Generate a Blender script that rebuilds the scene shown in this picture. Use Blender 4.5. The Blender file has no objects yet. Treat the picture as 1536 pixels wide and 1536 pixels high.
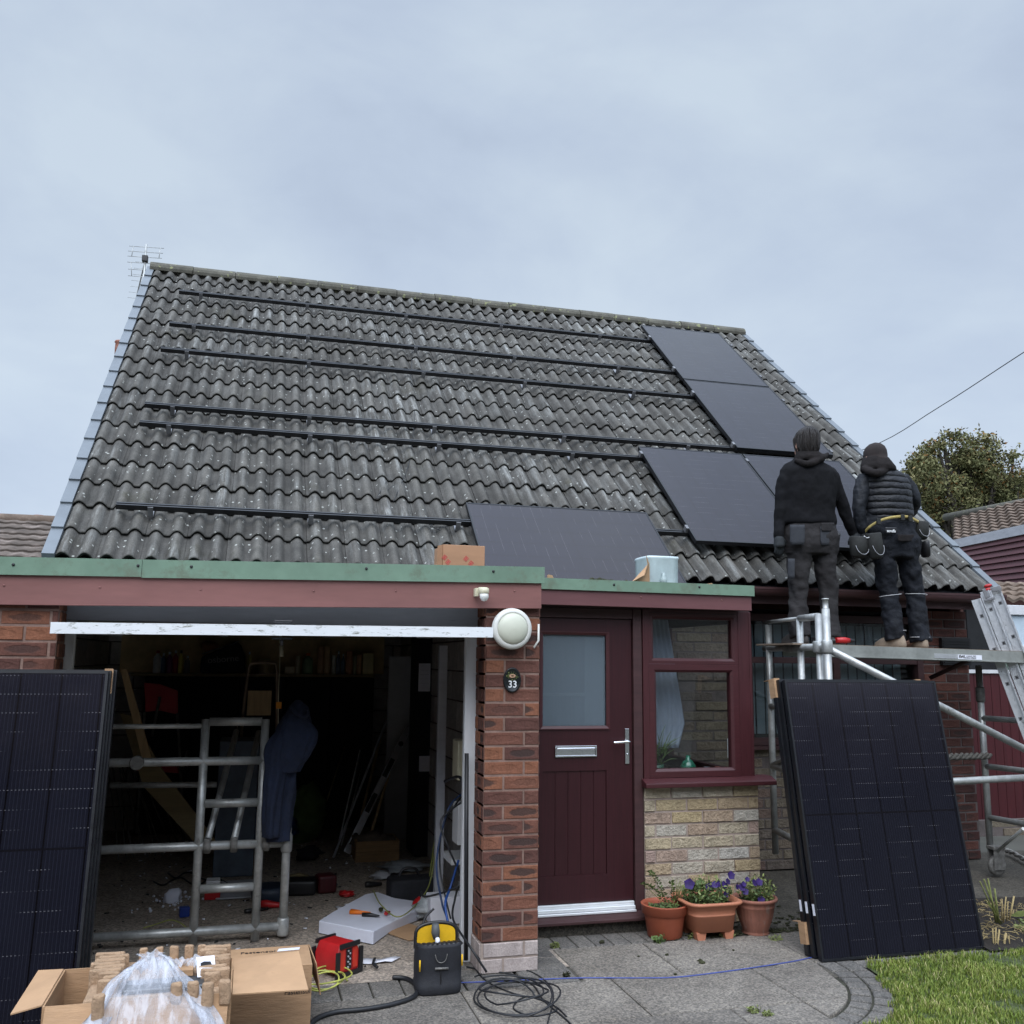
import bpy, bmesh, math, random
from mathutils import Vector, Matrix, noise as mnoise
random.seed(7)
SC = bpy.context.scene
COL = SC.collection
PI = math.pi
V = Vector

# ------------------------------------------------------------------ camera
F_PX = 1420.0
PITCH, YAW, ROLL, CAMH = math.radians(8.913), math.radians(15.248), math.radians(0.6014), 1.6
fw = V((math.sin(YAW)*math.cos(PITCH), math.cos(YAW)*math.cos(PITCH), math.sin(PITCH)))
rt = V((math.cos(YAW), -math.sin(YAW), 0.0))
up = rt.cross(fw)
c_, s_ = math.cos(ROLL), math.sin(ROLL)
rt, up = rt*c_ + up*s_, up*c_ - rt*s_
CAMP = V((0, 0, CAMH))
cam_d = bpy.data.cameras.new('camera')
cam = bpy.data.objects.new('camera', cam_d)
COL.objects.link(cam)
cam.matrix_world = Matrix(((rt.x, up.x, -fw.x, 0), (rt.y, up.y, -fw.y, 0), (rt.z, up.z, -fw.z, CAMH), (0, 0, 0, 1)))
cam_d.sensor_width = 36.0
cam_d.lens = F_PX/1536*36.0
cam_d.clip_start = 0.05
cam_d.clip_end = 2000
SC.camera = cam

def at(px, py, X=None, Y=None, Z=None):
    """point of a real plane (X, Y or Z given) seen at a photo pixel"""
    d = rt*((px-768)/F_PX) - up*((py-768)/F_PX) + fw
    if Y is not None: t = Y/d.y
    elif X is not None: t = X/d.x
    else: t = (Z-CAMH)/d.z
    return CAMP + d*t

# ------------------------------------------------------------------ materials
MATS = {}
def N(nt, typ, **kw):
    n = nt.nodes.new(typ)
    for k, v in kw.items():
        if k.startswith('i_'):
            key = k[2:].replace('_', ' ')
            n.inputs[key].default_value = v
        else: setattr(n, k, v)
    return n
def rgb(c): return (c[0], c[1], c[2], 1.0)
def newmat(name):
    m = bpy.data.materials.new(name); m.use_nodes = True
    nt = m.node_tree
    for n in list(nt.nodes): nt.nodes.remove(n)
    out = N(nt, 'ShaderNodeOutputMaterial')
    b = N(nt, 'ShaderNodeBsdfPrincipled')
    nt.links.new(b.outputs[0], out.inputs[0])
    return m, nt, b
def ramp(nt, fac, stops, interp='LINEAR'):
    r = N(nt, 'ShaderNodeValToRGB'); r.color_ramp.interpolation = interp
    els = r.color_ramp.elements
    while len(els) < len(stops): els.new(0.5)
    for e, (p, c) in zip(els, stops):
        e.position = p; e.color = rgb(c) if len(c) == 3 else c
    nt.links.new(fac, r.inputs[0]); return r.outputs[0]
def mixc(nt, fac, a, b, blend='MIX'):
    m = N(nt, 'ShaderNodeMix', data_type='RGBA', blend_type=blend)
    for sock, v in ((m.inputs[0], fac), (m.inputs[6], a), (m.inputs[7], b)):
        if isinstance(v, (int, float)): sock.default_value = v
        elif isinstance(v, tuple): sock.default_value = rgb(v)
        else: nt.links.new(v, sock)
    return m.outputs[2]
def mth(nt, op, a, b=None, clamp=False):
    m = N(nt, 'ShaderNodeMath', operation=op, use_clamp=clamp)
    for i, v in enumerate((a, b)):
        if v is None: continue
        if isinstance(v, (int, float)): m.inputs[i].default_value = v
        else: nt.links.new(v, m.inputs[i])
    return m.outputs[0]
def coords(nt, scale=(1, 1, 1), kind='Object', rot=(0, 0, 0)):
    t = N(nt, 'ShaderNodeTexCoord'); mp = N(nt, 'ShaderNodeMapping')
    mp.inputs['Scale'].default_value = scale; mp.inputs['Rotation'].default_value = rot
    nt.links.new(t.outputs[kind], mp.inputs[0]); return mp.outputs[0]
def noise(nt, vec, scale, detail=4, rough=0.6, dist=0.0):
    n = N(nt, 'ShaderNodeTexNoise'); n.inputs['Scale'].default_value = scale
    n.inputs['Detail'].default_value = detail; n.inputs['Roughness'].default_value = rough
    n.inputs['Distortion'].default_value = dist
    nt.links.new(vec, n.inputs['Vector']); return n.outputs[0]
def bump(nt, b, h, strength, dist=0.01):
    n = N(nt, 'ShaderNodeBump'); n.inputs['Strength'].default_value = strength
    n.inputs['Distance'].default_value = dist
    nt.links.new(h, n.inputs['Height']); nt.links.new(n.outputs[0], b.inputs['Normal'])
def mat(name, col, rough=0.6, metal=0.0, var=0.25, scale=8.0, stretch=(1, 1, 1), bmp=0.15, bscale=60.0,
        spots=None, coat=0.0, spec=0.5, dirt=None, bdist=0.004, kind='Object', two=None, emit=None):
    """painted / cast / woven surface: two scales of colour variation, optional spots and dirt, fine bump"""
    if name in MATS: return MATS[name]
    m, nt, b = newmat(name)
    vec = coords(nt, stretch, kind)
    n1 = noise(nt, vec, scale, 5, 0.65)
    n2 = noise(nt, vec, scale*7, 3, 0.6)
    lo = tuple(max(0, c*(1-var)) for c in col); hi = tuple(min(1, c*(1+var)) for c in col)
    if two: lo = two
    c1 = ramp(nt, n1, [(0.32, lo), (0.68, hi)])
    c2 = mixc(nt, 0.25*min(1, var*2.5), c1, ramp(nt, n2, [(0.3, (0.25, 0.25, 0.25)), (0.7, (1.0, 1.0, 1.0))]), 'MULTIPLY')
    if dirt:
        n3 = noise(nt, vec, dirt[1], 6, 0.75)
        f = ramp(nt, n3, [(dirt[2], (0, 0, 0)), (dirt[2]+0.12, (1, 1, 1))])
        c2 = mixc(nt, f, c2, dirt[0])
    if spots:
        n4 = noise(nt, coords(nt, (1, 1, 1), kind), spots[1], 2, 0.5)
        f = ramp(nt, n4, [(spots[2], (0, 0, 0)), (spots[2]+0.04, (1, 1, 1))])
        c2 = mixc(nt, f, c2, spots[0])
    nt.links.new(c2, b.inputs['Base Color'])
    rr = ramp(nt, n2, [(0.2, (max(0, rough-0.1),)*3), (0.8, (min(1, rough+0.1),)*3)])
    nt.links.new(rr, b.inputs['Roughness'])
    b.inputs['Metallic'].default_value = metal
    b.inputs['Specular IOR Level'].default_value = spec
    if coat: b.inputs['Coat Weight'].default_value = coat; b.inputs['Coat Roughness'].default_value = 0.08
    if bmp:
        nb = noise(nt, coords(nt, stretch, kind), bscale, 5, 0.7)
        bump(nt, b, nb, bmp, bdist)
    if emit: b.inputs['Emission Color'].default_value = rgb(emit[0]); b.inputs['Emission Strength'].default_value = emit[1]
    MATS[name] = m
    return m

def brick_mat(name, ca, cb, cc, crease=True, rough=0.9, bs=90, bmp=0.6, bd=0.006):
    """per-brick colour from the 'tint' attribute, charred oval crease from the brick's own UV"""
    if name in MATS: return MATS[name]
    m, nt, b = newmat(name)
    at_ = N(nt, 'ShaderNodeAttribute', attribute_name='tint')
    sep = N(nt, 'ShaderNodeSeparateColor'); nt.links.new(at_.outputs['Color'], sep.inputs[0])
    base = ramp(nt, sep.outputs[0], [(0.0, ca), (0.5, cb), (1.0, cc)])
    vec = coords(nt)
    n1 = noise(nt, vec, 14, 5, 0.7)
    base = mixc(nt, 0.55, base, ramp(nt, n1, [(0.25, (0.45, 0.42, 0.42)), (0.75, (1.25, 1.2, 1.2))]), 'MULTIPLY')
    n2 = noise(nt, vec, bs, 4, 0.7)
    base = mixc(nt, 0.35, base, ramp(nt, n2, [(0.35, (0.4, 0.4, 0.4)), (0.6, (1.1, 1.1, 1.1))]), 'MULTIPLY')
    hgt = n2
    if crease:
        uv = N(nt, 'ShaderNodeTexCoord')
        sx = N(nt, 'ShaderNodeSeparateXYZ'); nt.links.new(uv.outputs['UV'], sx.inputs[0])
        dx = mth(nt, 'MULTIPLY', mth(nt, 'SUBTRACT', sx.outputs[0], 0.5), 2.4)
        dy = mth(nt, 'MULTIPLY', mth(nt, 'SUBTRACT', sx.outputs[1], 0.5), 2.7)
        d = mth(nt, 'ADD', mth(nt, 'MULTIPLY', dx, dx), mth(nt, 'MULTIPLY', dy, dy))
        d = mth(nt, 'ADD', d, mth(nt, 'MULTIPLY', mth(nt, 'SUBTRACT', n1, 0.5), 1.8))
        oval = ramp(nt, d, [(0.55, (1, 1, 1)), (0.95, (0, 0, 0))])
        fac = mth(nt, 'MULTIPLY', oval, ramp(nt, sep.outputs[1], [(0.36, (0, 0, 0)), (0.72, (0.9, 0.9, 0.9))]))
        base = mixc(nt, fac, base, (0.050, 0.033, 0.030))
        hgt = mth(nt, 'SUBTRACT', n2, mth(nt, 'MULTIPLY', oval, 0.5))
    nt.links.new(base, b.inputs['Base Color'])
    b.inputs['Roughness'].default_value = rough
    b.inputs['Specular IOR Level'].default_value = 0.25
    bump(nt, b, hgt, bmp, bd)
    MATS[name] = m; return m

def glass_mat(name, tint=(0.9, 0.95, 0.95), rough=0.0, alpha_mix=0.85, ior=1.5, base=(0.5, 0.5, 0.5), diff=0.0):
    """thin window glass: transparent with fresnel gloss (and some diffuse for frosted panes)"""
    if name in MATS: return MATS[name]
    m = bpy.data.materials.new(name); m.use_nodes = True; nt = m.node_tree
    for n in list(nt.nodes): nt.nodes.remove(n)
    out = N(nt, 'ShaderNodeOutputMaterial')
    tr = N(nt, 'ShaderNodeBsdfTransparent'); tr.inputs[0].default_value = rgb(tint)
    gl = N(nt, 'ShaderNodeBsdfGlossy'); gl.inputs['Roughness'].default_value = rough
    df = N(nt, 'ShaderNodeBsdfDiffuse'); df.inputs[0].default_value = rgb(base)
    lw = N(nt, 'ShaderNodeLayerWeight'); lw.inputs[0].default_value = 0.5
    mx0 = N(nt, 'ShaderNodeMixShader'); mx0.inputs[0].default_value = diff
    nt.links.new(tr.outputs[0], mx0.inputs[1]); nt.links.new(df.outputs[0], mx0.inputs[2])
    mx = N(nt, 'ShaderNodeMixShader')
    nt.links.new(mth(nt, 'ADD', mth(nt, 'MULTIPLY', mth(nt, 'POWER', lw.outputs['Facing'], 4.0), 0.9), 0.045*ior/1.5, True), mx.inputs[0])
    nt.links.new(mx0.outputs[0], mx.inputs[1]); nt.links.new(gl.outputs[0], mx.inputs[2])
    nt.links.new(mx.outputs[0], out.inputs[0])
    MATS[name] = m; return m

# ------------------------------------------------------------------ mesh builder
class MB:
    def __init__(s, M=None):
        s.bm = bmesh.new(); s.M = M or Matrix.Identity(4)
        s.uv = s.bm.loops.layers.uv.new('UVMap'); s.tint = s.bm.loops.layers.float_color.new('tint')
        s.t = (0.5, 0.5, 0.5, 1); s.mi = 0
    def v(s, p): return s.bm.verts.new(s.M @ V(p))
    def f(s, vs, uvs=None, smooth=False):
        try: fc = s.bm.faces.new(vs)
        except ValueError: return None
        fc.smooth = smooth; fc.material_index = s.mi
        for i, l in enumerate(fc.loops):
            l[s.tint] = s.t
            if uvs: l[s.uv].uv = uvs[i]
        return fc
    def poly(s, pts, uvs=None): return s.f([s.v(p) for p in pts], uvs)
    def box(s, x0, x1, y0, y1, z0, z1, M=None, bev=0.0):
        old = s.M
        if M is not None: s.M = s.M @ M
        vs = [s.v(p) for p in ((x0, y0, z0), (x1, y0, z0), (x1, y1, z0), (x0, y1, z0), (x0, y0, z1), (x1, y0, z1), (x1, y1, z1), (x0, y1, z1))]
        fs = []
        dx, dy, dz = x1-x0, y1-y0, z1-z0
        for q, uv in (((0, 1, 5, 4), ((0, 0), (dx, 0), (dx, dz), (0, dz))), ((1, 2, 6, 5), ((0, 0), (dy, 0), (dy, dz), (0, dz))),
                      ((2, 3, 7, 6), ((0, 0), (dx, 0), (dx, dz), (0, dz))), ((3, 0, 4, 7), ((0, 0), (dy, 0), (dy, dz), (0, dz))),
                      ((4, 5, 6, 7), ((0, 0), (dx, 0), (dx, dy), (0, dy))), ((3, 2, 1, 0), ((0, 0), (dx, 0), (dx, dy), (0, dy)))):
            fs.append(s.f([vs[i] for i in q], uv))
        s.M = old
        if bev:
            es = {e for f_ in fs for e in f_.edges}
            bmesh.ops.bevel(s.bm, geom=list(es), offset=bev, segments=2, affect='EDGES', profile=0.5)
        return s
    def prism(s, pts, d):
        """closed solid from a planar polygon swept by vector d"""
        d = V(d); a = [s.v(p) for p in pts]; b = [s.v(V(p)+d) for p in pts]; n = len(a)
        s.f(a[::-1]); s.f(b)
        for i in range(n): s.f([a[i], a[(i+1) % n], b[(i+1) % n], b[i]])
        return s
    def tube(s, pts, r, seg=10, cap=True, closed=False, flat=1.0, wr=0.0, ws=0.0):
        pts = [V(p) for p in pts]; n = len(pts)
        rs = r if isinstance(r, (list, tuple)) else [r]*n
        rings = []; ref = None
        for i, p in enumerate(pts):
            a = pts[i-1] if (i > 0 or closed) else p; b = pts[(i+1) % n] if (i < n-1 or closed) else p
            t = (b-a); t = t.normalized() if t.length > 1e-9 else V((0, 0, 1))
            if ref is None:
                ref = V((0, 0, 1)) if abs(t.z) < 0.9 else V((1, 0, 0))
            x = t.cross(ref); x = x.normalized() if x.length > 1e-6 else t.orthogonal().normalized()
            y = x.cross(t).normalized(); ref = y
            def wk(k):
                if not wr: return rs[i]
                a = 2*PI*k/seg; f = i/(n-1)
                return rs[i]*(1+wr*(mnoise.noise(V((math.cos(a)*1.1+ws, math.sin(a)*1.1, p.z*17+math.cos(a)*1.3)))*1.3+0.5*mnoise.noise(V((math.cos(a)*2, ws, p.z*38)))))
            rings.append([s.v(p + x*math.cos(2*PI*k/seg)*wk(k) + y*math.sin(2*PI*k/seg)*wk(k)*flat) for k in range(seg)])
        m = n if closed else n-1
        for i in range(m):
            A, B = rings[i], rings[(i+1) % n]
            for k in range(seg): s.f([A[k], A[(k+1) % seg], B[(k+1) % seg], B[k]], smooth=True)
        if cap and not closed:
            s.f(rings[0][::-1]); s.f(rings[-1])
        return s
    def lathe(s, prof, c=(0, 0, 0), seg=32, axis='z', sx=1, sy=1, cap=True):
        c = V(c); rings = []
        for r, h in prof:
            ring = []
            for k in range(seg):
                a = 2*PI*k/seg
                if axis == 'z': q = V((r*math.cos(a)*sx, r*math.sin(a)*sy, h))
                elif axis == 'y': q = V((r*math.cos(a)*sx, h, r*math.sin(a)*sy))
                else: q = V((h, r*math.cos(a)*sx, r*math.sin(a)*sy))
                ring.append(s.v(c+q))
            rings.append(ring)
        for A, B in zip(rings, rings[1:]):
            for k in range(seg): s.f([A[k], A[(k+1) % seg], B[(k+1) % seg], B[k]], smooth=True)
        if cap: s.f(rings[0][::-1]); s.f(rings[-1])
        return s
    def rings(s, rr, seg=20, cap=True):
        """loft through horizontal-ish ellipses: (centre, half width, half depth, tilt about x)"""
        R = []
        for c, a, b, *tl in rr:
            c = V(c); tl = tl[0] if tl else 0
            R.append([s.v(c + V((a*math.cos(2*PI*k/seg), b*math.sin(2*PI*k/seg)*math.cos(tl), b*math.sin(2*PI*k/seg)*math.sin(tl)))) for k in range(seg)])
        for A, B in zip(R, R[1:]):
            for k in range(seg): s.f([A[k], A[(k+1) % seg], B[(k+1) % seg], B[k]], smooth=True)
        if cap: s.f(R[0][::-1]); s.f(R[-1])
        return s
    def ico(s, c, r, sub=2, sc=(1, 1, 1), jit=0.0):
        res = bmesh.ops.create_icosphere(s.bm, subdivisions=sub, radius=1.0)
        c = V(c)
        for v_ in res['verts']:
            k = 1 + jit*(mnoise.noise(v_.co*2.3 + c*7))
            v_.co = s.M @ (c + V((v_.co.x*r*sc[0]*k, v_.co.y*r*sc[1]*k, v_.co.z*r*sc[2]*k)))
            for f_ in v_.link_faces: f_.smooth = True
        return s
    def build(s, name, m=None, parent=None, smooth=None, bevel=0.0, recalc=True):
        if recalc: bmesh.ops.recalc_face_normals(s.bm, faces=s.bm.faces)
        if smooth is not None:
            for f_ in s.bm.faces: f_.smooth = smooth
        off = V((0, 0, 0)); q = parent
        while q is not None: off += q.location; q = q.parent
        if parent is None:
            # origin at the foot of the thing
            xs = [v_.co for v_ in s.bm.verts]
            if xs:
                off = V(((min(p.x for p in xs)+max(p.x for p in xs))/2, (min(p.y for p in xs)+max(p.y for p in xs))/2, min(p.z for p in xs)))
        for v_ in s.bm.verts: v_.co -= off
        me = bpy.data.meshes.new(name); s.bm.to_mesh(me); s.bm.free()
        o = bpy.data.objects.new(name, me); COL.objects.link(o)
        if parent is None: o.location = off
        else: o.parent = parent
        if m: me.materials.append(m)
        if bevel:
            b = o.modifiers.new('bevel', 'BEVEL'); b.width = bevel; b.segments = 2; b.limit_method = 'ANGLE'; b.angle_limit = 0.6
            for p in me.polygons: p.use_smooth = True
            try: me.set_sharp_from_angle(angle=0.6)
            except Exception: pass
            w = o.modifiers.new('wn', 'WEIGHTED_NORMAL'); w.keep_sharp = False
        return o

def empty(name, loc, label, cat, group=None):
    o = bpy.data.objects.new(name, None); COL.objects.link(o); o.location = loc
    o.empty_display_size = 0.1
    return tag(o, label, cat, group)
def tag(o, label=None, cat=None, group=None, kind=None):
    if label: o['label'] = label
    if cat: o['category'] = cat
    if group: o['group'] = group
    if kind: o['kind'] = kind
    return o
def copy_tree(o, parent=None):
    c = o.copy(); COL.objects.link(c); c.parent = parent
    for ch in list(o.children): copy_tree(ch, c)
    return c
def smooth_path(pts, n=6, closed=False):
    pts = [V(p) for p in pts]; out = []; m = len(pts)
    rng = range(m if closed else m-1)
    for i in rng:
        p0 = pts[(i-1) % m] if (closed or i > 0) else pts[0]; p1 = pts[i]; p2 = pts[(i+1) % m]
        p3 = pts[(i+2) % m] if (closed or i < m-2) else pts[-1]
        for k in range(n):
            t = k/n
            out.append(0.5*((2*p1) + (p2-p0)*t + (2*p0-5*p1+4*p2-p3)*t*t + (3*p1-p0-3*p2+p3)*t**3))
    if not closed: out.append(pts[-1])
    return out
def text(s, size, loc, rot, m, parent, name='lettering', extrude=0.0005, align='CENTER', bold=0.0):
    cu = bpy.data.curves.new('txt', 'FONT'); cu.body = s; cu.size = size; cu.extrude = extrude
    cu.align_x = align; cu.align_y = 'CENTER'; cu.offset = bold
    t = bpy.data.objects.new('txt', cu); COL.objects.link(t)
    dg = bpy.context.evaluated_depsgraph_get(); dg.update()
    me = bpy.data.meshes.new_from_object(t.evaluated_get(dg))
    bpy.data.objects.remove(t)
    me.name = name
    off = V((0, 0, 0)); q = parent
    while q is not None: off += q.location; q = q.parent
    me.transform(Matrix.Translation(V(loc)-off) @ rot.to_4x4())
    o = bpy.data.objects.new(name, me); COL.objects.link(o); o.parent = parent
    me.materials.clear(); me.materials.append(m)
    return o
FRONT = Matrix(((1, 0, 0), (0, 0, -1), (0, 1, 0)))      # text lying in the XZ plane, read from -Y

# ------------------------------------------------------------------ palette
M_brick = brick_mat('red_rustic_brick', (0.105, 0.050, 0.042), (0.17, 0.076, 0.055), (0.27, 0.115, 0.065))
M_brickdark = brick_mat('dark_red_brick', (0.075, 0.036, 0.032), (0.115, 0.052, 0.042), (0.15, 0.065, 0.05))
M_stone = brick_mat('split_stone_block', (0.42, 0.31, 0.27), (0.52, 0.42, 0.25), (0.54, 0.52, 0.47), crease=False, bs=42, bmp=1.0, bd=0.022)
M_stonedark = brick_mat('weathered_stone_block', (0.15, 0.125, 0.11), (0.22, 0.19, 0.14), (0.17, 0.12, 0.10), crease=False, bs=38, bmp=1.0, bd=0.02)
M_plinth = brick_mat('pale_plinth_brick', (0.42, 0.36, 0.34), (0.5, 0.44, 0.41), (0.36, 0.30, 0.27), crease=False)
M_block = brick_mat('grey_concrete_block', (0.40, 0.39, 0.38), (0.46, 0.45, 0.43), (0.52, 0.50, 0.48), crease=False, bmp=0.3)
M_mortar = mat('mortar', (0.24, 0.155, 0.125), 0.95, var=0.3, scale=12, bmp=0.5)
M_mortar_d = mat('dark_mortar', (0.12, 0.10, 0.095), 0.95, var=0.3, scale=12, bmp=0.5)
M_mortar_l = mat('stone_mortar', (0.36, 0.29, 0.25), 0.95, var=0.2, scale=12, bmp=0.5)
M_ridge = mat('ridge_concrete', (0.105, 0.10, 0.08), 0.95, var=0.35, scale=7, bmp=0.7, bscale=50, dirt=((0.07, 0.065, 0.05), 5, 0.52), spots=((0.22, 0.23, 0.12), 16, 0.64))
M_verge = mat('grey_verge_metal', (0.145, 0.165, 0.185), 0.4, metal=0.0, var=0.12, scale=5, bmp=0.05)
M_green = mat('green_grp_trim', (0.15, 0.235, 0.17), 0.45, var=0.14, scale=3, bmp=0.08, bscale=40, dirt=((0.13, 0.17, 0.12), 5.4, 0.52))
M_maroonfaded = mat('faded_maroon_board', (0.215, 0.092, 0.082), 0.55, var=0.14, scale=2.4, stretch=(0.5, 1, 3), bmp=0.06)
M_maroon = mat('rosewood_upvc', (0.058, 0.015, 0.018), 0.42, var=0.18, scale=9, stretch=(14, 14, 0.6), bmp=0.1, bscale=30, spec=0.45)
M_doorred = mat('wine_red_composite_door', (0.036, 0.008, 0.011), 0.42, var=0.18, scale=9, stretch=(14, 14, 0.6), bmp=0.1, bscale=30, spec=0.4)
M_maroonh = mat('rosewood_upvc_across', (0.058, 0.015, 0.018), 0.42, var=0.18, scale=9, stretch=(0.6, 14, 14), bmp=0.1, bscale=30, spec=0.45)
M_maroondark = mat('dark_maroon_timber', (0.050, 0.019, 0.020), 0.6, var=0.25, scale=6, stretch=(0.5, 1, 4), bmp=0.15)
M_white = mat('white_upvc', (0.72, 0.73, 0.74), 0.4, var=0.05, scale=5, bmp=0.03)
M_jamb = mat('white_painted_timber', (0.60, 0.61, 0.63), 0.6, var=0.08, scale=4, stretch=(3, 3, 0.4), bmp=0.12, dirt=((0.33, 0.32, 0.30), 9, 0.63))
M_header = mat('grey_weathered_header', (0.40, 0.41, 0.44), 0.6, var=0.12, scale=4, stretch=(0.5, 1, 3), bmp=0.12, dirt=((0.13, 0.13, 0.14), 14, 0.64))
M_dooredge = mat('mildewed_white_metal', (0.74, 0.76, 0.78), 0.5, var=0.05, scale=4, stretch=(0.45, 1, 1.6), bmp=0.08, dirt=((0.17, 0.17, 0.13), 34, 0.56))
M_doorskin = mat('garage_door_underside', (0.42, 0.43, 0.44), 0.5, var=0.15, scale=2, bmp=0.05)
M_chrome = mat('polished_chrome', (0.78, 0.78, 0.8), 0.18, metal=1.0, var=0.04, bmp=0)
M_alu = mat('extruded_aluminium', (0.66, 0.67, 0.69), 0.36, metal=0.75, var=0.10, scale=6, stretch=(1, 1, 1), bmp=0.05, spots=((0.25, 0.25, 0.25), 40, 0.72))
M_galv = mat('galvanised_tube', (0.43, 0.44, 0.43), 0.42, metal=0.5, var=0.28, scale=9, bmp=0.25, bscale=120, dirt=((0.17, 0.165, 0.155), 11, 0.60), bdist=0.002)
M_galvdirty = mat('dirty_cast_steel', (0.17, 0.165, 0.155), 0.65, metal=0.3, var=0.4, scale=25, bmp=0.5, bscale=90)
M_rail = mat('black_anodised_rail', (0.012, 0.012, 0.014), 0.32, metal=0.3, var=0.2, scale=4, bmp=0.03, spec=0.7)
M_hook = mat('steel_hook', (0.22, 0.22, 0.23), 0.45, metal=0.6, var=0.3, bmp=0.2)
M_frame = mat('black_panel_frame', (0.010, 0.011, 0.014), 0.4, metal=0.2, var=0.2, scale=4, bmp=0.02)
M_card = mat('cardboard', (0.40, 0.245, 0.135), 0.85, var=0.16, scale=4, stretch=(1, 1, 6), bmp=0.3, bscale=12, bdist=0.012, dirt=((0.30, 0.18, 0.10), 6, 0.60))
M_card_in = mat('cardboard_inside', (0.46, 0.285, 0.16), 0.85, var=0.12, scale=3.5, bmp=0.3, bscale=10, bdist=0.012, dirt=((0.36, 0.22, 0.125), 7, 0.6))
M_cardold = mat('roof_box_cardboard', (0.40, 0.22, 0.125), 0.85, var=0.10, scale=3, stretch=(1, 1, 4), bmp=0.1)
M_pulp = mat('moulded_paper_pulp', (0.42, 0.28, 0.175), 0.95, var=0.16, scale=22, bmp=1.0, bscale=70, bdist=0.012)
M_black = mat('black_plastic', (0.012, 0.012, 0.014), 0.45, var=0.2, scale=10, bmp=0.08)
M_rubber = mat('black_rubber_cable', (0.014, 0.015, 0.018), 0.5, var=0.2, scale=10, bmp=0.1)
M_void = mat('unlit_fabric_black', (0.012, 0.012, 0.016), 0.95, var=0.3, scale=6, bmp=0.3)  # near black; on the garage back fill it stands for shade
M_red = mat('red_plastic', (0.42, 0.012, 0.014), 0.42, var=0.15, scale=8, bmp=0.05)
M_reddk = mat('deep_red_paint', (0.055, 0.005, 0.008), 0.5, var=0.2, scale=5, stretch=(6, 6, 0.6), bmp=0.15)
M_yellow = mat('yellow_fabric', (0.72, 0.42, 0.005), 0.75, var=0.12, scale=14, bmp=0.3, bscale=150)
M_orange = mat('orange_plastic', (0.75, 0.17, 0.01), 0.45, var=0.1, bmp=0.03)
M_blueplastic = mat('blue_plastic', (0.01, 0.035, 0.22), 0.45, var=0.15, bmp=0.03)
M_bagfab = mat('black_nylon_bag', (0.012, 0.013, 0.018), 0.75, var=0.3, scale=10, bmp=0.35, bscale=140)
M_foam = mat('white_foam_sheet', (0.66, 0.68, 0.78), 0.85, var=0.04, scale=8, bmp=0.25, bscale=120)
M_paper = mat('white_paper', (0.72, 0.73, 0.80), 0.85, var=0.04, bmp=0.05)
M_wood = mat('pale_plywood', (0.5, 0.35, 0.18), 0.75, var=0.2, scale=5, stretch=(6, 6, 0.5), bmp=0.15)
M_crate = mat('crate_pine', (0.32, 0.19, 0.085), 0.8, var=0.3, scale=5, stretch=(0.6, 4, 5), bmp=0.25)
M_shelf = mat('old_shelf_board', (0.26, 0.20, 0.10), 0.8, var=0.25, scale=5, stretch=(0.4, 3, 3), bmp=0.2)
M_bulkhead = mat('bulkhead_lamp_plastic', (0.66, 0.66, 0.62), 0.4, var=0.03, scale=6, bmp=0.02)
M_diffuser = mat('frosted_diffuser', (0.56, 0.57, 0.47), 0.45, var=0.03, scale=5, bmp=0.25, bscale=220, bdist=0.001)
M_cream = mat('aged_cream_plastic', (0.62, 0.58, 0.42), 0.4, var=0.06, bmp=0.02)
M_tc1 = mat('orange_plastic_pot', (0.34, 0.085, 0.042), 0.6, var=0.10, scale=6, bmp=0.1, dirt=((0.22, 0.13, 0.10), 9, 0.66))
M_tc2 = mat('peach_plastic_pot', (0.44, 0.17, 0.095), 0.65, var=0.09, scale=6, bmp=0.12, dirt=((0.34, 0.20, 0.15), 7, 0.62))
M_tc3 = mat('dusty_terracotta_pot', (0.27, 0.11, 0.075), 0.85, var=0.2, scale=6, stretch=(3, 3, 0.7), bmp=0.3, dirt=((0.26, 0.18, 0.15), 8, 0.55))
M_soil = mat('damp_soil', (0.025, 0.018, 0.013), 0.95, var=0.5, scale=18, bmp=1.0, bscale=60, bdist=0.03)
M_leaf = mat('green_leaf', (0.075, 0.12, 0.03), 0.6, var=0.55, scale=18, bmp=0.1)
M_leafpale = mat('pale_leaf', (0.17, 0.20, 0.06), 0.6, var=0.45, scale=18, bmp=0.1)
M_petal = mat('purple_petal', (0.026, 0.007, 0.105), 0.7, var=0.4, scale=30, bmp=0.1)
M_stalk = mat('dry_cut_stem', (0.34, 0.26, 0.12), 0.8, var=0.35, scale=25, bmp=0.2)
M_stalkg = mat('green_cut_stem', (0.20, 0.22, 0.07), 0.7, var=0.4, scale=25, bmp=0.2)
M_moss = mat('moss', (0.03, 0.032, 0.012), 1.0, var=0.5, scale=30, bmp=1.0)
M_skin = mat('skin', (0.46, 0.26, 0.19), 0.55, var=0.08, bmp=0.08)
M_hair = mat('dark_brown_hair', (0.018, 0.013, 0.011), 0.42, var=0.6, scale=14, stretch=(10, 10, 1.2), bmp=0.9, bscale=40, bdist=0.01)
M_sweat = mat('black_sweatshirt_cotton', (0.0065, 0.0065, 0.008), 0.95, var=0.35, scale=7, bmp=0.25, bscale=6, bdist=0.03, spec=0.2)
M_hood = mat('faded_black_hood', (0.016, 0.0135, 0.0135), 0.95, var=0.35, scale=9, bmp=0.3, bscale=12, bdist=0.02, spec=0.2)
M_trouser1 = mat('charcoal_work_trousers', (0.027, 0.025, 0.026), 0.9, var=0.3, scale=6, bmp=0.35, bscale=5, bdist=0.05, spec=0.25)
M_pocket = mat('grey_pocket_cloth', (0.030, 0.033, 0.040), 0.9, var=0.2, scale=9, bmp=0.4, bscale=30, bdist=0.01)
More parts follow.
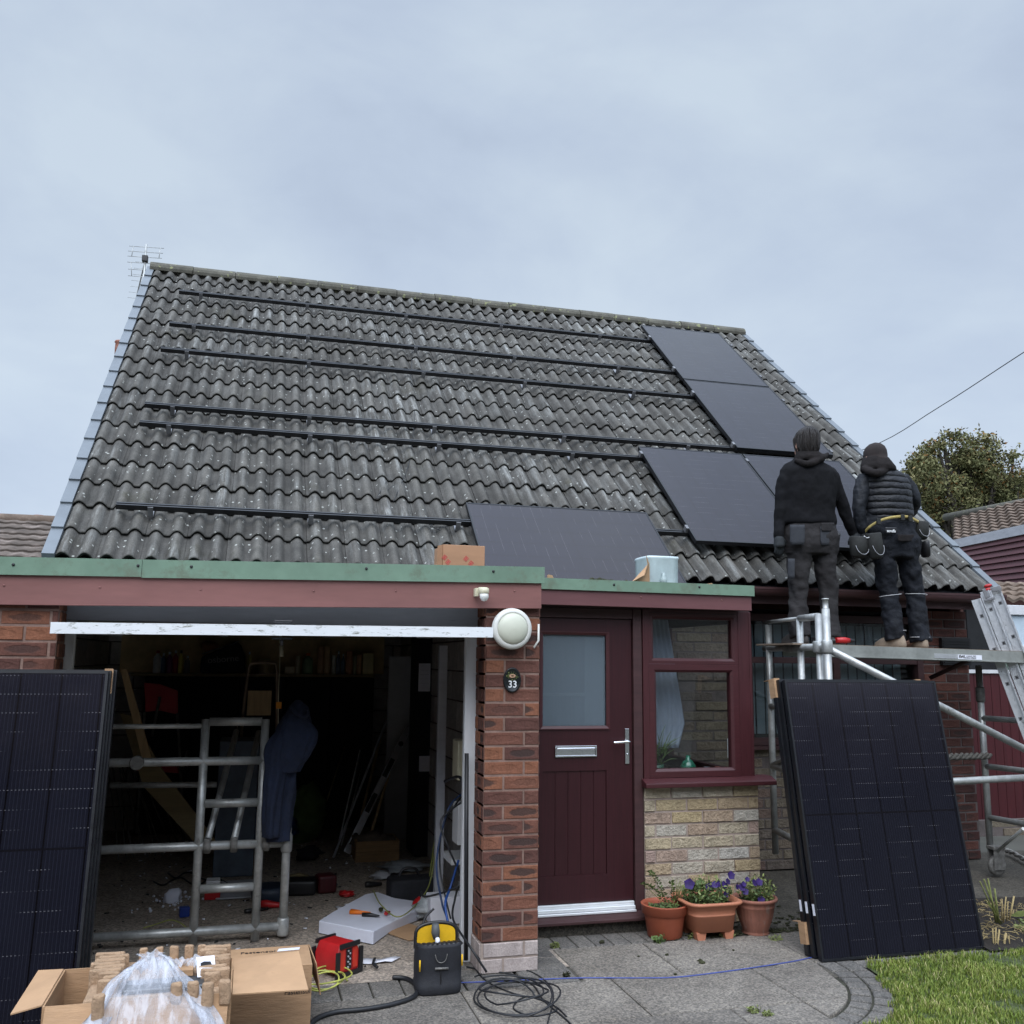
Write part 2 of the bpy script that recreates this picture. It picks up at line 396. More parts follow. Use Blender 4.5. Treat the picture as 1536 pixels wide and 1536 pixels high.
M_trouser2 = mat('navy_black_work_trousers', (0.0065, 0.008, 0.0125), 0.8, var=0.35, scale=6, bmp=0.35, bscale=5, bdist=0.06, spec=0.3)
M_sleeve = mat('dark_softshell_sleeve', (0.010, 0.012, 0.017), 0.65, var=0.35, scale=8, bmp=0.4, bscale=7, bdist=0.04, spec=0.35)
M_beanie = mat('brown_black_beanie', (0.024, 0.017, 0.016), 0.95, var=0.35, scale=12, bmp=0.5, bscale=90)
M_glove = mat('grey_work_glove', (0.022, 0.026, 0.03), 0.8, var=0.3, scale=20, bmp=0.3)
M_boot = mat('tan_suede_boot', (0.27, 0.21, 0.155), 0.85, var=0.25, scale=14, bmp=0.5)
M_bootdk = mat('dark_boot', (0.045, 0.04, 0.038), 0.7, var=0.3, scale=14, bmp=0.4)
M_reflect = mat('reflective_piping', (0.6, 0.6, 0.62), 0.4, var=0.1, bmp=0)
M_leather = mat('olive_tool_pouch', (0.018, 0.019, 0.018), 0.8, var=0.3, scale=14, bmp=0.4)
M_strap = mat('yellow_webbing', (0.36, 0.28, 0.09), 0.75, var=0.25, scale=30, bmp=0.3)
M_denim = mat('navy_jacket_cloth', (0.010, 0.017, 0.042), 0.9, var=0.3, scale=6, bmp=0.6, bscale=10, bdist=0.03)
M_net_reflection = mat('net_and_reflection', (0.22, 0.25, 0.31), 0.9, var=0.06, scale=5, stretch=(8, 1, 0.4), bmp=0.3, bscale=12, bdist=0.01)
M_blind = mat('grey_vertical_blind', (0.17, 0.21, 0.23), 0.8, var=0.1, bmp=0.05)
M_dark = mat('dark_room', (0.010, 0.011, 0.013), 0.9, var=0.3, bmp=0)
M_render = mat('neighbour_render', (0.4, 0.38, 0.35), 0.9, var=0.15, bmp=0.2)
M_seals = mat('black_gasket', (0.008, 0.008, 0.009), 0.6, var=0.2, bmp=0)
M_grp = mat('grey_felt_roof', (0.10, 0.13, 0.11), 0.8, var=0.2, scale=6, bmp=0.4)
M_glass = glass_mat('window_glass', (0.95, 0.97, 0.97))
M_glassdark = glass_mat('tinted_window_glass', (0.88, 0.91, 0.92), ior=1.45)
M_frost = glass_mat('frosted_door_glass', (0.85, 0.88, 0.9), rough=0.10, base=(0.16, 0.20, 0.235), diff=0.55, ior=2.2)
M_lens = mat('pale_plastic_tub', (0.58, 0.68, 0.70), 0.4, var=0.12, scale=8, bmp=0.15)

def tile_mat():
    m, nt, b = newmat('concrete_roof_tile')
    vec = coords(nt)
    a = N(nt, 'ShaderNodeAttribute', attribute_name='tint')
    sep = N(nt, 'ShaderNodeSeparateColor'); nt.links.new(a.outputs['Color'], sep.inputs[0])
    n1 = noise(nt, vec, 5, 6, 0.7)
    base = ramp(nt, n1, [(0.3, (0.056, 0.054, 0.050)), (0.7, (0.122, 0.116, 0.106))])
    mo = noise(nt, vec, 2.3, 6, 0.75)
    base = mixc(nt, ramp(nt, mo, [(0.56, (0, 0, 0)), (0.70, (0.55, 0.55, 0.55))]), base, (0.055, 0.052, 0.034))
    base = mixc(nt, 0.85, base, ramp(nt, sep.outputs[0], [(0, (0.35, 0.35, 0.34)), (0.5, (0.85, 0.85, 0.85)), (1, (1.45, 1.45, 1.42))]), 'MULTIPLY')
    # pale lime streaks running down the slope on the tops of the rolls
    st = noise(nt, coords(nt, (16, 1.4, 1.4)), 1.6, 4, 0.7)
    pat = noise(nt, vec, 1.1, 2, 0.5)
    f = mth(nt, 'MULTIPLY', ramp(nt, st, [(0.46, (0, 0, 0)), (0.66, (1, 1, 1))]), ramp(nt, pat, [(0.4, (0.1, 0.1, 0.1)), (0.65, (1, 1, 1))]))
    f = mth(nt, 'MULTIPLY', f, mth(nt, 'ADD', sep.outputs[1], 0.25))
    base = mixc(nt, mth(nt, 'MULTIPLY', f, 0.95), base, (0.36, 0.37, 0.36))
    n2 = noise(nt, vec, 95, 3, 0.7)
    base = mixc(nt, 0.6, base, ramp(nt, n2, [(0.3, (0.5, 0.5, 0.5)), (0.7, (1.35, 1.35, 1.35))]), 'MULTIPLY')
    # lichen specks
    vo = N(nt, 'ShaderNodeTexVoronoi'); vo.inputs['Scale'].default_value = 21; vo.inputs['Randomness'].default_value = 1
    nt.links.new(vec, vo.inputs['Vector'])
    sc = N(nt, 'ShaderNodeSeparateColor'); nt.links.new(vo.outputs['Color'], sc.inputs[0])
    lich = mth(nt, 'MULTIPLY', mth(nt, 'LESS_THAN', mth(nt, 'ADD', vo.outputs['Distance'], mth(nt, 'MULTIPLY', n2, 0.16)), 0.27), mth(nt, 'GREATER_THAN', sc.outputs[0], 0.62))
    base = mixc(nt, mth(nt, 'MULTIPLY', lich, 0.75), base, (0.42, 0.43, 0.40))
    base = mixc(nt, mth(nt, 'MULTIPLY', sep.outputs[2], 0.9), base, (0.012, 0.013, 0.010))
    nt.links.new(base, b.inputs['Base Color'])
    b.inputs['Roughness'].default_value = 0.88
    b.inputs['Specular IOR Level'].default_value = 0.3
    bump(nt, b, n2, 0.35, 0.004)
    MATS['tile'] = m; return m
M_tile = tile_mat()

def panel_mat():
    """half-cut mono cells: UV in metres of the laminate"""
    m, nt, b = newmat('solar_cell_glass')
    uv = N(nt, 'ShaderNodeTexCoord'); sx = N(nt, 'ShaderNodeSeparateXYZ'); nt.links.new(uv.outputs['UV'], sx.inputs[0])
    x, y = sx.outputs[0], sx.outputs[1]
    cw, ch = 1.02/6, 1.49/18
    fx = mth(nt, 'FRACT', mth(nt, 'DIVIDE', x, cw)); fy = mth(nt, 'FRACT', mth(nt, 'DIVIDE', y, ch))
    def near(v, w):   # 1 close to the integer
        d = mth(nt, 'ABSOLUTE', mth(nt, 'SUBTRACT', v, 0.5))
        return mth(nt, 'GREATER_THAN', d, 0.5-w)
    gapx = near(fx, 0.018); gapy = near(fy, 0.018)
    bus = mth(nt, 'LESS_THAN', mth(nt, 'FRACT', mth(nt, 'DIVIDE', x, cw/11)), 0.13)
    mid = mth(nt, 'LESS_THAN', mth(nt, 'ABSOLUTE', mth(nt, 'SUBTRACT', y, 0.745)), 0.005)
    wob = noise(nt, coords(nt, (1, 1, 1), 'UV'), 3.1, 2, 0.5)
    base = mixc(nt, wob, (0.0045, 0.005, 0.009), (0.008, 0.009, 0.015))
    base = mixc(nt, bus, base, (0.013, 0.014, 0.021))
    base = mixc(nt, gapx, base, (0.001, 0.001, 0.0015))
    dash = mth(nt, 'MULTIPLY', gapy, mth(nt, 'LESS_THAN', mth(nt, 'FRACT', mth(nt, 'DIVIDE', x, cw/11)), 0.42))
    patch = ramp(nt, noise(nt, coords(nt, (1, 1, 1), 'UV'), 5.5, 1, 0.5), [(0.46, (0.0, 0.0, 0.0)), (0.58, (1, 1, 1))])
    base = mixc(nt, mth(nt, 'MULTIPLY', dash, mth(nt, 'MULTIPLY', patch, 0.34)), base, (0.27, 0.26, 0.27))
    base = mixc(nt, mid, base, (0.004, 0.004, 0.006))
    nt.links.new(base, b.inputs['Base Color'])
    b.inputs['Roughness'].default_value = 0.22
    b.inputs['IOR'].default_value = 1.46
    b.inputs['Specular Tint'].default_value = (1.0, 0.84, 0.84, 1)
    b.inputs['Specular IOR Level'].default_value = 0.5
    dust = noise(nt, coords(nt, (1, 1, 1), 'UV'), 4, 5, 0.7)
    nt.links.new(ramp(nt, dust, [(0.3, (0.10, 0.10, 0.10)), (0.7, (0.18, 0.18, 0.18))]), b.inputs['Roughness'])
    return m
M_cell = panel_mat()
# ================================================================== brickwork
def bricks(mb, O, U, Nn, W, H, L=0.215, h=0.0655, m=0.010, depth=0.05, proud=0.005, start=0.0, off=0.5, jit=0.0015, backing=True):
    O, U, Nn = V(O), V(U).normalized(), V(Nn).normalized(); Z = V((0, 0, 1))
    def P(u, z, d): return O + U*u + Z*z + Nn*d
    rows = int(H/(h+m)+0.5); hh = (H+m)/rows - m
    for r in range(rows):
        z0 = r*(hh+m); z1 = z0+hh
        u = -start - (off*(L+m) if r % 2 else 0.0)
        while u < W-0.004:
            a, b = max(u, 0.0), min(u+L, W); u += L+m
            if b-a < 0.02: continue
            j = [random.uniform(-jit, jit) for _ in range(5)]
            p = proud + j[4]*1.5
            mb.t = (random.random(), random.random(), random.random(), 1); mb.mi = 0
            i = 0.0035
            A = [mb.v(P(a, z0, -0.01)), mb.v(P(b, z0, -0.01)), mb.v(P(b, z1, -0.01)), mb.v(P(a, z1, -0.01))]
            B = [mb.v(P(a+abs(j[0]), z0+abs(j[1]), p-i)), mb.v(P(b-abs(j[2]), z0+abs(j[1]), p-i)), mb.v(P(b-abs(j[2]), z1-abs(j[3]), p-i)), mb.v(P(a+abs(j[0]), z1-abs(j[3]), p-i))]
            C = [mb.v(P(a+i, z0+i, p)), mb.v(P(b-i, z0+i, p)), mb.v(P(b-i, z1-i, p)), mb.v(P(a+i, z1-i, p))]
            k = (b-a)/L
            uvs = ((0, 0), (k, 0), (k, 1), (0, 1)) if b-a > L*0.8 else ((0.6, 0), (1, 0), (1, 1), (0.6, 1))
            mb.f(C, uvs)
            for q in range(4):
                n = (q+1) % 4
                mb.f([B[q], B[n], C[n], C[q]], [uvs[q], uvs[n], uvs[n], uvs[q]]); mb.f([A[q], A[n], B[n], B[q]], [uvs[q], uvs[n], uvs[n], uvs[q]])
    if backing:
        mb.mi = 1; mb.t = (0.5, 0.5, 0.5, 1)
        a = [P(0, 0, 0), P(W, 0, 0), P(W, H, 0), P(0, H, 0)]
        mb.prism(a, Nn*(-depth))
        mb.mi = 0
def wall_obj(mb, name, m, mortar, parent):
    o = mb.build(name, m, parent, recalc=True); o.data.materials.append(mortar); return o

# ================================================================== the setting: ground
def sheet(name, x0, x1, y0, y1, z, m, n=1, amp=0.0, kind='structure'):
    mb = MB(); g = []
    for j in range(n+1):
        for i in range(n+1):
            x = x0+(x1-x0)*i/n; y = y0+(y1-y0)*j/n
            g.append(mb.v((x, y, z + (amp*mnoise.noise(V((x*1.7, y*1.7, 0))) if amp else 0))))
    for j in range(n):
        for i in range(n):
            a = j*(n+1)+i; mb.f([g[a], g[a+1], g[a+n+2], g[a+n+1]], smooth=True)
    return tag(mb.build(name, m), kind=kind)
M_ground = mat('far_ground', (0.10, 0.10, 0.085), 0.95, var=0.3, scale=0.6, bmp=0.2)
sheet('ground', -400, 400, -300, 500, -0.030, M_ground)
def conc(name, a, b_, stain, pit=260):
    m, nt, b = newmat(name); vec = coords(nt)
    tn = N(nt, 'ShaderNodeAttribute', attribute_name='tint'); sep = N(nt, 'ShaderNodeSeparateColor'); nt.links.new(tn.outputs['Color'], sep.inputs[0])
    n1 = noise(nt, vec, 2.2, 7, 0.72)
    base = ramp(nt, n1, [(0.3, a), (0.7, b_)])
    base = mixc(nt, 0.6, base, ramp(nt, sep.outputs[0], [(0, (0.72, 0.72, 0.73)), (1, (1.2, 1.18, 1.14))]), 'MULTIPLY')
    n3 = noise(nt, vec, 7, 6, 0.75, 0.6)
    base = mixc(nt, mth(nt, 'MULTIPLY', ramp(nt, n3, [(0.55, (0, 0, 0)), (0.72, (1, 1, 1))]), 0.6), base, stain)
    vo = N(nt, 'ShaderNodeTexVoronoi'); vo.inputs['Scale'].default_value = pit; nt.links.new(vec, vo.inputs['Vector'])
    sc = N(nt, 'ShaderNodeSeparateColor'); nt.links.new(vo.outputs['Color'], sc.inputs[0])
    base = mixc(nt, 0.75, base, ramp(nt, sc.outputs[0], [(0.0, (0.45, 0.45, 0.45)), (0.5, (0.95, 0.95, 0.95)), (1, (1.7, 1.65, 1.55))]), 'MULTIPLY')
    nt.links.new(base, b.inputs['Base Color']); b.inputs['Roughness'].default_value = 0.9
    b.inputs['Specular IOR Level'].default_value = 0.3
    n5 = noise(nt, vec, 120, 4, 0.7)
    bump(nt, b, mth(nt, 'ADD', n5, mth(nt, 'MULTIPLY', vo.outputs['Distance'], 0.8)), 0.5, 0.004)
    MATS[name] = m; return m
M_slab = conc('concrete_flag', (0.115, 0.103, 0.092), (0.205, 0.188, 0.168), (0.065, 0.060, 0.050), 120)
M_sett = conc('grey_sett', (0.10, 0.095, 0.09), (0.16, 0.15, 0.14), (0.06, 0.06, 0.05), 170)
M_gfloor = conc('garage_floor_concrete', (0.25, 0.21, 0.18), (0.38, 0.33, 0.28), (0.12, 0.10, 0.085), 90)
M_path = conc('mossy_back_concrete', (0.050, 0.046, 0.039), (0.105, 0.096, 0.082), (0.022, 0.024, 0.012), 110)
M_joint = mat('joint_sand_moss', (0.035, 0.034, 0.022), 1.0, var=0.5, scale=20, bmp=0.8)
sheet('path_bedding', -6, 3.9, 1.0, 5.75, -0.014, M_joint)

def clip(poly, cl):
    """Sutherland-Hodgman, clip polygon counter-clockwise and convex"""
    out = poly
    for i in range(len(cl)):
        a, b = cl[i], cl[(i+1) % len(cl)]
        inside = lambda p: (b[0]-a[0])*(p[1]-a[1])-(b[1]-a[1])*(p[0]-a[0]) >= 0
        def inter(p, q):
            x1, y1, x2, y2 = a[0], a[1], b[0], b[1]
            d = (p[0]-q[0])*(y1-y2)-(p[1]-q[1])*(x1-x2)
            t = ((p[0]-x1)*(y1-y2)-(p[1]-y1)*(x1-x2))/d
            return (p[0]+t*(q[0]-p[0]), p[1]+t*(q[1]-p[1]))
        inp, out = out, []
        for k in range(len(inp)):
            p, q = inp[k-1], inp[k]
            if inside(q):
                if not inside(p): out.append(inter(p, q))
                out.append(q)
            elif inside(p): out.append(inter(p, q))
        if not out: return []
    return out
def slab(mb, poly, z=0.0, th=0.03, ins=0.004):
    if len(poly) < 3: return
    ar = sum(poly[i-1][0]*poly[i][1]-poly[i][0]*poly[i-1][1] for i in range(len(poly)))/2
    if abs(ar) < 0.0015: return
    if ar < 0: poly = poly[::-1]
    cx = sum(p[0] for p in poly)/len(poly); cy = sum(p[1] for p in poly)/len(poly)
    mb.t = (random.random(), random.random(), random.random(), 1)
    dz = random.uniform(-0.002, 0.002); tx, ty = random.uniform(-0.002, 0.002), random.uniform(-0.002, 0.002)
    def zz(p): return z+dz+tx*(p[0]-cx)+ty*(p[1]-cy)
    def shrink(p, d):
        l = math.hypot(p[0]-cx, p[1]-cy); k = max(0.2, 1-d/l); return (cx+(p[0]-cx)*k, cy+(p[1]-cy)*k)
    T = [mb.v((*shrink(p, ins*2.6), zz(p))) for p in poly]; B = [mb.v((*shrink(p, ins), zz(p)-0.005)) for p in poly]; D = [mb.v((*shrink(p, ins), z-th)) for p in poly]
    mb.f(T)
    for i in range(len(poly)):
        n = (i+1) % len(poly); mb.f([B[i], B[n], T[n], T[i]]); mb.f([D[i], D[n], B[n], B[i]])
cc, cr = (2.30, 4.76), 0.75
arc = [(cc[0]+cr*math.cos(math.radians(a)), cc[1]+cr*math.sin(math.radians(a))) for a in range(-80, 5, 6)]
field = [p for p in arc] + [(3.05, 4.822), (2.0, 4.822)]
mb = MB()
ys = [4.822, 4.30, 3.78, 3.26, 2.74, 2.22, 1.70]
for r in range(len(ys)-1):
    x = 2.65-0.785*12 + (0 if r % 2 == 0 else 0.3925)
    while x < 3.6:
        if x < 2.60: slab(mb, [(x, ys[r+1]), (min(x+0.785, 2.65), ys[r+1]), (min(x+0.785, 2.65), ys[r]), (x, ys[r])])
        if x+0.785 > 2.66: slab(mb, clip([(max(x, 2.65), ys[r+1]), (x+0.785, ys[r+1]), (x+0.785, ys[r]), (max(x, 2.65), ys[r])], field))
        x += 0.785
for x in (1.72, 2.265, 3.05): slab(mb, [(x, 4.822), (min(x+0.785, 3.75) if x > 1.8 else 2.265, 4.822), (min(x+0.785, 3.75) if x > 1.8 else 2.265, 5.36), (x, 5.36)])
tag(mb.build('paving_slabs', M_slab), kind='structure')
mb = MB()
x = -2.4
while x < 1.1:                                   # single course of setts across the garage mouth
    slab(mb, [(x, 4.83), (x+0.15, 4.83), (x+0.15, 5.06), (x, 5.06)]); x += 0.153
x = 1.56
while x < 2.75: slab(mb, [(x, 5.37), (x+0.105, 5.37), (x+0.105, 5.60), (x, 5.60)]); x += 0.108
y = 4.83
while y < 5.36:
    slab(mb, [(1.12, y), (1.41, y), (1.41, y+0.1), (1.12, y+0.1)]); slab(mb, [(1.42, y), (1.71, y), (1.71, y+0.1), (1.42, y+0.1)]); y += 0.104
for k in range(16):                              # radial setts round the curve
    a0, a1 = math.radians(-92+k*6.6), math.radians(-92+k*6.6+5.6)
    if a1 > 0.12: break
    for r0, r1 in ((0.758, 0.86), (0.865, 0.965)):
        slab(mb, [(cc[0]+r*math.cos(a), cc[1]+r*math.sin(a)) for r, a in ((r0, a0), (r1, a0), (r1, a1), (r0, a1))], z=-0.003)
x = 3.06
while x < 4.25: slab(mb, [(x, 4.70), (x+0.1, 4.70), (x+0.1, 4.93), (x, 4.93)], z=-0.004); x += 0.103
tag(mb.build('sett_edging', M_sett), kind='structure')
sheet('back_path', 1.5, 9.5, 4.6, 7.2, -0.009, M_path, 60, 0.012)
sheet('garage_floor', -2.6, 1.75, 5.07, 10.2, -0.004, M_gfloor, 40, 0.004)
bed = sheet('flower_bed_soil', 4.12, 6.6, 4.74, 5.75, 0.005, M_soil, 60, 0.05)
M_lawnsoil = mat('lawn_thatch', (0.05, 0.065, 0.02), 1.0, var=0.5, scale=22, bmp=0.8)
mb = MB()
outer = [(cc[0]+0.97*math.cos(math.radians(a)), cc[1]+0.97*math.sin(math.radians(a))) for a in range(-92, -5, 5)]
lawn_poly = outer + [(3.27, 4.70), (8, 4.72), (8, 0.5), (1.4, 0.5), (1.6, 3.2)]
mb.poly([(p[0], p[1], -0.001) for p in lawn_poly])
tag(mb.build('lawn', M_lawnsoil), kind='structure')

# grass blades
def grass_mat():
    m, nt, b = newmat('grass_blade')
    a = N(nt, 'ShaderNodeAttribute', attribute_name='tint'); sep = N(nt, 'ShaderNodeSeparateColor'); nt.links.new(a.outputs['Color'], sep.inputs[0])
    c = ramp(nt, sep.outputs[0], [(0.0, (0.07, 0.115, 0.018)), (0.5, (0.15, 0.20, 0.035)), (0.78, (0.24, 0.27, 0.07)), (0.92, (0.38, 0.34, 0.17)), (1.0, (0.42, 0.36, 0.2))])
    pt = noise(nt, coords(nt), 3.0, 3, 0.6)
    c = mixc(nt, 0.6, c, ramp(nt, pt, [(0.3, (0.65, 0.75, 0.6)), (0.7, (1.3, 1.2, 1.1))]), 'MULTIPLY')
    nt.links.new(c, b.inputs['Base Color']); b.inputs['Roughness'].default_value = 0.6; b.inputs['Specular IOR Level'].default_value = 0.25
    return m
mb = MB(); rg = random.Random(3)
def inpoly(x, y, P):
    c = False
    for i in range(len(P)):
        x1, y1 = P[i-1]; x2, y2 = P[i]
        if (y1 > y) != (y2 > y) and x < (x2-x1)*(y-y1)/(y2-y1)+x1: c = not c
    return c
for _ in range(66000):
    x = rg.uniform(2.55, 5.1); y = rg.uniform(3.05, 4.76)
    ej = 0.045*mnoise.noise(V((x*9, y*9, 5)))
    if not inpoly(x-ej, y-0.02+ej, lawn_poly) and not (x > 3.3 and y < 4.75+ej): continue
    dens = mnoise.noise(V((x*6, y*6, 1)))+0.6*mnoise.noise(V((x*2.1, y*2.1, 7)))
    if dens < -0.38 and rg.random() < 0.75: continue
    h = rg.uniform(0.012, 0.032)*(1+0.5*dens); a = rg.uniform(0, 2*PI); w = rg.uniform(0.0014, 0.0028)
    lean = rg.uniform(0.1, 0.9)*h; la = a+rg.uniform(-0.6, 0.6)+PI/2
    dx, dy = math.cos(a)*w, math.sin(a)*w; lx, ly = math.cos(la)*lean, math.sin(la)*lean
    mb.t = (min(1, max(0, rg.gauss(0.5+0.25*dens, 0.22))), rg.random(), 0, 1)
    v0, v1 = mb.v((x-dx, y-dy, -0.002)), mb.v((x+dx, y+dy, -0.002))
    v2, v3 = mb.v((x+dx*0.8+lx*0.35, y+dy*0.8+ly*0.35, h*0.6)), mb.v((x-dx*0.8+lx*0.35, y-dy*0.8+ly*0.35, h*0.6))
    v4 = mb.v((x+lx, y+ly, h))
    mb.f([v0, v1, v2, v3]); mb.f([v3, v2, v4])
g = mb.build('grass', grass_mat(), recalc=False)
tag(g, 'short mown green grass of the lawn beside the leaning panels', 'grass', kind='stuff')

# ================================================================== the main house
RP = math.radians(41.6); CR, SR = math.cos(RP), math.sin(RP); EY, EZ = 6.7, 2.224
def RF(x, s, h=0.0): return V((x, EY+s*CR-h*SR, EZ+s*SR+h*CR))
XL, XR, SL = -1.27, 6.04, 5.50
house = empty('house', (2.4, 8.8, 0), 'brick bungalow with a steep dark tiled roof and a stone clad front', 'house')
NC = 18; G = 0.3075; PER = 0.1355
def tile_h(x):
    t = (x-XL)/PER; u = t-math.floor(t); w = (u-0.14)/0.72
    return 0.047*(math.sin(PI*w)**0.9) if 0 < w < 1 else 0.0
mb = MB(); nx = int((XR-XL)/PER); rt_ = random.Random(11)
for k in range(NC):
    s0 = k*G-0.03; s1 = min(s0+G+0.07, SL+0.05)
    shift = 0
    for ti in range(0, nx+1, 2):
        xa = XL+ti*PER; xb = min(xa+2*PER, XR)
        if xa >= XR-0.02: continue
        mb.t = (rt_.random(), rt_.random(), 0, 1)
        ds = rt_.uniform(-0.006, 0.006); dh = rt_.uniform(-0.003, 0.004)
        n = 28; A = []; B = []; C = []; D = []
        for i in range(n+1):
            x = xa+(xb-xa)*i/n; h = tile_h(x)
            if i == n: h = max(0, h)-0.004
            xx = x-0.0015 if i == n else x
            A.append(mb.v(RF(xx, s0+ds+0.014, h+0.000+dh))); B.append(mb.v(RF(xx, s0+ds-0.002, h+0.027+dh)))
            C.append(mb.v(RF(xx, s0+ds+0.008, h+0.035+dh))); D.append(mb.v(RF(xx, s1, h+0.004+dh)))
        tt = mb.t
        for i in range(n):
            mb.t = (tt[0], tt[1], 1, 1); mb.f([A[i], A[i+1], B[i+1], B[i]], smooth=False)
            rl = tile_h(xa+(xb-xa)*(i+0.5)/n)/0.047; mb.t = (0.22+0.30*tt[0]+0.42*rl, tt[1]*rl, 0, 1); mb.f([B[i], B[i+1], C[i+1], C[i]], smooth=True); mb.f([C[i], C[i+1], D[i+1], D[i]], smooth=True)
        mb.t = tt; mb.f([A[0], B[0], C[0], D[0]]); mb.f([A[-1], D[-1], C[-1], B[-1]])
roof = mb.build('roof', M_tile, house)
mb = MB()       # boarding under the tiles and the rear slope
ry, rz = EY+SL*CR, EZ+SL*SR
mb.prism([RF(XL, -0.03, -0.006), RF(XR, -0.03, -0.006), RF(XR, SL, -0.006), RF(XL, SL, -0.006)], V((0, 0.02, -0.05)))
mb.prism([V((XL, ry+0.005, rz)), V((XR, ry+0.005, rz)), V((XR, 2*ry-EY, EZ)), V((XL, 2*ry-EY, EZ))], V((0, 0, -0.05)))
mb.build('roof_underlay', M_felt if 'M_felt' in globals() else M_black, house)
# ridge tiles
mb = MB(); mb.tube([(XL, ry, rz+0.005), (XR, ry, rz+0.005)], 0.085, 12); mb.build('ridge_bedding', M_ridge, house)
x = XL-0.02; i = 0
while x < XR+0.02:
    L = min(0.46, XR+0.03-x); mb = MB(); r = 0.115
    cx, cy, cz = x, ry, rz+0.005
    prof = [(a, r) for a in [math.radians(t) for t in range(-20, 201, 20)]]
    j = rt_.uniform(-0.005, 0.005)
    def ringp(xx, rr): return [mb.v((xx, cy+rr*1.15*math.cos(a), cz+j+rr*math.sin(a)*0.8)) for a, _ in prof]
    R0, R1, R2, R3 = ringp(x+0.004, r), ringp(x+L-0.004, r), ringp(x+L-0.004, r-0.02), ringp(x+0.004, r-0.02)
    for A, B in ((R0, R1), (R1, R2), (R2, R3), (R3, R0)):
        for q in range(len(prof)-1): mb.f([A[q], A[q+1], B[q+1], B[q]], smooth=True)
    for q in (0, -1): mb.f([R0[q], R1[q], R2[q], R3[q]])
    o = mb.build('ridge_tile', M_ridge, house, smooth=False); x += 0.46; i += 1
# stepped verge caps
for side, X in ((-1, XL), (1, XR)):
    for k in range(NC):
        s0 = k*G-0.045; s1 = min(s0+G+0.01, SL+0.03); mb = MB()
        o1, o2 = (X-0.050, X+0.026) if side < 0 else (X-0.018, X+0.055)
        lo, hi = 0.074, 0.058
        for a, b, h0, h1 in ((o1, o2, lo, hi),):
            q = [RF(a, s0, h0), RF(b, s0, h0), RF(b, s1, h1), RF(a, s1, h1)]
            dn = RF(0, 0, 0)-RF(0, 0, 0.036)
            mb.prism(q, dn)
            xo = a if side < 0 else b
            x2 = xo-side*0.010
            p = [RF(xo, s0, h0-0.0365), RF(x2, s0, h0-0.0365), RF(x2, s1, h1-0.0365), RF(xo, s1, h1-0.0365)]
            mb.prism(p, (RF(0, 0, 0)-RF(0, 0, 0.11)))
        mb.build('verge_cap', M_verge, house)
# walls
mb = MB()
WY = 6.95
bricks(mb, (5.53, WY, 0.0), (1, 0, 0), (0, -1, 0), 0.47, 2.06, start=0.1)
wall_obj(mb, 'brick_pier', M_brickdark, M_mortar_d, house)
mb = MB(); bricks(mb, (1.62, WY, 0), (1, 0, 0), (0, -1, 0), 2.23, 2.06, L=0.30, h=0.0655, start=0.07, jit=0.004)
bricks(mb, (3.85, WY, 0), (1, 0, 0), (0, -1, 0), 1.675, 0.93, L=0.30, h=0.0655, start=0.17, jit=0.004)
wall_obj(mb, 'stone_wall', M_stonedark, M_mortar_d, house)
mb = MB()
gz = lambda y: EZ+(min(y, 2*ry-y)-EY)/CR*SR-0.10
for X0, X1, z0 in ((-1.17, -1.07, 2.15), (5.88, 5.995, 0)):
    mb.prism([(X0, 7.0, z0), (X0, 2*ry-7.0, z0), (X0, 2*ry-7.0, gz(7.0)), (X0, ry, gz(ry)), (X0, 7.0, gz(7.0))], (X1-X0, 0, 0))
mb.box(-1.07, 5.88, 14.4, 14.5, 0, 2.3)
mb.build('gable_wall', M_brickdark, house)
mb = MB(); mb.box(1.62, 5.995, 6.66, 7.0, 2.085, 2.10); mb.build('soffit', M_maroondark, house)
mb = MB(); mb.box(3.13, 6.03, 6.645, 6.665, 2.06, 2.165); mb.build('fascia_board', M_maroondark, house)
mb = MB()      # half-round gutter, open at the top
P0 = [(math.cos(a), math.sin(a)) for a in [math.radians(t) for t in range(180, 361, 15)]]
for rr, sgn in ((0.055, 1), (0.050, -1)):
    A = [mb.v((3.1, 6.585+rr*c, 2.175+rr*s)) for c, s in P0]; B = [mb.v((6.06, 6.585+rr*c, 2.165+rr*s)) for c, s in P0]
    for q in range(len(P0)-1): mb.f([A[q], A[q+1], B[q+1], B[q]], smooth=True)
mb.box(3.1, 6.06, 6.527, 6.538, 2.166, 2.182)
mb.build('gutter', M_maroondark, house, recalc=False)
# front window with vertical blinds behind the scaffold
def frame_rect(mb, x0, x1, z0, z1, y, w, d):
    mb.box(x0, x1, y, y+d, z1-w, z1); mb.box(x0, x1, y, y+d, z0, z0+w)
    mb.box(x0, x0+w, y, y+d, z0+w, z1-w); mb.box(x1-w, x1, y, y+d, z0+w, z1-w)
mb = MB(); frame_rect(mb, 3.85, 5.53, 0.95, 2.0, 6.93, 0.06, 0.08); mb.box(4.66, 4.72, 6.935, 7.005, 1.01, 1.94); mb.box(3.91, 4.66, 6.935, 7.005, 1.60, 1.65); mb.box(4.72, 5.47, 6.935, 7.005, 1.60, 1.65)
win = mb.build('window', M_maroondark, house, bevel=0.004)
mb = MB(); mb.box(3.80, 5.53, 6.87, 6.99, 0.925, 0.948); mb.build('sill', M_maroondark, win)
mb = MB(); mb.box(3.91, 5.47, 6.975, 6.979, 1.01, 1.94); mb.build('pane', M_glassdark, win)
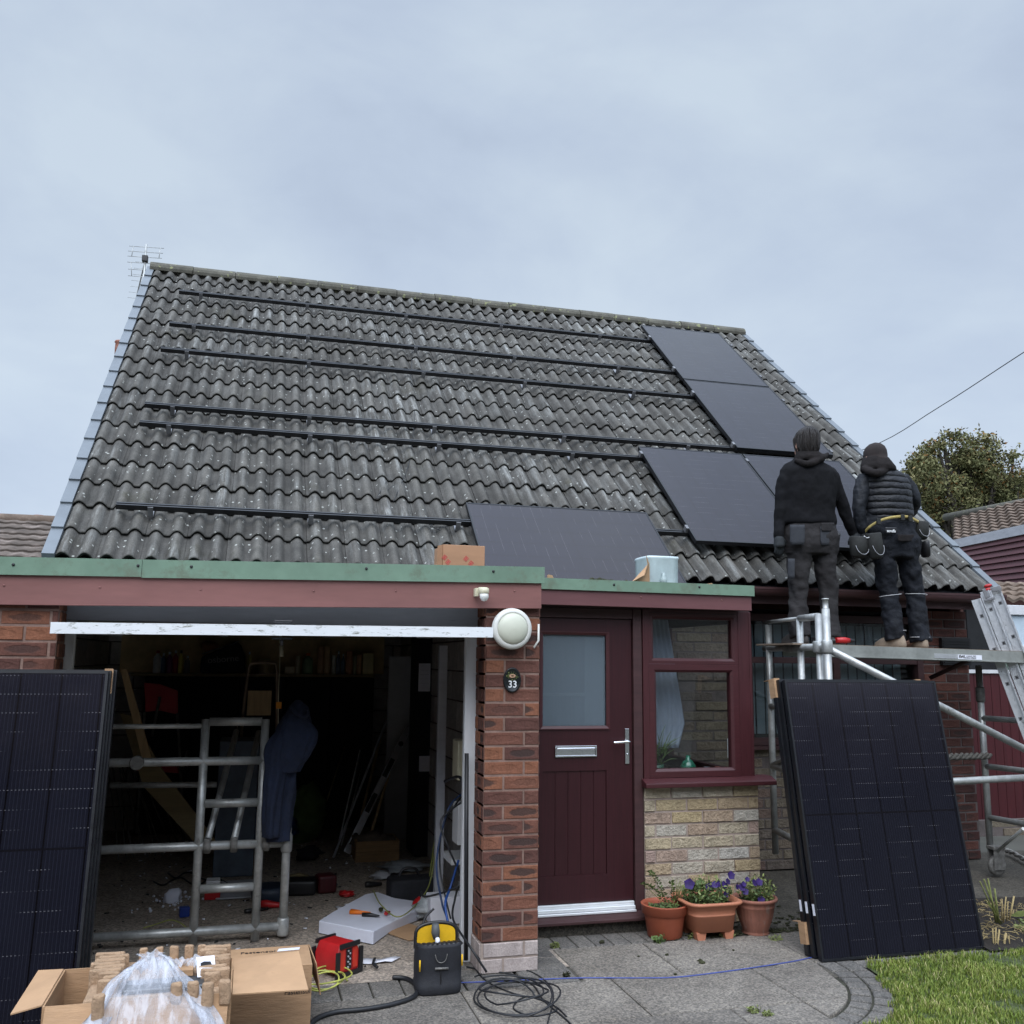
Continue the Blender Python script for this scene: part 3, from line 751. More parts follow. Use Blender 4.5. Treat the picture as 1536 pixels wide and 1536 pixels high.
for k in range(17):
    x = 3.98+k*0.088; mb = MB(Matrix.Translation((x, 7.10, 1.46)) @ Matrix.Rotation(math.radians(-12+random.uniform(-6, 6)), 4, 'Z'))
    mb.box(-0.034, 0.034, -0.001, 0.001, -0.43, 0.46); mb.build('blind_slat', M_blind, win)
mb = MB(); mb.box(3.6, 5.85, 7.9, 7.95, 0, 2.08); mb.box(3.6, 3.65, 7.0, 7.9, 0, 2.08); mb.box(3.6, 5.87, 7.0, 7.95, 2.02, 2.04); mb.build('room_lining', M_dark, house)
mb = MB(); mb.box(5.70, 5.99, 6.90, 6.936, 1.60, 1.83)
for k in range(9): mb.box(5.71, 5.98, 6.892, 6.90, 1.615+k*0.023, 1.625+k*0.023)
tag(mb.build('wall_vent', M_black), 'black slatted vent box on the brick wall behind the ladder', 'vent')

# ================================================================== the garage
gar = empty('garage', (0.15, 5.05, 0), 'flat roofed brick garage with its white up and over door open', 'garage')
GY = 5.05
mb = MB()
bricks(mb, (1.237, GY, 0.152), (1, 0, 0), (0, -1, 0), 0.303, 1.755, start=0.1125, depth=0.15)
bricks(mb, (1.237, GY+0.20, 0.152), (0, -1, 0), (-1, 0, 0), 0.196, 1.752, start=0.06, L=0.1, depth=0.08)
bricks(mb, (1.54, GY+0.004, 0.152), (0, 1, 0), (1, 0, 0), 0.58, 1.752, start=0.05, depth=0.08)
wall_obj(mb, 'brick_pier', M_brick, M_mortar, gar)
mb = MB()
bricks(mb, (1.231, GY-0.006, 0.0), (1, 0, 0), (0, -1, 0), 0.309, 0.147, start=0.1, depth=0.15)
bricks(mb, (1.231, GY+0.20, 0.0), (0, -1, 0), (-1, 0, 0), 0.202, 0.145, start=0.06, L=0.1, depth=0.08)
wall_obj(mb, 'plinth', M_plinth, M_mortar_l, gar)
mb = MB()
bricks(mb, (-2.6, GY, 0.0), (1, 0, 0), (0, -1, 0), 1.695, 1.89, start=0.02, depth=0.15)
bricks(mb, (-0.905, GY+0.004, 0.0), (0, 1, 0), (1, 0, 0), 0.20, 1.887, L=0.1, start=0.03, depth=0.08)
wall_obj(mb, 'front_wall', M_brick, M_mortar, gar)
mb = MB()      # interior block walls
bricks(mb, (1.50, 9.8, 0), (0, -1, 0), (-1, 0, 0), 4.50, 1.95, L=0.44, h=0.215, start=0.1, depth=0.1, backing=True)
bricks(mb, (-1.30, 5.26, 0), (0, 1, 0), (1, 0, 0), 4.54, 1.95, L=0.44, h=0.215, start=0.1, depth=0.1)
bricks(mb, (-1.30, 9.8, 0), (1, 0, 0), (0, -1, 0), 2.80, 1.95, L=0.44, h=0.215, start=0.2, depth=0.1)
wall_obj(mb, 'inner_wall', M_block, M_mortar_d, gar)
mb = MB(); mb.box(-1.295, 1.495, 5.17, 9.79, 1.955, 1.985)
for k in range(9): mb.box(-1.29, 1.49, 5.45+k*0.5, 5.50+k*0.5, 1.87, 1.954)
mb.build('ceiling', mat('garage_ceiling_timber', (0.42, 0.36, 0.28), 0.9, var=0.3, scale=5), gar)
# flat roof, fascia and green edge trim following the slightly sagging line
gl = at(-150, 833, Y=4.985); ga = at(0, 836, Y=4.985); gb = at(214, 840.5, Y=4.985); gc = at(500, 845.5, Y=4.985); gd = at(817, 851.5, Y=4.985)
def zline(x):
    P = [gl, ga, gb, gc, gd]
    for a, b in zip(P, P[1:]):
        if x <= b.x: return a.z+(b.z-a.z)*(x-a.x)/(b.x-a.x)
    return P[-1].z
X0 = -2.4; X1 = gd.x
def strip(mb, x0, x1, y0, y1, a, b, n=8):
    xs = [x0+(x1-x0)*i/n for i in range(n+1)]
    R = [[mb.v((x, y0, zline(x)+a)), mb.v((x, y1, zline(x)+a)), mb.v((x, y1, zline(x)+b)), mb.v((x, y0, zline(x)+b))] for x in xs]
    for A, B in zip(R, R[1:]):
        for q in range(4): mb.f([A[q], A[(q+1) % 4], B[(q+1) % 4], B[q]])
    mb.f(R[0]); mb.f(R[-1][::-1])
mb = MB(); strip(mb, X0, X1-0.012, 5.002, 5.03, -0.225, -0.03); fas = mb.build('fascia_board', M_maroonfaded, gar, bevel=0.003)
mb = MB(); mb.box(X1-0.034, X1-0.0125, 5.031, 6.7, 1.90, 2.06); mb.build('fascia_return', M_maroonfaded, gar)
xj = gb.x
mb = MB()
for a, b in ((X0, xj-0.002), (xj, X1)):
    strip(mb, a, b, 4.985, 4.999, -0.082 if a == X0 else -0.086, 0.004); strip(mb, a, b, 5.0, 5.08, -0.012, 0.004)
trim = mb.build('roof_edge_trim', M_green, gar)
def bolts(pxs, parent, m, Y, r=0.0075, dome=0.006):
    for px, py in pxs:
        p = at(px, py, Y=Y); mb = MB(); mb.lathe([(r, 0.0), (r*0.95, -dome*0.6), (r*0.5, -dome), (0.0005, -dome*1.05)], p, seg=12, axis='y'); mb.build('bolt', m, parent)
bolts([(207, 848.5), (287, 850), (549.5, 853), (740, 857), (20, 847)], trim, M_black, 4.985)
bolts([(6, 878), (150, 881), (301, 884.5), (470.5, 886.5), (593.5, 886.5), (771.5, 886.5)], fas, M_maroonfaded, 5.002, 0.0055, 0.004)
mb = MB(); mb.box(-2.6, X1-0.035, 5.031, 7.02, 2.0, 2.066); mb.build('flat_roof', M_grp, gar)
mb = MB(); mb.box(-0.905, 1.237, 5.235, 5.254, 1.778, 1.945); mb.build('door_header', M_header, gar, bevel=0.004)
for x0, x1 in ((-0.905, -0.858), (1.172, 1.238)):
    mb = MB(); mb.box(x0, x1, 5.2545, 5.30, 0.0, 1.930); mb.build('door_jamb', M_jamb, gar, bevel=0.004)
# up-and-over door lying open
mb = MB(); za, zb = 1.735, 1.79
door = MB(); dl, dr = -0.885, 1.205
door.prism([(dl, 4.765, 1.700), (dr, 4.765, 1.716), (dr, 4.765, 1.768), (dl, 4.765, 1.752)], (0, 0.004, 0))
dg = door.build('garage_door', M_dooredge, gar)
mb = MB()
def dz(x, y): return 1.716+(x-dl)/(dr-dl)*0.016+(y-4.77)*0.015
def dbox(x0, x1, y0, y1, a, b):
    v_ = [mb.v((x, y, dz(x, y)+h)) for h in (a, b) for x, y in ((x0, y0), (x1, y0), (x1, y1), (x0, y1))]
    for q in ((0, 1, 5, 4), (1, 2, 6, 5), (2, 3, 7, 6), (3, 0, 4, 7), (4, 5, 6, 7), (3, 2, 1, 0)): mb.f([v_[i] for i in q])
dbox(dl+0.004, dr-0.004, 4.7695, 6.75, 0.012, 0.03)
for k in range(4): dbox(dl+0.06+k*0.66-0.02, dl+0.06+k*0.66+0.02, 4.80, 6.7, -0.012, 0.0115)
mb.build('door_skin', M_doorskin, dg)
mb = MB(); dbox(dl, dl+0.03, 4.7695, 6.7, -0.012, 0.0115); dbox(dr-0.03, dr, 4.7695, 6.7, -0.012, 0.0115); mb.build('door_rail', M_dooredge, dg)
mb = MB(); p = at(423, 957, Y=4.80); mb.box(p.x-0.05, p.x+0.05, 4.79, 4.83, 1.690, 1.700); mb.tube([(p.x, 4.81, 1.70), (p.x, 4.81, 1.66)], 0.008); mb.build('latch', M_black, dg)
mb = MB(); p = at(425, 933, Y=4.9); mb.box(p.x-0.045, p.x+0.045, 4.86, 4.93, 1.776, 1.786); mb.build('lock_case', M_black, dg, bevel=0.004)

# ================================================================== the porch
por = empty('porch', (2.4, 5.65, 0), 'small flat roofed porch in dark red plastic beside the garage pier', 'porch')
PY = 5.65
fy = 5.50
tl = at(817, 867, Y=fy); tr = at(1131.5, 879, Y=fy); 
def zp(x): return tl.z+(tr.z-tl.z)*(x-tl.x)/(tr.x-tl.x)
_z = zline; zline = zp
mb = MB(); strip(mb, 1.60, tr.x, fy, fy+0.014, -0.066, 0.002, 4); strip(mb, 1.60, tr.x, fy+0.015, fy+0.09, -0.014, 0.002, 4); strip(mb, tr.x-0.014, tr.x, fy+0.091, 6.60, -0.066, 0.002, 2)
ptrim = mb.build('roof_edge_trim', M_green, por)
mb = MB(); strip(mb, 1.60, tr.x-0.014, fy+0.016, fy+0.045, -0.160, -0.016, 4); pf = mb.build('fascia_board', mat('semi_faded_maroon_board', (0.14, 0.055, 0.058), 0.5, var=0.14, scale=2.4, stretch=(0.5, 1, 3), bmp=0.06), por, bevel=0.003)
bolts([(921, 877), (1049, 880.5)], ptrim, M_black, fy); bolts([(961.5, 896), (1082.5, 900.5)], pf, M_maroonfaded, fy+0.016, 0.0055, 0.004)
mb = MB(); strip(mb, 1.545, tr.x-0.016, fy+0.046, 6.62, -0.07, -0.016, 2); mb.build('flat_roof', M_grp, por)
mb = MB(); mb.box(1.60, 3.17, PY, 6.94, 1.932, 1.955); mb.box(tr.x-0.05, tr.x-0.03, fy+0.05, 6.6, 1.945, 2.02); mb.build('soffit', M_maroondark, por)
zline = _z
# stone dwarf wall
mb = MB(); bricks(mb, (2.41, PY, 0.0), (1, 0, 0), (0, -1, 0), 0.785, 0.826, L=0.205, h=0.066, m=0.009, start=0.03, jit=0.004, proud=0.008)
bricks(mb, (3.195, PY+0.004, 0.0), (0, 1, 0), (1, 0, 0), 1.25, 0.823, L=0.205, h=0.066, m=0.009, start=0.03, jit=0.004, proud=0.008)
wall_obj(mb, 'stone_wall', M_stone, M_mortar_l, por)
# window
def bevel_frame(mb, x0, x1, z0, z1, y, w, d, slope=0.012):
    """mitred frame with a sloping inner bead"""
    o = [(x0, z0), (x1, z0), (x1, z1), (x0, z1)]; i = [(x0+w, z0+w), (x1-w, z0+w), (x1-w, z1-w), (x0+w, z1-w)]
    w2 = w+0.016; j = [(x0+w2, z0+w2), (x1-w2, z0+w2), (x1-w2, z1-w2), (x0+w2, z1-w2)]
    for k in range(4):
        n = (k+1) % 4
        A = [mb.v((o[k][0], y, o[k][1])), mb.v((o[n][0], y, o[n][1])), mb.v((i[n][0], y, i[n][1])), mb.v((i[k][0], y, i[k][1]))]
        J = [mb.v((j[k][0], y+slope, j[k][1])), mb.v((j[n][0], y+slope, j[n][1]))]
        K = [mb.v((j[k][0], y+d, j[k][1])), mb.v((j[n][0], y+d, j[n][1]))]
        E_ = [mb.v((o[k][0], y+d, o[k][1])), mb.v((o[n][0], y+d, o[n][1]))]
        mb.f(A); mb.f([A[3], A[2], J[1], J[0]]); mb.f([J[0], J[1], K[1], K[0]]); mb.f([A[1], A[0], E_[0], E_[1]]); mb.f([E_[0], K[0], K[1], E_[1]])
mb = MB(); mb.box(2.408, 2.447, PY-0.012, PY+0.06, 0.88, 1.932); mb.box(3.075, 3.178, PY-0.006, PY+0.075, 0.88, 1.932)
mb.box(3.082, 3.093, PY-0.009, PY-0.0065, 0.9, 1.93); mb.box(3.16, 3.17, PY-0.009, PY-0.0065, 0.9, 1.93)
mb.box(2.4475, 3.0745, PY-0.004, PY+0.06, 1.912, 1.9315)
wf = mb.build('window', M_maroon, por, bevel=0.003)
mb = MB(); bevel_frame(mb, 2.448, 3.074, 0.885, 1.588, PY-0.010, 0.036, 0.06); mb.build('lower_sash', M_maroonh, wf)
mb = MB(); bevel_frame(mb, 2.448, 3.074, 1.589, 1.911, PY-0.010, 0.020, 0.06); mb.build('upper_sash', M_maroonh, wf)
mb = MB(); mb.box(2.49, 3.04, PY+0.02, PY+0.024, 0.93, 1.54); mb.build('pane', M_glass, wf)
mb = MB(); mb.box(2.475, 3.05, PY+0.02, PY+0.024, 1.615, 1.885); mb.build('pane', M_glass, wf)
mb = MB(); mb.prism([(2.39, PY-0.085, 0.832), (2.39, PY-0.085, 0.858), (2.39, PY-0.02, 0.882), (2.39, PY+0.07, 0.882), (2.39, PY+0.07, 0.832)], (0.90, 0, 0)); mb.build('sill', M_maroonh, wf, bevel=0.003)
mb = MB(); p = at(1087, 1100, Y=PY+0.1); mb.tube([(p.x+0.02, PY+0.09, 1.11), (p.x+0.02, PY+0.085, 1.06)], 0.008); mb.box(p.x+0.012, p.x+0.028, PY+0.075, PY+0.09, 0.99, 1.08); mb.build('handle', M_white, wf)
# glazed right side of the porch
mb = MB(); 
for y0, y1 in ((PY+0.076, PY+0.13), (6.85, 6.94)): mb.box(3.12, 3.175, y0, y1, 0.826, 1.93)
mb.box(3.12, 3.175, PY+0.131, 6.849, 0.826, 0.90); mb.box(3.12, 3.175, PY+0.131, 6.849, 1.86, 1.93); mb.box(3.125, 3.17, PY+0.131, 6.849, 1.55, 1.60)
sd = mb.build('side_window', M_maroondark, por, bevel=0.003)
mb = MB(); mb.box(3.145, 3.149, PY+0.131, 6.849, 0.90, 1.55); mb.build('pane', M_glass, sd)
# door frame, door
mb = MB(); mb.box(2.343, 2.400, PY-0.01, PY+0.075, 0.10, 1.932); mb.box(1.60, 2.3425, PY-0.006, PY+0.075, 1.868, 1.931); mb.box(2.4005, 2.4075, PY, PY+0.05, 0.10, 1.93); mb.box(1.60, 1.655, PY-0.01, PY+0.07, 0.1, 1.867)
df = mb.build('door_frame', M_maroondark, por, bevel=0.004)
mb = MB()
dx0, dx1, dz0, dz1 = 1.657, 2.338, 0.165, 1.864
gx0, gx1, gz0, gz1 = 1.752, 2.166, 1.205, 1.762
px0, px1, pz0, pz1 = 1.738, 2.172, 0.325, 0.935
yb = PY+0.012
mb.box(dx0, gx0, yb, yb+0.045, dz0, dz1); mb.box(gx1, dx1, yb, yb+0.045, dz0, dz1)
mb.box(gx0, gx1, yb, yb+0.045, gz1, dz1); mb.box(gx0, gx1, yb, yb+0.045, pz1, gz0); mb.box(gx0, gx1, yb, yb+0.045, dz0, pz0)
n = 5; pw = (px1-px0)/n
for k in range(n): mb.box(gx0+(gx1-gx0)/n*k+0.002, gx0+(gx1-gx0)/n*(k+1)-0.002, yb+0.007, yb+0.04, pz0+0.0005, pz1-0.0005)
mb.box(gx0, gx1, yb+0.012, yb+0.038, pz0, pz1)
dr_ = mb.build('front_door', M_doorred, por)
mb = MB(); bevel_frame(mb, gx0-0.022, gx1+0.022, gz0-0.022, gz1+0.022, yb-0.008, 0.006, 0.02, 0.008); mb.build('glazing_bead', M_maroonh, dr_)
mb = MB(); mb.box(gx0, gx1, yb+0.014, yb+0.018, gz0, gz1); mb.build('pane', M_frost, dr_)
mb = MB(); rows = [[mb.v((gx0+0.001+(gx1-gx0-0.002)*i/40, yb+0.036+0.004*math.sin(i*1.1)*(1 if i < 28 else 0.2), z)) for i in range(41)] for z in (gz0+0.001, gz1-0.001)]
for i in range(40): mb.f([rows[0][i], rows[0][i+1], rows[1][i+1], rows[1][i]], smooth=True)
mb.build('pane_reflection', mat('door_reflection_tone', (0.27, 0.32, 0.37), 0.9, var=0.1, bmp=0.1), dr_)  # pleated sheet added behind the pane for the tone of its reflection
mb = MB(); xs_ = gx0+(gx1-gx0)*0.68; mb.box(xs_, gx1-0.001, yb+0.024, yb+0.026, gz0+0.001, gz1-0.001); mb.box(gx0+0.001, xs_-0.001, yb+0.024, yb+0.026, gz0+0.18, gz0+0.20)
mb.build('pane_reflection_strip', mat('door_reflection_pale', (0.55, 0.60, 0.64), 0.9, var=0.06, bmp=0.05), dr_)  # paler strip and bar added to imitate reflection bands in the glass
a = at(833, 1119, Y=PY); b = at(895.5, 1135, Y=PY)
mb = MB(); frame_rect(mb, a.x, b.x, b.z, a.z, yb-0.012, 0.009, 0.012)
mb.box(a.x+0.0095, b.x-0.0095, yb-0.006, yb-0.0005, b.z+0.0095, a.z-0.0095)
mb.tube([(a.x+0.012, yb-0.009, a.z-0.017), (b.x-0.012, yb-0.009, a.z-0.017)], 0.007, 10)
mb.build('letterbox', M_chrome, dr_, bevel=0.0015)
h0 = at(941, 1093, Y=PY); h1 = at(941.5, 1146, Y=PY)
mb = MB(); mb.box(h0.x-0.014, h0.x+0.014, yb-0.009, yb-0.0005, h1.z, h0.z)
hz = at(941, 1112, Y=PY).z; hx = at(917, 1112, Y=PY).x
mb.tube(smooth_path([(h0.x, yb-0.006, hz), (h0.x, yb-0.05, hz), (h0.x-0.03, yb-0.055, hz), (hx, yb-0.05, hz-0.004)], 5), 0.0085, 10)
mb.lathe([(0.007, 0), (0.007, -0.004), (0.001, -0.005)], (h0.x, yb-0.009, hz-0.08), 12, 'y')
mb.build('handle', M_chrome, dr_, bevel=0.002)
mb = MB()
for k, (y0, y1, z0, z1) in enumerate(((PY-0.03, PY+0.01, 0.122, 0.142), (PY-0.012, PY+0.01, 0.1425, 0.163), (PY-0.045, PY-0.0305, 0.108, 0.122))): mb.box(1.66, 2.335, y0, y1, z0, z1)
mb.build('threshold', M_chrome if False else mat('bright_sill_aluminium', (0.78, 0.8, 0.82), 0.35, metal=0.35, var=0.05, bmp=0.02), df, bevel=0.003)
mb = MB(); mb.prism([(1.56, PY-0.10, 0.070), (1.56, PY-0.10, 0.088), (1.56, PY-0.046, 0.106), (1.56, PY+0.07, 0.106), (1.56, PY+0.07, 0.070)], (0.86, 0, 0)); mb.build('sill', M_maroondark, df, bevel=0.003)
mb = MB(); mb.box(1.56, 2.408, PY-0.035, PY+0.10, -0.02, 0.069); mb.build('step', M_path, por, bevel=0.006)
# inside the porch
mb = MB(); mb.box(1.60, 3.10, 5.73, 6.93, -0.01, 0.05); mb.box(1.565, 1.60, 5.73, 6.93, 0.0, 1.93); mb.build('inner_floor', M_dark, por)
mb = MB()
pts = []
for i in range(41):
    x = 2.43+i*0.011; y = 5.93+0.018*math.sin(i*1.5)+0.01*math.sin(i*0.6)
    pts.append((x, y))
def cur_edge(z):                       # pale edge of net curtain and window reflection, given as one cloth
    return 2.70+0.16*(1.9-z) if z > 1.2 else 2.812-(1.2-z)*0.30
zs = [1.88-0.04*k for k in range(22)]; G_ = []
for z in zs:
    e = cur_edge(z); row = []
    for i in range(41):
        t = i/40; x = 2.44+(e-2.44)*t
        row.append(mb.v((x, 5.90+0.005*math.sin(i*1.35+z*2), z)))
    G_.append(row)
for A, B in zip(G_, G_[1:]):
    for i in range(40): mb.f([A[i], A[i+1], B[i+1], B[i]], smooth=True)
cu = mb.build('net_and_reflection', M_net_reflection); sm = cu.modifiers.new('thick', 'SOLIDIFY'); sm.thickness = 0.002
tag(cu, 'pale net curtain merged with a window reflection behind the left of the porch window', 'curtain')
mb = MB(); mb.box(2.42, 3.11, PY+0.062, PY+0.24, 0.862, 0.878); mb.build('inner_sill', M_white, por)
SZ = 0.879
mb = MB(); mb.lathe([(0.03, 0), (0.045, 0.02), (0.05, 0.06), (0.03, 0.09), (0.015, 0.10), (0.014, 0.125)], (2.78, PY+0.14, SZ), 20)
tag(mb.build('glass_bottle', mat('green_glass', (0.01, 0.12, 0.07), 0.1, var=0.2, bmp=0, spec=0.8)), 'squat green glass bottle on the porch window sill', 'bottle')
for i, (x, c, l) in enumerate(((2.90, (0.5, 0.52, 0.6), 'small white and blue cup beside the green bottle'), (2.98, (0.5, 0.16, 0.12), 'small red and white cup nearest the window handle'))):
    mb = MB(); mb.lathe([(0.018, 0), (0.024, 0.005), (0.026, 0.05), (0.022, 0.05), (0.02, 0.008), (0.001, 0.007)], (x, PY+0.11, SZ), 18, cap=False)
    tag(mb.build('cup', mat('cup_glaze%d' % i, c, 0.3, var=0.4, scale=30, bmp=0)), l, 'cup', 'ornaments on the porch sill')
pl = empty('potted_plant', (2.56, PY+0.16, SZ), 'spiky dark houseplant in a green pot behind the porch window', 'plant')
mb = MB(); mb.lathe([(0.04, 0), (0.055, 0.07), (0.05, 0.07), (0.035, 0.01)], (2.56, PY+0.16, SZ), 18); mb.build('pot', mat('green_pot', (0.02, 0.07, 0.04), 0.5, bmp=0), pl)
mb = MB()
for k in range(46):
    a = random.uniform(0, 2*PI); l = random.uniform(0.1, 0.22); e = random.uniform(0.3, 1.4)
    b0 = V((2.56+random.uniform(-0.02, 0.05), PY+0.16, SZ+0.06+random.uniform(0, 0.10))); d = V((math.cos(a)*math.cos(e), math.sin(a)*math.cos(e)*0.4, math.sin(e)))
    mb.tube([b0, b0+d*l*0.6, b0+d*l+V((0, 0, -0.02))], [0.003, 0.0025, 0.0008], 5)
mb.build('leaves', M_leaf, pl)
# ================================================================== rails and panels on the roof
def rail(x0, x1, s, hooks, label, clamps=()):
    c = RF((x0+x1)/2, s, 0.05)
    r = empty('mounting_rail', c, label, 'rail', 'black mounting rails on the roof')
    mb = MB()
    def seg(a, b, s0, s1, h0, h1):
        q = [RF(a, s0, h0), RF(b, s0, h0), RF(b, s1, h0), RF(a, s1, h0)]
        mb.prism(q, RF(0, 0, h1)-RF(0, 0, h0))
    seg(x0, x1, s-0.018, s+0.018, 0.098, 0.108); seg(x0, x1, s-0.018, s-0.013, 0.1085, 0.134); seg(x0, x1, s+0.013, s+0.018, 0.1085, 0.134)
    seg(x0, x1, s-0.018, s-0.006, 0.1345, 0.138); seg(x0, x1, s+0.006, s+0.018, 0.1345, 0.138); seg(x0+0.001, x1-0.001, s-0.006, s+0.006, 0.116, 0.120)
    mb.build('rail_profile', M_rail, r)
    for hx in hooks:
        mb = MB()
        for (s0, s1, h0, h1) in ((s-0.028, s-0.0185, 0.05, 0.132), (s-0.028, s+0.10, 0.048, 0.055)):
            q = [RF(hx-0.018, s0, h0), RF(hx+0.018, s0, h0), RF(hx+0.018, s1, h0), RF(hx-0.018, s1, h0)]
            mb.prism(q, RF(0, 0, h1)-RF(0, 0, h0))
        mb.build('roof_hook', M_hook, r)
    for cx_ in clamps:
        mb = MB(); q = [RF(cx_-0.012, s-0.025, 0.139), RF(cx_+0.012, s-0.025, 0.139), RF(cx_+0.012, s+0.025, 0.139), RF(cx_-0.012, s+0.025, 0.139)]
        mb.prism(q, RF(0, 0, 0.184)-RF(0, 0, 0.139)); mb.build('panel_clamp', M_hook, r)
def hooks(pxs): return [p for p in pxs]
def RX(px, py, h=0.05):
    """x on the roof plane under a photo pixel"""
    d = rt*((px-768)/F_PX) - up*((py-768)/F_PX) + fw
    n = V((0, -SR, CR)); t = (n.dot(V((0, EY, EZ)))+h-n.dot(CAMP))/n.dot(d)
    return (CAMP+d*t).x
RR = ((-0.91, 5.545, 4.66, [(303, 443), (460, 463), (608, 483), (750, 497), (897, 512)], 'topmost black mounting rail just below the ridge'),
      (-0.92, 5.545, 3.775, [(292, 493), (461, 513), (622, 530), (770, 546), (925, 560)], 'second black mounting rail down from the ridge'),
      (-0.935, 5.545, 3.16, [(282, 530), (462, 550), (633, 567), (785, 582), (950, 600)], 'third black mounting rail down, ending at the upper panels'),
      (-0.94, 5.545, 2.03, [(260, 617), (463, 634), (650, 650), (843, 664), (1030, 680)], 'upper rail of the close pair across the middle of the roof'),
      (-0.94, 4.40, 1.705, [(255, 642), (464, 657), (655, 671), (853, 685)], 'lower rail of the close pair across the middle of the roof'),
      (-0.945, 4.40, 0.487, [(228, 765), (465, 775), (683, 786)], 'lowest black mounting rail running behind the loose panel'))
for x0, x1, s, hk, lb in RR: rail(x0, x1, s, [RX(*p) for p in hk], lb, (4.430, 5.512) if s > 1.8 else ((3.360, 4.435)))

PW, PH, PT = 1.055, 1.525, 0.035
def make_panel(name='solar_panel'):
    r = bpy.data.objects.new(name, None); COL.objects.link(r)
    mb = MB(); w = PW/2
    mb.box(-w, w, 0, 0.012, -PT, 0); mb.box(-w, w, PH-0.012, PH, -PT, 0); mb.box(-w, -w+0.012, 0.0125, PH-0.0125, -PT, 0); mb.box(w-0.012, w, 0.0125, PH-0.0125, -PT, 0)
    mb.build('frame', M_frame, r)
    mb = MB(); a = w-0.0122; y0, y1 = 0.0122, PH-0.0122
    vs = [mb.v((-a, y0, -0.002)), mb.v((a, y0, -0.002)), mb.v((a, y1, -0.002)), mb.v((-a, y1, -0.002))]
    mb.f(vs, [(0.0, 0), (2*a, 0), (2*a, y1-y0), (0.0, y1-y0)])
    mb.build('cell_glass', M_cell, r, recalc=False)
    mb = MB(); mb.box(-a, a, y0, y1, -0.010, -0.004); mb.build('back_sheet', M_black, r)
    return r
proto = make_panel(); used = [False]
def panel(M, label, group=None, protectors=()):
    if used[0]: o = copy_tree(proto)
    else: o = proto; used[0] = True
    for k in ('group',):
        if k in o: del o[k]
    o.matrix_world = M; tag(o, label, 'solar panel', group)
    return o
def roofM(x, s, h, turn=0.0):
    B = Matrix(((1, 0, 0), (0, CR, -SR), (0, SR, CR))).to_4x4(); B.translation = RF(x, s, h)
    return B @ Matrix.Rotation(turn, 4, 'Z')
gp = 'black solar panels fixed on the roof'
panel(roofM(4.97, 3.50, 0.178), 'topmost solar panel, its upper edge touching the ridge', gp)
panel(roofM(4.97, 1.955, 0.178), 'roof solar panel second from the ridge in the right column', gp)
panel(roofM(4.97, 0.30, 0.178), 'roof solar panel mostly hidden behind the two workers', gp)
panel(roofM(3.90, 0.30, 0.178), 'roof solar panel low in the left column, beside the worker in a sweatshirt', gp)
pE = panel(Matrix.Translation((3.10, 6.36, 2.125)) @ Matrix.Rotation(math.radians(41.2), 4, 'X') @ Matrix.Rotation(math.radians(90), 4, 'Z') @ Matrix.Translation((PW/2, 0, 0)), 'loose solar panel lying sideways on the tiles above the porch')
# panel stacks leaning against the building
def lean(x, y, deg, dy, z=0.0, skew=0.0, w=1.0):
    return Matrix.Translation((x, y+dy, z)) @ Matrix.Rotation(skew, 4, 'Z') @ Matrix.Rotation(math.radians(90-deg), 4, 'X')
rgp = 'stack of panels leaning by the lawn'
labs = ['front panel of the stack leaning beside the terracotta pots', 'second panel back in the stack beside the terracotta pots', 'third panel back in the stack beside the terracotta pots', 'rearmost panel of the stack beside the terracotta pots']
R_P = []
labs[2] = labs[3]
for k in range(3):
    R_P.append(panel(lean(3.605-0.010*k, 4.80, 10.8-0.35*k, 0.045*k+(0.012 if k else 0), z=0.004), labs[k], rgp))
lgp = 'stack of panels leaning by the garage'
labs = ['front panel of the stack leaning on the garage wall', 'second panel back in the stack on the garage wall', 'third panel back in the stack on the garage wall', 'rearmost panel of the stack on the garage wall']
for k in range(4):
    L_P = panel(lean(-1.150+0.008*k, 4.50, 9.8-0.3*k, 0.043*k, z=0.03+0.0*k), labs[k], lgp)
def protector(M, x, y, label):
    """folded cardboard corner wrapped over the panel edge"""
    mb = MB(M); mb.box(x-0.018, x+0.018, y-0.10, y+0.012, 0.001, 0.003); mb.box(x-0.018, x+0.018, y+0.0125, y+0.0155, -0.12, 0.003)
    mb.box(x-0.0205 if x < 0 else x+0.0182, x-0.0185 if x < 0 else x+0.0205, y-0.10, y+0.012, -0.06, 0.003)
    tag(mb.build('corner_protector', M_card), label, 'corner protector', 'cardboard corner protectors')
MR = lean(3.605-0.02, 4.80, 10.1, 0.045*2+0.012, z=0.004)
protector(MR, -PW/2+0.016, PH-0.010, 'cardboard corner on the top left of the panels beside the pots')
protector(MR, PW/2-0.04, PH-0.012, 'cardboard strip on the top right of the panels beside the pots')
protector(MR @ Matrix.Translation((0, 0, 0.0)), -PW/2+0.016, 0.16, 'cardboard corner low on the panels beside the pots')
ML = lean(-1.150+0.012, 4.50, 9.3, 0.043*2, z=0.03)
protector(ML, PW/2-0.020, PH-0.008, 'cardboard corner on top of the panels by the garage')
for k, (px, py) in enumerate(((1212, 1355), (1217, 1360), (1227, 1362))):
    mb = MB(lean(3.605-0.010*(2-k), 4.80, 10.8-0.35*(2-k), 0.045*(2-k)+(0.012 if k < 2 else 0), z=0.004))
    mb.box(-PW/2-0.0008, -PW/2-0.0002, 0.23, 0.29, -0.028, -0.006); mb.build('label_sticker', M_paper, R_P[2-k]) if False else tag(mb.build('label_sticker', M_paper), ['white sticker on the edge of the rearmost panel beside the pots', 'white sticker on the edge of the second panel beside the pots', 'white sticker on the edge of the front panel beside the pots'][k], 'sticker', 'stickers on the panel edges')

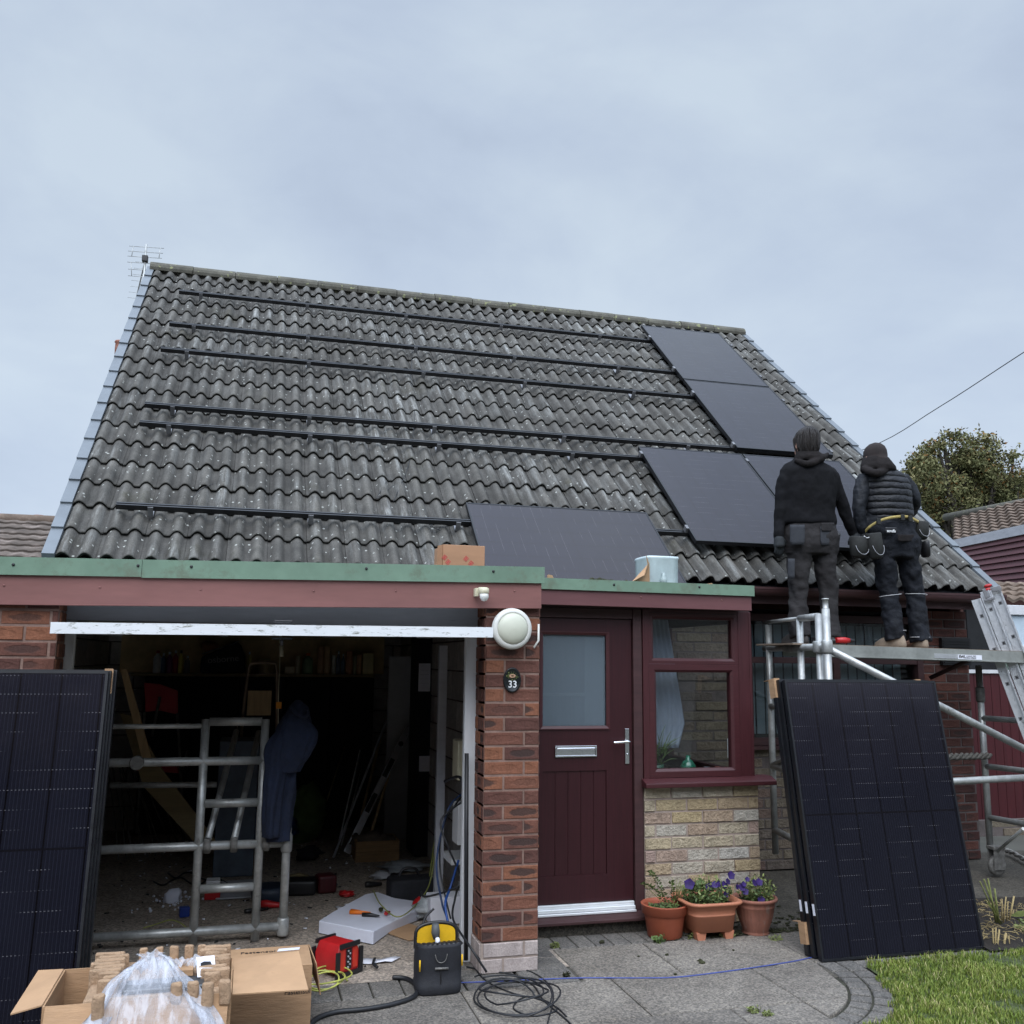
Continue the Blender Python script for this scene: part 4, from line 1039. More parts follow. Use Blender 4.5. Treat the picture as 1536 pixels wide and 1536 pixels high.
def roof_wire(pxs, lab, h=0.06):
    pts = []
    for px, py in pxs:
        d = rt*((px-768)/F_PX) - up*((py-768)/F_PX) + fw; n = V((0, -SR, CR)); pts.append(CAMP+d*((n.dot(V((0, EY, EZ)))+h-n.dot(CAMP))/n.dot(d)))
    mb = MB(); mb.tube(smooth_path(pts, 6), 0.0028, 6); tag(mb.build('roof_cable', M_rubber), lab, 'cable', 'loose cables lying on the tiles')
roof_wire([(283, 757), (290, 745), (300, 735), (312, 729), (320, 726)], 'short loose cable curling above the left end of the lowest rail')
roof_wire([(608, 480), (618, 520), (616, 570), (622, 620), (618, 665), (612, 700), (600, 730), (590, 752)], 'long thin cable hanging down the middle of the roof')
roof_wire([(580, 722), (572, 735), (566, 748), (590, 728)], 'small cable loop beside the long hanging one')
roof_wire([(640, 780), (652, 792), (668, 796), (660, 784), (645, 790), (672, 790)], 'tangled cable under the right end of the lowest rail')

# ================================================================== aerial, overhead line
ae = empty('tv_aerial', (-1.42, ry+0.2, 4.9), 'metal television aerial on a pole behind the left end of the ridge', 'aerial')
AX, AY = at(217, 400, Y=ry+0.2).x, ry+0.2
mb = MB(); mb.tube([(AX, AY, 4.9), (AX, AY, at(217, 366, Y=AY).z)], 0.012, 8); mb.build('mast', M_galv, ae)
mb = MB()
def arow(pxl, pxr, py0, py1, Yv=AY):
    a, b = at(pxl, py0, Y=Yv), at(pxr, py1, Y=Yv); mb.tube([a, b], 0.0035, 6)
for y, xl, xr in ((369, 194, 246), (376.5, 192.5, 244.5), (384, 191.5, 243), (393, 191, 243), (403.5, 192, 243), (413.5, 192, 240)):
    arow(xl, xr, y, y+3.5)
for x0, y0, x1, y1 in ((200, 369.5, 197.5, 384.5), (240.5, 372, 238.5, 387), (196.5, 393, 197.5, 413.5), (238, 396, 238, 412)):
    mb.tube([at(x0, y0, Y=AY), at(x1, y1, Y=AY)], 0.004, 6)
mb.build('reflector', M_galv, ae)
mb = MB()
b0, b1 = V((AX, AY+0.02, at(217, 388, Y=AY).z)), V((AX-0.22, AY+1.15, at(217, 388, Y=AY).z-0.10))
mb.tube([b0, b1], 0.008, 6)
for k in range(7):
    p = b0.lerp(b1, (k+0.5)/7); mb.tube([p-V((0.10, 0, 0)), p+V((0.10, 0, 0))], 0.003, 5)
mb.build('boom', M_galv, ae)
mb = MB(); p = at(218, 388, Y=AY); mb.box(p.x-0.035, p.x+0.03, AY-0.03, AY+0.03, p.z-0.04, p.z+0.035); mb.build('clamp', M_black, ae, bevel=0.008)
mb = MB(); A = V((9.1, 12.8, 4.93)); a = at(1296, 674, Y=13.0); b = at(1560, 513, Y=9.0)
mb.tube(smooth_path([a+V((-2, 0.8, -0.6)), a, (a+b)/2+V((0, 0, -0.05)), b, b+(b-a)*0.6], 6), 0.006, 6)
tag(mb.build('overhead_cable', M_rubber), 'thin overhead cable crossing the sky at the right', 'cable')

# ================================================================== neighbours
def simple_tiles(mb, O, U, S, W, L, gauge=0.33, per=0.32, amp=0.03):
    O, U, S = V(O), V(U).normalized(), V(S).normalized(); Nn = U.cross(S).normalized()
    if Nn.z < 0: Nn = -Nn
    rows = int(L/gauge+0.5); n = int(W/per)*6
    for r in range(rows):
        mb.t = (random.random(), 0.2, 0, 1); A = []; B = []; C = []
        for i in range(n+1):
            u = W*i/n; h = amp*(0.5+0.5*math.sin(2*PI*i/6))
            A.append(mb.v(O+U*u+S*(r*gauge-0.01)+Nn*(h+0.005))); B.append(mb.v(O+U*u+S*(r*gauge-0.01)+Nn*(h+0.045))); C.append(mb.v(O+U*u+S*(r*gauge+gauge)+Nn*(h+0.01)))
        for i in range(n): mb.f([A[i], A[i+1], B[i+1], B[i]]); mb.f([B[i], B[i+1], C[i+1], C[i]], smooth=True)
M_btile = mat('brown_concrete_tile', (0.13, 0.105, 0.088), 0.9, var=0.4, scale=3, bmp=0.4, dirt=((0.22, 0.18, 0.16), 3, 0.52))
M_btile2 = mat('weathered_brown_tile', (0.17, 0.125, 0.095), 0.9, var=0.35, scale=4, bmp=0.4, dirt=((0.26, 0.20, 0.16), 4, 0.55))
nlz = at(0, 838, Y=16.6).z-0.2; nlr = at(30, 781, Y=19.0).z
nl = empty('neighbour_house', (-5.5, 18, 0), 'far house with a brown tiled roof seen beyond the left verge', 'house')
mb = MB(); mb.prism([(-12, 17.0, 0), (-12, 21.0, 0), (-12, 21.0, nlz-0.02), (-12, 19.0, nlr-0.30), (-12, 17.0, nlz-0.02)], (10.5, 0, 0)); mb.build('wall', M_render, nl)
mb = MB(); mb.prism([(-12.3, 19.02, nlr), (-12.3, 21.4, nlz), (-12.3, 21.4, nlz-0.05), (-12.3, 19.02, nlr-0.05)], (10.9, 0, 0)); mb.build('rear_roof', M_btile, nl)
mb = MB(); o = at(0, 838, Y=16.6); tz = at(30, 781, Y=19.0); ln = math.hypot(2.4, tz.z-o.z+0.25)
simple_tiles(mb, (-12.3, 16.6, o.z-0.2), (1, 0, 0), (0, 2.4, tz.z-o.z+0.2), 10.9, ln, 0.30, 0.24, 0.016)
nr = mb.build('roof', M_btile, nl)
mb = MB(); mb.tube([(-12.3, 19.0, tz.z+0.02), (-1.4, 19.0, tz.z+0.02)], 0.10, 10); mb.build('ridge', M_btile2, nl)
p = at(58, 781, Y=19.2); mb = MB(); mb.lathe([(0.10, -0.2), (0.12, 0.0), (0.11, 0.07), (0.13, 0.09), (0.10, 0.1)], p, 14); mb.build('chimney_pot', M_tc3, nl)
nb = empty('brick_chimney', at(175, 525, Y=19) , 'small red chimney pot peeping over the left verge', 'chimney')
p = at(178, 522, Y=19); mb = MB(); mb.box(p.x-0.02, p.x+0.5, 18.75, 19.25, nlr-0.3, p.z-0.12); mb.build('stack', M_brick, nb)
mb = MB(); mb.lathe([(0.085, -0.2), (0.09, 0.0), (0.085, 0.09), (0.105, 0.11), (0.09, 0.14)], p+V((0.02, 0, 0)), 14); mb.build('pot', M_tc3, nb)
# right neighbour: tiled roof above dark red cladding, seen side-on
rn = empty('clad_house', (14.5, 15, 0), 'neighbouring house with maroon cladding under a brown tiled roof', 'house')
A0 = at(1432, 814, Y=17.0); A1 = at(1545, 790, Y=14.2); B0 = at(1418, 778, Y=19.4); B1 = at(1545, 754, Y=16.6)
C0 = at(1432, 886, Y=17.0); C1 = at(1545, 876.5, Y=14.2)
U = (A1-A0); Un = U.normalized(); S_ = (B0-A0); out = Un.cross(V((0, 0, 1))).normalized()
ext = 1.6
A1e = A0+U*ext; B1e = B0+(B1-B0)*ext; C1e = C0+(C1-C0)*ext
mb = MB(); W_ = (A1e-A0).length
simple_tiles(mb, A0+V((0, 0, 0.02)), U, (B0+B1)/2-(A0+A1)/2, W_, ((B0+B1)/2-(A0+A1)/2).length, 0.40, 0.36, 0.05); mb.build('roof', M_btile2, rn)
mb = MB(); mb.tube([B0+V((0, 0, 0.03)), B1e+V((0, 0, 0.03))], 0.09, 8); mb.build('ridge', M_ridge, rn)
mb = MB(); back = V((1.0, 2.5, 0)).normalized()*0.05
n = 9
for k in range(n):
    f0, f1 = k/n, (k+0.94)/n
    a, b, c, d = A0.lerp(C0, f1), A1e.lerp(C1e, f1), A1e.lerp(C1e, f0), A0.lerp(C0, f0)
    tl_ = V((-0.05, -0.02, 0))
    mb.prism([a+tl_, b+tl_, c, d], V((0.12, 0.05, 0)))
mb.build('cladding', mat('maroon_cladding_board', (0.10, 0.030, 0.036), 0.5, var=0.15, scale=3, stretch=(0.5, 0.5, 5), bmp=0.1), rn)
mb = MB(); dz_ = V((0, 0, 0.16)); mb.prism([A0+V((-0.08, -0.04, -0.13)), A1e+V((-0.08, -0.04, -0.13)), A1e+V((-0.08, -0.04, 0.05)), A0+V((-0.08, -0.04, 0.05))], V((0.07, 0.03, 0))); mb.build('gutter', M_header, rn)
mb = MB(); q0, q1 = C0+V((0.2, 0.1, 0)), C1e+V((0.2, 0.1, 0))
mb.prism([V((q0.x, q0.y, 0)), V((q1.x, q1.y, 0)), q1, q0], V((0.3, 0.12, 0))); mb.build('wall', M_brickdark, rn)
# lean-to tiles and white bay below the cladding
ba = empty('bay_window', (8.0, 9.2, 0), 'white framed bay window with a small tiled roof behind the ladder', 'bay window')
Yb = 9.6
mb = MB(); a = at(1452, 905, Y=Yb); b = at(1560, 903, Y=Yb); c = at(1560, 879, Y=Yb+0.9)
simple_tiles(mb, (a.x-0.3, Yb, a.z+0.02), (1, 0, 0), (0, 0.9, c.z-a.z), 4, math.hypot(0.9, c.z-a.z), 0.22, 0.2, 0.04); mb.build('roof', M_btile2, ba)
mb = MB(); a = at(1500, 914, Y=Yb); b = at(1600, 950, Y=Yb)
zt = at(1520, 908, Y=Yb).z; zm = at(1520, 925, Y=Yb).z; zb_ = at(1520, 968, Y=Yb).z; zbb = at(1520, 978, Y=Yb).z
x0b = at(1497, 940, Y=Yb).x
mb.box(x0b, x0b+4, Yb-0.05, Yb+0.03, zm+0.02, zt); mb.box(x0b, x0b+4, Yb-0.04, Yb+0.03, zbb, zb_)
mb.box(x0b, x0b+0.07, Yb-0.04, Yb+0.03, zb_+0.0005, zm+0.0195); mb.box(x0b+1.2, x0b+1.27, Yb-0.04, Yb+0.03, zb_+0.0005, zm+0.0195)
mb.build('frame', M_jamb, ba, bevel=0.006)
mb = MB(); mb.box(x0b+0.0705, x0b+1.1995, Yb-0.01, Yb, zb_+0.001, zm+0.019); mb.box(x0b+1.2705, x0b+4, Yb-0.01, Yb, zb_+0.001, zm+0.019)
mb.build('pane', mat('sky_reflection_pane', (0.50, 0.60, 0.68), 0.15, var=0.06, bmp=0, spec=0.8), ba)  # opaque pale blue base colour stands in for sky reflected in the glass
mb = MB(); mb.box(x0b, x0b+4, Yb-0.03, Yb+0.03, 1.25, zbb-0.001); mb.build('wall', M_brickdark, ba)
mb = MB(); mb.box(x0b-0.4, x0b+4, Yb+0.05, Yb+0.1, 0, zt); mb.build('rear_wall', M_dark, ba)
# dark red boarded fence with a pale capping, low stone wall under it
fe = empty('boarded_fence', (7.6, 8.0, 0), 'dark red boarded fence with a white capping behind the scaffold', 'fence')
FY = 8.0; fx = 6.06; f0 = at(1485, 1010, Y=FY); f1 = at(1485, 1232, Y=FY)
mb = MB(); x = fx
while x < 11: mb.box(x, x+0.095, FY, FY+0.02, f1.z, f0.z); x += 0.10
mb.build('boards', M_reddk, fe)
mb = MB(); mb.box(fx, 11, FY-0.02, FY+0.05, f0.z+0.001, f0.z+0.035); mb.build('capping', M_jamb, fe)
mb = MB(); mb.box(at(1500, 995, Y=FY+0.3).x, 11, FY+0.3, FY+0.34, f0.z+0.02, f0.z+0.18); mb.build('back_board', M_green, fe)
mb = MB(); bricks(mb, (6.06, FY-0.05, -0.03), (1, 0, 0), (0, -1, 0), 5, max(0.15, f1.z+0.025), L=0.35, h=0.09, jit=0.008, depth=0.1)
lw = mb.build('low_stone_wall', M_stonedark); lw.data.materials.append(M_mortar_d)
tag(lw, 'low dark stone wall beneath the red boarded fence', 'wall')
# opposite side of the street, seen only in the glass
op = empty('opposite_house', (1, -17, 0), 'brick house across the street, behind the camera', 'house')
mb = MB(); mb.box(1.5, 36, -20, -12, -0.03, 5.0); mb.build('wall', M_render, op)
mb = MB(); mb.prism([(1.0, -11.6, 5.0), (1.0, -16, 9.0), (1.0, -20.4, 5.0)], (36, 0, 0)); mb.build('roof', M_btile, op)
mb = MB(); mb.box(-26, 0.95, -18, -10, -0.03, 5.0); mb.prism([(-26.5, -9.6, 5.0), (-26.5, -13, 9.0), (-26.5, -18.4, 5.0)], (27.4, 0, 0)); mb.build('side_wing', M_btile, op)

# ================================================================== trees
def leafmat(name, a, b_, c):
    m, nt, b = newmat(name); t = N(nt, 'ShaderNodeAttribute', attribute_name='tint'); sep = N(nt, 'ShaderNodeSeparateColor'); nt.links.new(t.outputs['Color'], sep.inputs[0])
    nt.links.new(ramp(nt, sep.outputs[0], [(0, a), (0.5, b_), (0.92, c), (1, (0.20, 0.10, 0.03))]), b.inputs['Base Color']); b.inputs['Roughness'].default_value = 0.7
    b.inputs['Specular IOR Level'].default_value = 0.2; return m
M_tleaf = leafmat('autumn_leaf', (0.07, 0.078, 0.032), (0.13, 0.13, 0.054), (0.20, 0.18, 0.085))
M_bark = mat('grey_bark', (0.06, 0.05, 0.04), 0.9, var=0.3, scale=6, bmp=0.8)
def tree(base, blobs, nleaf, seed, label, leaf=0.085):
    rg = random.Random(seed); t = empty('broadleaf_tree', base, label, 'tree', 'trees beyond the houses')
    B = V(base); mb = MB(); fork = B+V((0, 0, blobs[0][0].z*0.45))
    mb.tube(smooth_path([B, B+V((0.1, 0, 1.5)), fork], 5), [0.30-0.012*i for i in range(11)], 10)
    for c, r in blobs:
        for _ in range(5):
            tip = c+V((rg.uniform(-1, 1), rg.uniform(-1, 1), rg.uniform(-0.6, 1)))*r*0.75
            mid = fork.lerp(tip, 0.5)+V((rg.uniform(-.3, .3), rg.uniform(-.3, .3), rg.uniform(-.1, .4)))
            pth = smooth_path([fork, mid, tip], 5); mb.tube(pth, [0.13*(1-i/len(pth))+0.012 for i in range(len(pth))], 6)
            for _2 in range(4):
                q = pth[rg.randrange(4, len(pth))]; e = q+V((rg.uniform(-1, 1), rg.uniform(-1, 1), rg.uniform(-.3, .9)))*r*0.45
                mb.tube([q, (q+e)/2+V((0, 0, 0.05)), e], [0.03, 0.018, 0.006], 5)
    mb.build('trunk', M_bark, t)
    mb = MB(); tot = sum(r**2 for _, r in blobs)
    cl = []
    for c, r in blobs:
        for _ in range(int(190*r*r/tot*3.2)+4):
            d = V((rg.gauss(0, 1), rg.gauss(0, 1), rg.gauss(0, 1))).normalized()*r*(rg.uniform(0.25, 1.08)**0.6)
            if mnoise.noise((c+d)*1.3+V((seed, 0, 0))) < -0.14: continue
            cl.append((c+d, rg.uniform(0.16, 0.42)*r*0.42+0.12, rg.uniform(-0.25, 0.25)))
    for _ in range(nleaf):
        c, r, tn = rg.choice(cl); d = V((rg.gauss(0, 0.5), rg.gauss(0, 0.5), rg.gauss(0, 0.42)))*r*1.25; p = c+d
        n = V((rg.gauss(0, 1), rg.gauss(0, 1), rg.gauss(0, 1)+0.6)).normalized(); x = n.orthogonal().normalized(); x.rotate(Matrix.Rotation(rg.uniform(0, 6.28), 3, n)); y = n.cross(x); L = leaf*rg.uniform(0.6, 1.4)
        mb.t = (min(1, max(0, rg.gauss(0.45+tn+0.3*d.z/r, 0.17))), 0, 0, 1)
        mb.poly([p-x*L, p-y*L*0.5, p+x*L, p+y*L*0.5])
    mb.build('crown', M_tleaf, t, recalc=False)
TY = 24
def tb(px, py, r, dy=0): return (at(px, py, Y=TY+dy), r)
tree((21.2, 24, 0), [tb(1440, 715, 1.15), tb(1392, 722, 0.8, -0.5), tb(1408, 698, 0.75, 0.6), tb(1455, 684, 0.75), tb(1492, 710, 0.95, -0.4), tb(1425, 755, 0.95), tb(1475, 755, 1.1, 0.5), tb(1378, 702, 0.45), tb(1430, 676, 0.5, -0.3), tb(1512, 745, 0.65, 0.5), tb(1395, 765, 0.6)], 30000, 5, 'round crowned autumn tree rising behind the maroon clad house', 0.056)
tree((25.2, 26, 0), [tb(1560, 745, 0.9, 2), tb(1540, 762, 0.6, 2), tb(1585, 725, 1.0, 2)], 9000, 9, 'second green tree cut off by the right edge of the photo', 0.06)
tree((-14, 45, 0), [(V((-13, 45, 4)), 1.6), (V((-15, 45, 4.2)), 1.7)], 100, 19, 'x') if False else None
# ================================================================== scaffold
def pipe(mb, a, b, r=0.0245, seg=14): mb.tube([a, b], r, seg); return mb
def P1(name, a, b, parent, r=0.0245, m=None): mb = MB(); pipe(mb, a, b, r); return mb.build(name, m or M_galv, parent)
def coupler(c, parent, ax=V((1, 0, 0)), r=0.038, L=0.035, m=None):
    mb = MB(); c = V(c); mb.tube([c-ax*L, c-ax*L*0.8, c+ax*L*0.8, c+ax*L], [r*0.85, r, r, r*0.85], 14)
    o = mb.build('coupler', m or M_galvdirty, parent); return o
# left frame standing inside the garage mouth
FYL = 5.92
fr = empty('scaffolding', (-0.1, FYL, 0), 'galvanised scaffold end frame standing in the garage doorway', 'scaffold frame')
def zf(px, py): return at(px, py, Y=FYL)
def up_(name, top, bot): return P1(name, top, bot, fr)
xA0, xA1 = zf(308, 1080), zf(290, 1416); xB0, xB1 = zf(400, 1080), zf(380, 1412); xC0, xC1 = zf(436, 1140), zf(423, 1400)
def vert(pxt, pyt, pxb, pyb, name='standard'):
    a, b = zf(pxt, pyt), zf(pxb, pyb); x = (a.x+b.x)/2
    P1(name, (x, FYL, a.z), (x, FYL, max(b.z, 0.0)), fr); return x, a.z
xa, za_ = vert(308, 1079, 290, 1420); xb, zb__ = vert(400, 1079, 380, 1415); xc, zc_ = vert(436, 1142, 423, 1402)
def hbar(px0, py0, px1, py1, r=0.0245, name='ledger', e0=None, e1=None, Y=FYL):
    a, b = at(px0, py0, Y=Y), at(px1, py1, Y=Y); z = (a.z+b.z)/2; P1(name, (e0 if e0 is not None else a.x, Y, z), (e1 if e1 is not None else b.x, Y, z), fr, r); return z
XLf = -1.02
z1 = hbar(310, 1083, 398, 1082, e0=xa+0.02, e1=xb-0.02, name='rung')
z2 = hbar(205, 1144, 410, 1140, e0=XLf, e1=xb+0.09)
z3 = hbar(303, 1205, 390, 1204, e0=xa+0.02, e1=xb-0.02, name='rung')
z4 = hbar(155, 1273, 425, 1266, e0=XLf, e1=xc)
z5 = hbar(295, 1333, 375, 1331, e0=xa+0.02, e1=xb-0.02, name='rung')
z6 = hbar(140, 1404, 423, 1392, e0=XLf, e1=xc)
hbar(172, 1091, 302, 1088, r=0.014, e0=XLf, e1=xa, name='guard_rail', Y=FYL+0.001)
P1('standard', (XLf, FYL, 1.25), (XLf, FYL, 0.0), fr)
for p in ((xc, z4), (xc, z6)): coupler((p[0], FYL, p[1]), fr, V((0, 0, 1)), 0.034, 0.05, M_galv)
for px in (311, 351, 399):
    p = zf(px, 1262); coupler((p.x, FYL, z4), fr, V((0, 0, 1)), 0.022, 0.04); coupler((p.x, FYL-0.005, z4), fr, V((1, 0, 0)), 0.036, 0.02)
p = zf(206, 1141); coupler((p.x, FYL-0.02, z2), fr, V((0, 1, 0)), 0.040, 0.02)
P1('brace', zf(311, 1262)+V((0, 0.05, 0)), zf(311, 1262)+V((0.12, 0.9, 0.55)), fr, 0.02)
P1('brace', zf(351, 1262)+V((0, 0.05, 0)), zf(351, 1262)+V((0.12, 0.9, 0.55)), fr, 0.02)
mb = MB(); a, b = zf(432, 1195), zf(429, 1250); mb.lathe([(0.0255, 0), (0.0255, a.z-b.z)], (xc, FYL, b.z), 16, cap=False)
mb.build('label_tape', mat('worn_label_tape', (0.62, 0.62, 0.60), 0.6, var=0.1, scale=10, bmp=0.1, spots=((0.05, 0.05, 0.05), 70, 0.55)), fr)
# back rails of the left frame deeper inside
P1('ledger', at(165, 1178, Y=7.0), at(325, 1177, Y=7.0), fr, 0.02)

# right tower
tw = empty('scaffold_tower', (4.7, 6.0, 0), 'galvanised scaffold tower on castors in front of the house window', 'scaffold tower')
dirf = V((0.19, 0.98, 0)).normalized()
A_ = V((3.83, 6.10, 0)); B_ = A_-dirf*0.345; C_ = A_-dirf*0.475; D_ = A_+dirf*0.66
def zat(p, px, py):      # height of pixel row at plan point p
    t = at(px, py, Y=p.y); return t.z
ztop = zat(B_, 1205, 920)
P1('standard', (*A_.xy, zat(A_, 1178, 925)), (*A_.xy, zat(A_, 1190, 1308)), tw)
P1('standard', (*B_.xy, zat(B_, 1207, 920)), (*B_.xy, 0.12), tw)
P1('standard', (*C_.xy, zat(C_, 1230, 913)), (*C_.xy, 0.16), tw, 0.0265)
P1('standard', (*D_.xy, 1.9), (*D_.xy, 0.16), tw)
mb = MB(); z = zat(C_, 1230, 913); mb.lathe([(0.0265, 0), (0.019, 0.004), (0.019, 0.06), (0.024, 0.062), (0.024, 0.07), (0.018, 0.071)], (*C_.xy, z), 16); mb.build('spigot', M_galv, tw)
def fbar(p, q, z, r=0.0245, name='ledger'): return P1(name, (p.x, p.y, z), (q.x, q.y, z), tw, r)
zr = (zat(A_, 1178, 922)+zat(B_, 1207, 921))/2
fbar(A_, B_, zr-0.02, name='rung')
zl1 = zat(A_, 1180, 971); fbar(D_+dirf*0.1, C_, zl1)
fbar(D_+dirf*0.1, A_, zat(A_, 1170, 927), 0.014, 'guard_rail')
fbar(D_, C_, zat(A_, 1182, 1066)); zl3 = zat(A_, 1184, 1165); fbar(D_, C_, zl3); zl4 = zat(A_, 1187, 1271); fbar(D_, C_, zl4); 
for u, z in ((0.10, zl1), (0.22, zl1)): coupler(A_+dirf*u+V((0, 0, z)), tw, V((-0.1, -0.2, 1)).normalized(), 0.045, 0.03, M_galv)
coupler((*B_.xy, zl1), tw, V((0, 0, 1)), 0.045, 0.04, M_galv); coupler((*C_.xy, zl1), tw, V((0, 0, 1)), 0.036, 0.045, M_galv)
coupler((*A_.xy, zat(A_, 1187, 1218)), tw, V((0, 0, 1)), 0.031, 0.015)
P1('brace', (D_.x, D_.y, zat(D_, 1133, 1148)), (*(A_-dirf*0.1).xy, zat(A_, 1182, 1120)), tw, 0.02)
# right end frame
Cr = V((5.56, 6.42, 0)); dr2 = V((0.19, 0.98, 0)).normalized()
Ce = at(1486, 1281, Y=6.42)
P1('standard', (Ce.x, 6.42, 1.60), (Ce.x, 6.42, 0.19), tw)
F_ = V((Ce.x, 6.42, 0)); Fn = F_-V((0.08, 0.95, 0))*1.3
for py0 in (1077, 1149, 1226):
    z = at(1483, py0, Y=6.42).z; P1('ledger', (F_.x, F_.y, z), (Fn.x+0.3, Fn.y, z-0.0), tw, 0.022)
P1('standard', (Fn.x+0.3, Fn.y, 2.0), (Fn.x+0.3, Fn.y, 0.16), tw)
coupler((Ce.x, 6.42, 1.37), tw, V((0, 0, 1)), 0.034, 0.06, M_galvdirty)
P1('brace', at(1535, 1243, Y=5.9), at(1489, 1283, Y=6.42), tw, 0.012)
# castor
cw = MB(); p = at(1490, 1305, Y=6.40); cw.lathe([(0.02, -0.02), (0.06, -0.02), (0.075, -0.012), (0.078, 0), (0.075, 0.012), (0.06, 0.02), (0.02, 0.02)], (p.x, 6.36, 0.08), 24, 'y')
ca = cw.build('castor', M_galvdirty, tw); mb = MB(); mb.box(p.x-0.05, p.x+0.05, 6.325, 6.332, 0.05, 0.20); mb.box(p.x-0.05, p.x+0.05, 6.388, 6.395, 0.05, 0.20); mb.box(p.x-0.055, p.x+0.055, 6.32, 6.40, 0.2005, 0.225); mb.build('fork', M_galvdirty, ca, bevel=0.004)
# front horizontals and the long diagonal
za1 = at(1425, 1166, Y=5.95).z; P1('ledger', (3.75, 5.62, za1-0.0), (6.4, 5.95, za1), tw, 0.024)
P1('brace', at(1236, 972, Y=5.66)+V((0.02, 0, 0)), at(1600, 1156, Y=5.75), tw, 0.0255)
mb = MB(); a, b = at(1425, 1135, Y=6.35), at(1482, 1136, Y=6.35)
rg = random.Random(4)
for k in range(3):
    pts = [(a.x-0.5+(b.x-a.x+0.52)*i/30, 6.35+0.018*math.sin(i*1.3+k*2.1), a.z+0.018*math.cos(i*1.3+k*2.1)) for i in range(31)]; mb.tube(pts, 0.013, 6)
tag(mb.build('rope', mat('old_grey_rope', (0.10, 0.095, 0.085), 0.95, var=0.4, scale=40, bmp=0.8)), 'thick weathered rope tied along the scaffold beside the brick pier', 'rope')
mb = MB(); pth = smooth_path([at(1487, 1270, Z=0.02), at(1500, 1277, Z=0.02), at(1516, 1280, Z=0.02), at(1545, 1296, Z=0.02)], 8)
for k in range(2): mb.tube([V((p.x+0.012*math.sin(i*1.4+k*3), p.y, p.z+0.012+0.012*math.cos(i*1.4+k*3))) for i, p in enumerate(pth)], 0.012, 6)
tag(mb.build('rope', mat('pale_grey_rope', (0.30, 0.29, 0.27), 0.95, var=0.4, scale=40, bmp=0.8)), 'pale rope lying on the ground by the castor', 'rope')
P1('brace', at(1395, 1017, Y=6.7), at(1465, 985, Y=6.4), tw, 0.018, M_maroondark)
# working platform
pf_ = empty('work_platform', (4.9, 6.3, 1.6), 'long timber and steel work platform under the two workers', 'platform')
pz = 1.735
l0, l1 = at(1236, 966, Y=6.04), at(1500, 976, Y=6.10)
zl_, zr_ = l0.z, l1.z
def plank(mb, x0, x1, y0, y1, a, b):
    def zx(x): return zl_+(zr_-zl_)*(x-l0.x)/(l1.x-l0.x)
    v_ = [mb.v((x, y, zx(x)+h)) for h in (a, b) for x, y in ((x0, y0), (x1, y0), (x1, y1), (x0, y1))]
    for q in ((0, 1, 5, 4), (1, 2, 6, 5), (2, 3, 7, 6), (3, 0, 4, 7), (4, 5, 6, 7), (3, 2, 1, 0)): mb.f([v_[i] for i in q])
x1p = 6.35
mb = MB(); plank(mb, l0.x-0.25, x1p, 6.045, 6.56, -0.012, 0.0); mb.build('deck', mat('worn_deck_ply', (0.20, 0.15, 0.11), 0.85, var=0.3, scale=6, stretch=(0.5, 3, 3), bmp=0.3), pf_)
mb = MB(); plank(mb, l0.x-0.02, x1p, 6.04, 6.044, -0.088, -0.003); plank(mb, l0.x-0.02, x1p, 6.025, 6.04, -0.088, -0.083); plank(mb, l0.x-0.02, x1p, 6.56, 6.565, -0.085, -0.013); mb.build('side_rail', mat('dull_steel_beam', (0.30, 0.31, 0.29), 0.5, metal=0.4, var=0.2, scale=6, bmp=0.15, dirt=((0.14, 0.13, 0.11), 8, 0.6)), pf_)
s0, s1 = at(1402, 985, Y=6.036), at(1437, 986, Y=6.036); s2 = at(1473, 988, Y=6.036)
def zx(x): return zl_+(zr_-zl_)*(x-l0.x)/(l1.x-l0.x)
mb = MB(); plank(mb, s0.x, s1.x, 6.037, 6.0395, -0.074, -0.040); mb.build('label_strip', M_alu, pf_)
mb = MB(); plank(mb, s1.x+0.001, s2.x, 6.036, 6.0395, -0.076, -0.042); lb = mb.build('label', M_paper, pf_)
text('SWL', 0.030, (s1.x+0.038, 6.0345, zx(s1.x)-0.059), FRONT, M_black, lb, bold=0.0008)
text('1.5 kN/m2  MAX', 0.013, (s1.x+0.115, 6.0345, zx(s1.x)-0.053), FRONT, M_black, lb)
text('EVENLY SPREAD', 0.013, (s1.x+0.115, 6.0345, zx(s1.x)-0.067), FRONT, M_black, lb)

# ================================================================== triple ladder
ld = empty('extension_ladder', (6.2, 6.1, 0), 'aluminium triple extension ladder leaning on the right gutter', 'ladder')
LY = 6.0
T0 = at(1457, 901, Y=6.25); dp = V((T0.x+0.16, T0.y, 0)).normalized()
def on_plane(px, py):
    d = rt*((px-768)/F_PX) - up*((py-768)/F_PX) + fw
    return CAMP + d*((T0-CAMP).dot(dp)/d.dot(dp))
dp = V((T0.x+0.16, T0.y, 0)).normalized(); dpn = dp
hd_ = V((dp.y, -dp.x, 0)); d_ = rt*((1517-768)/F_PX) - up*((1060-768)/F_PX) + fw
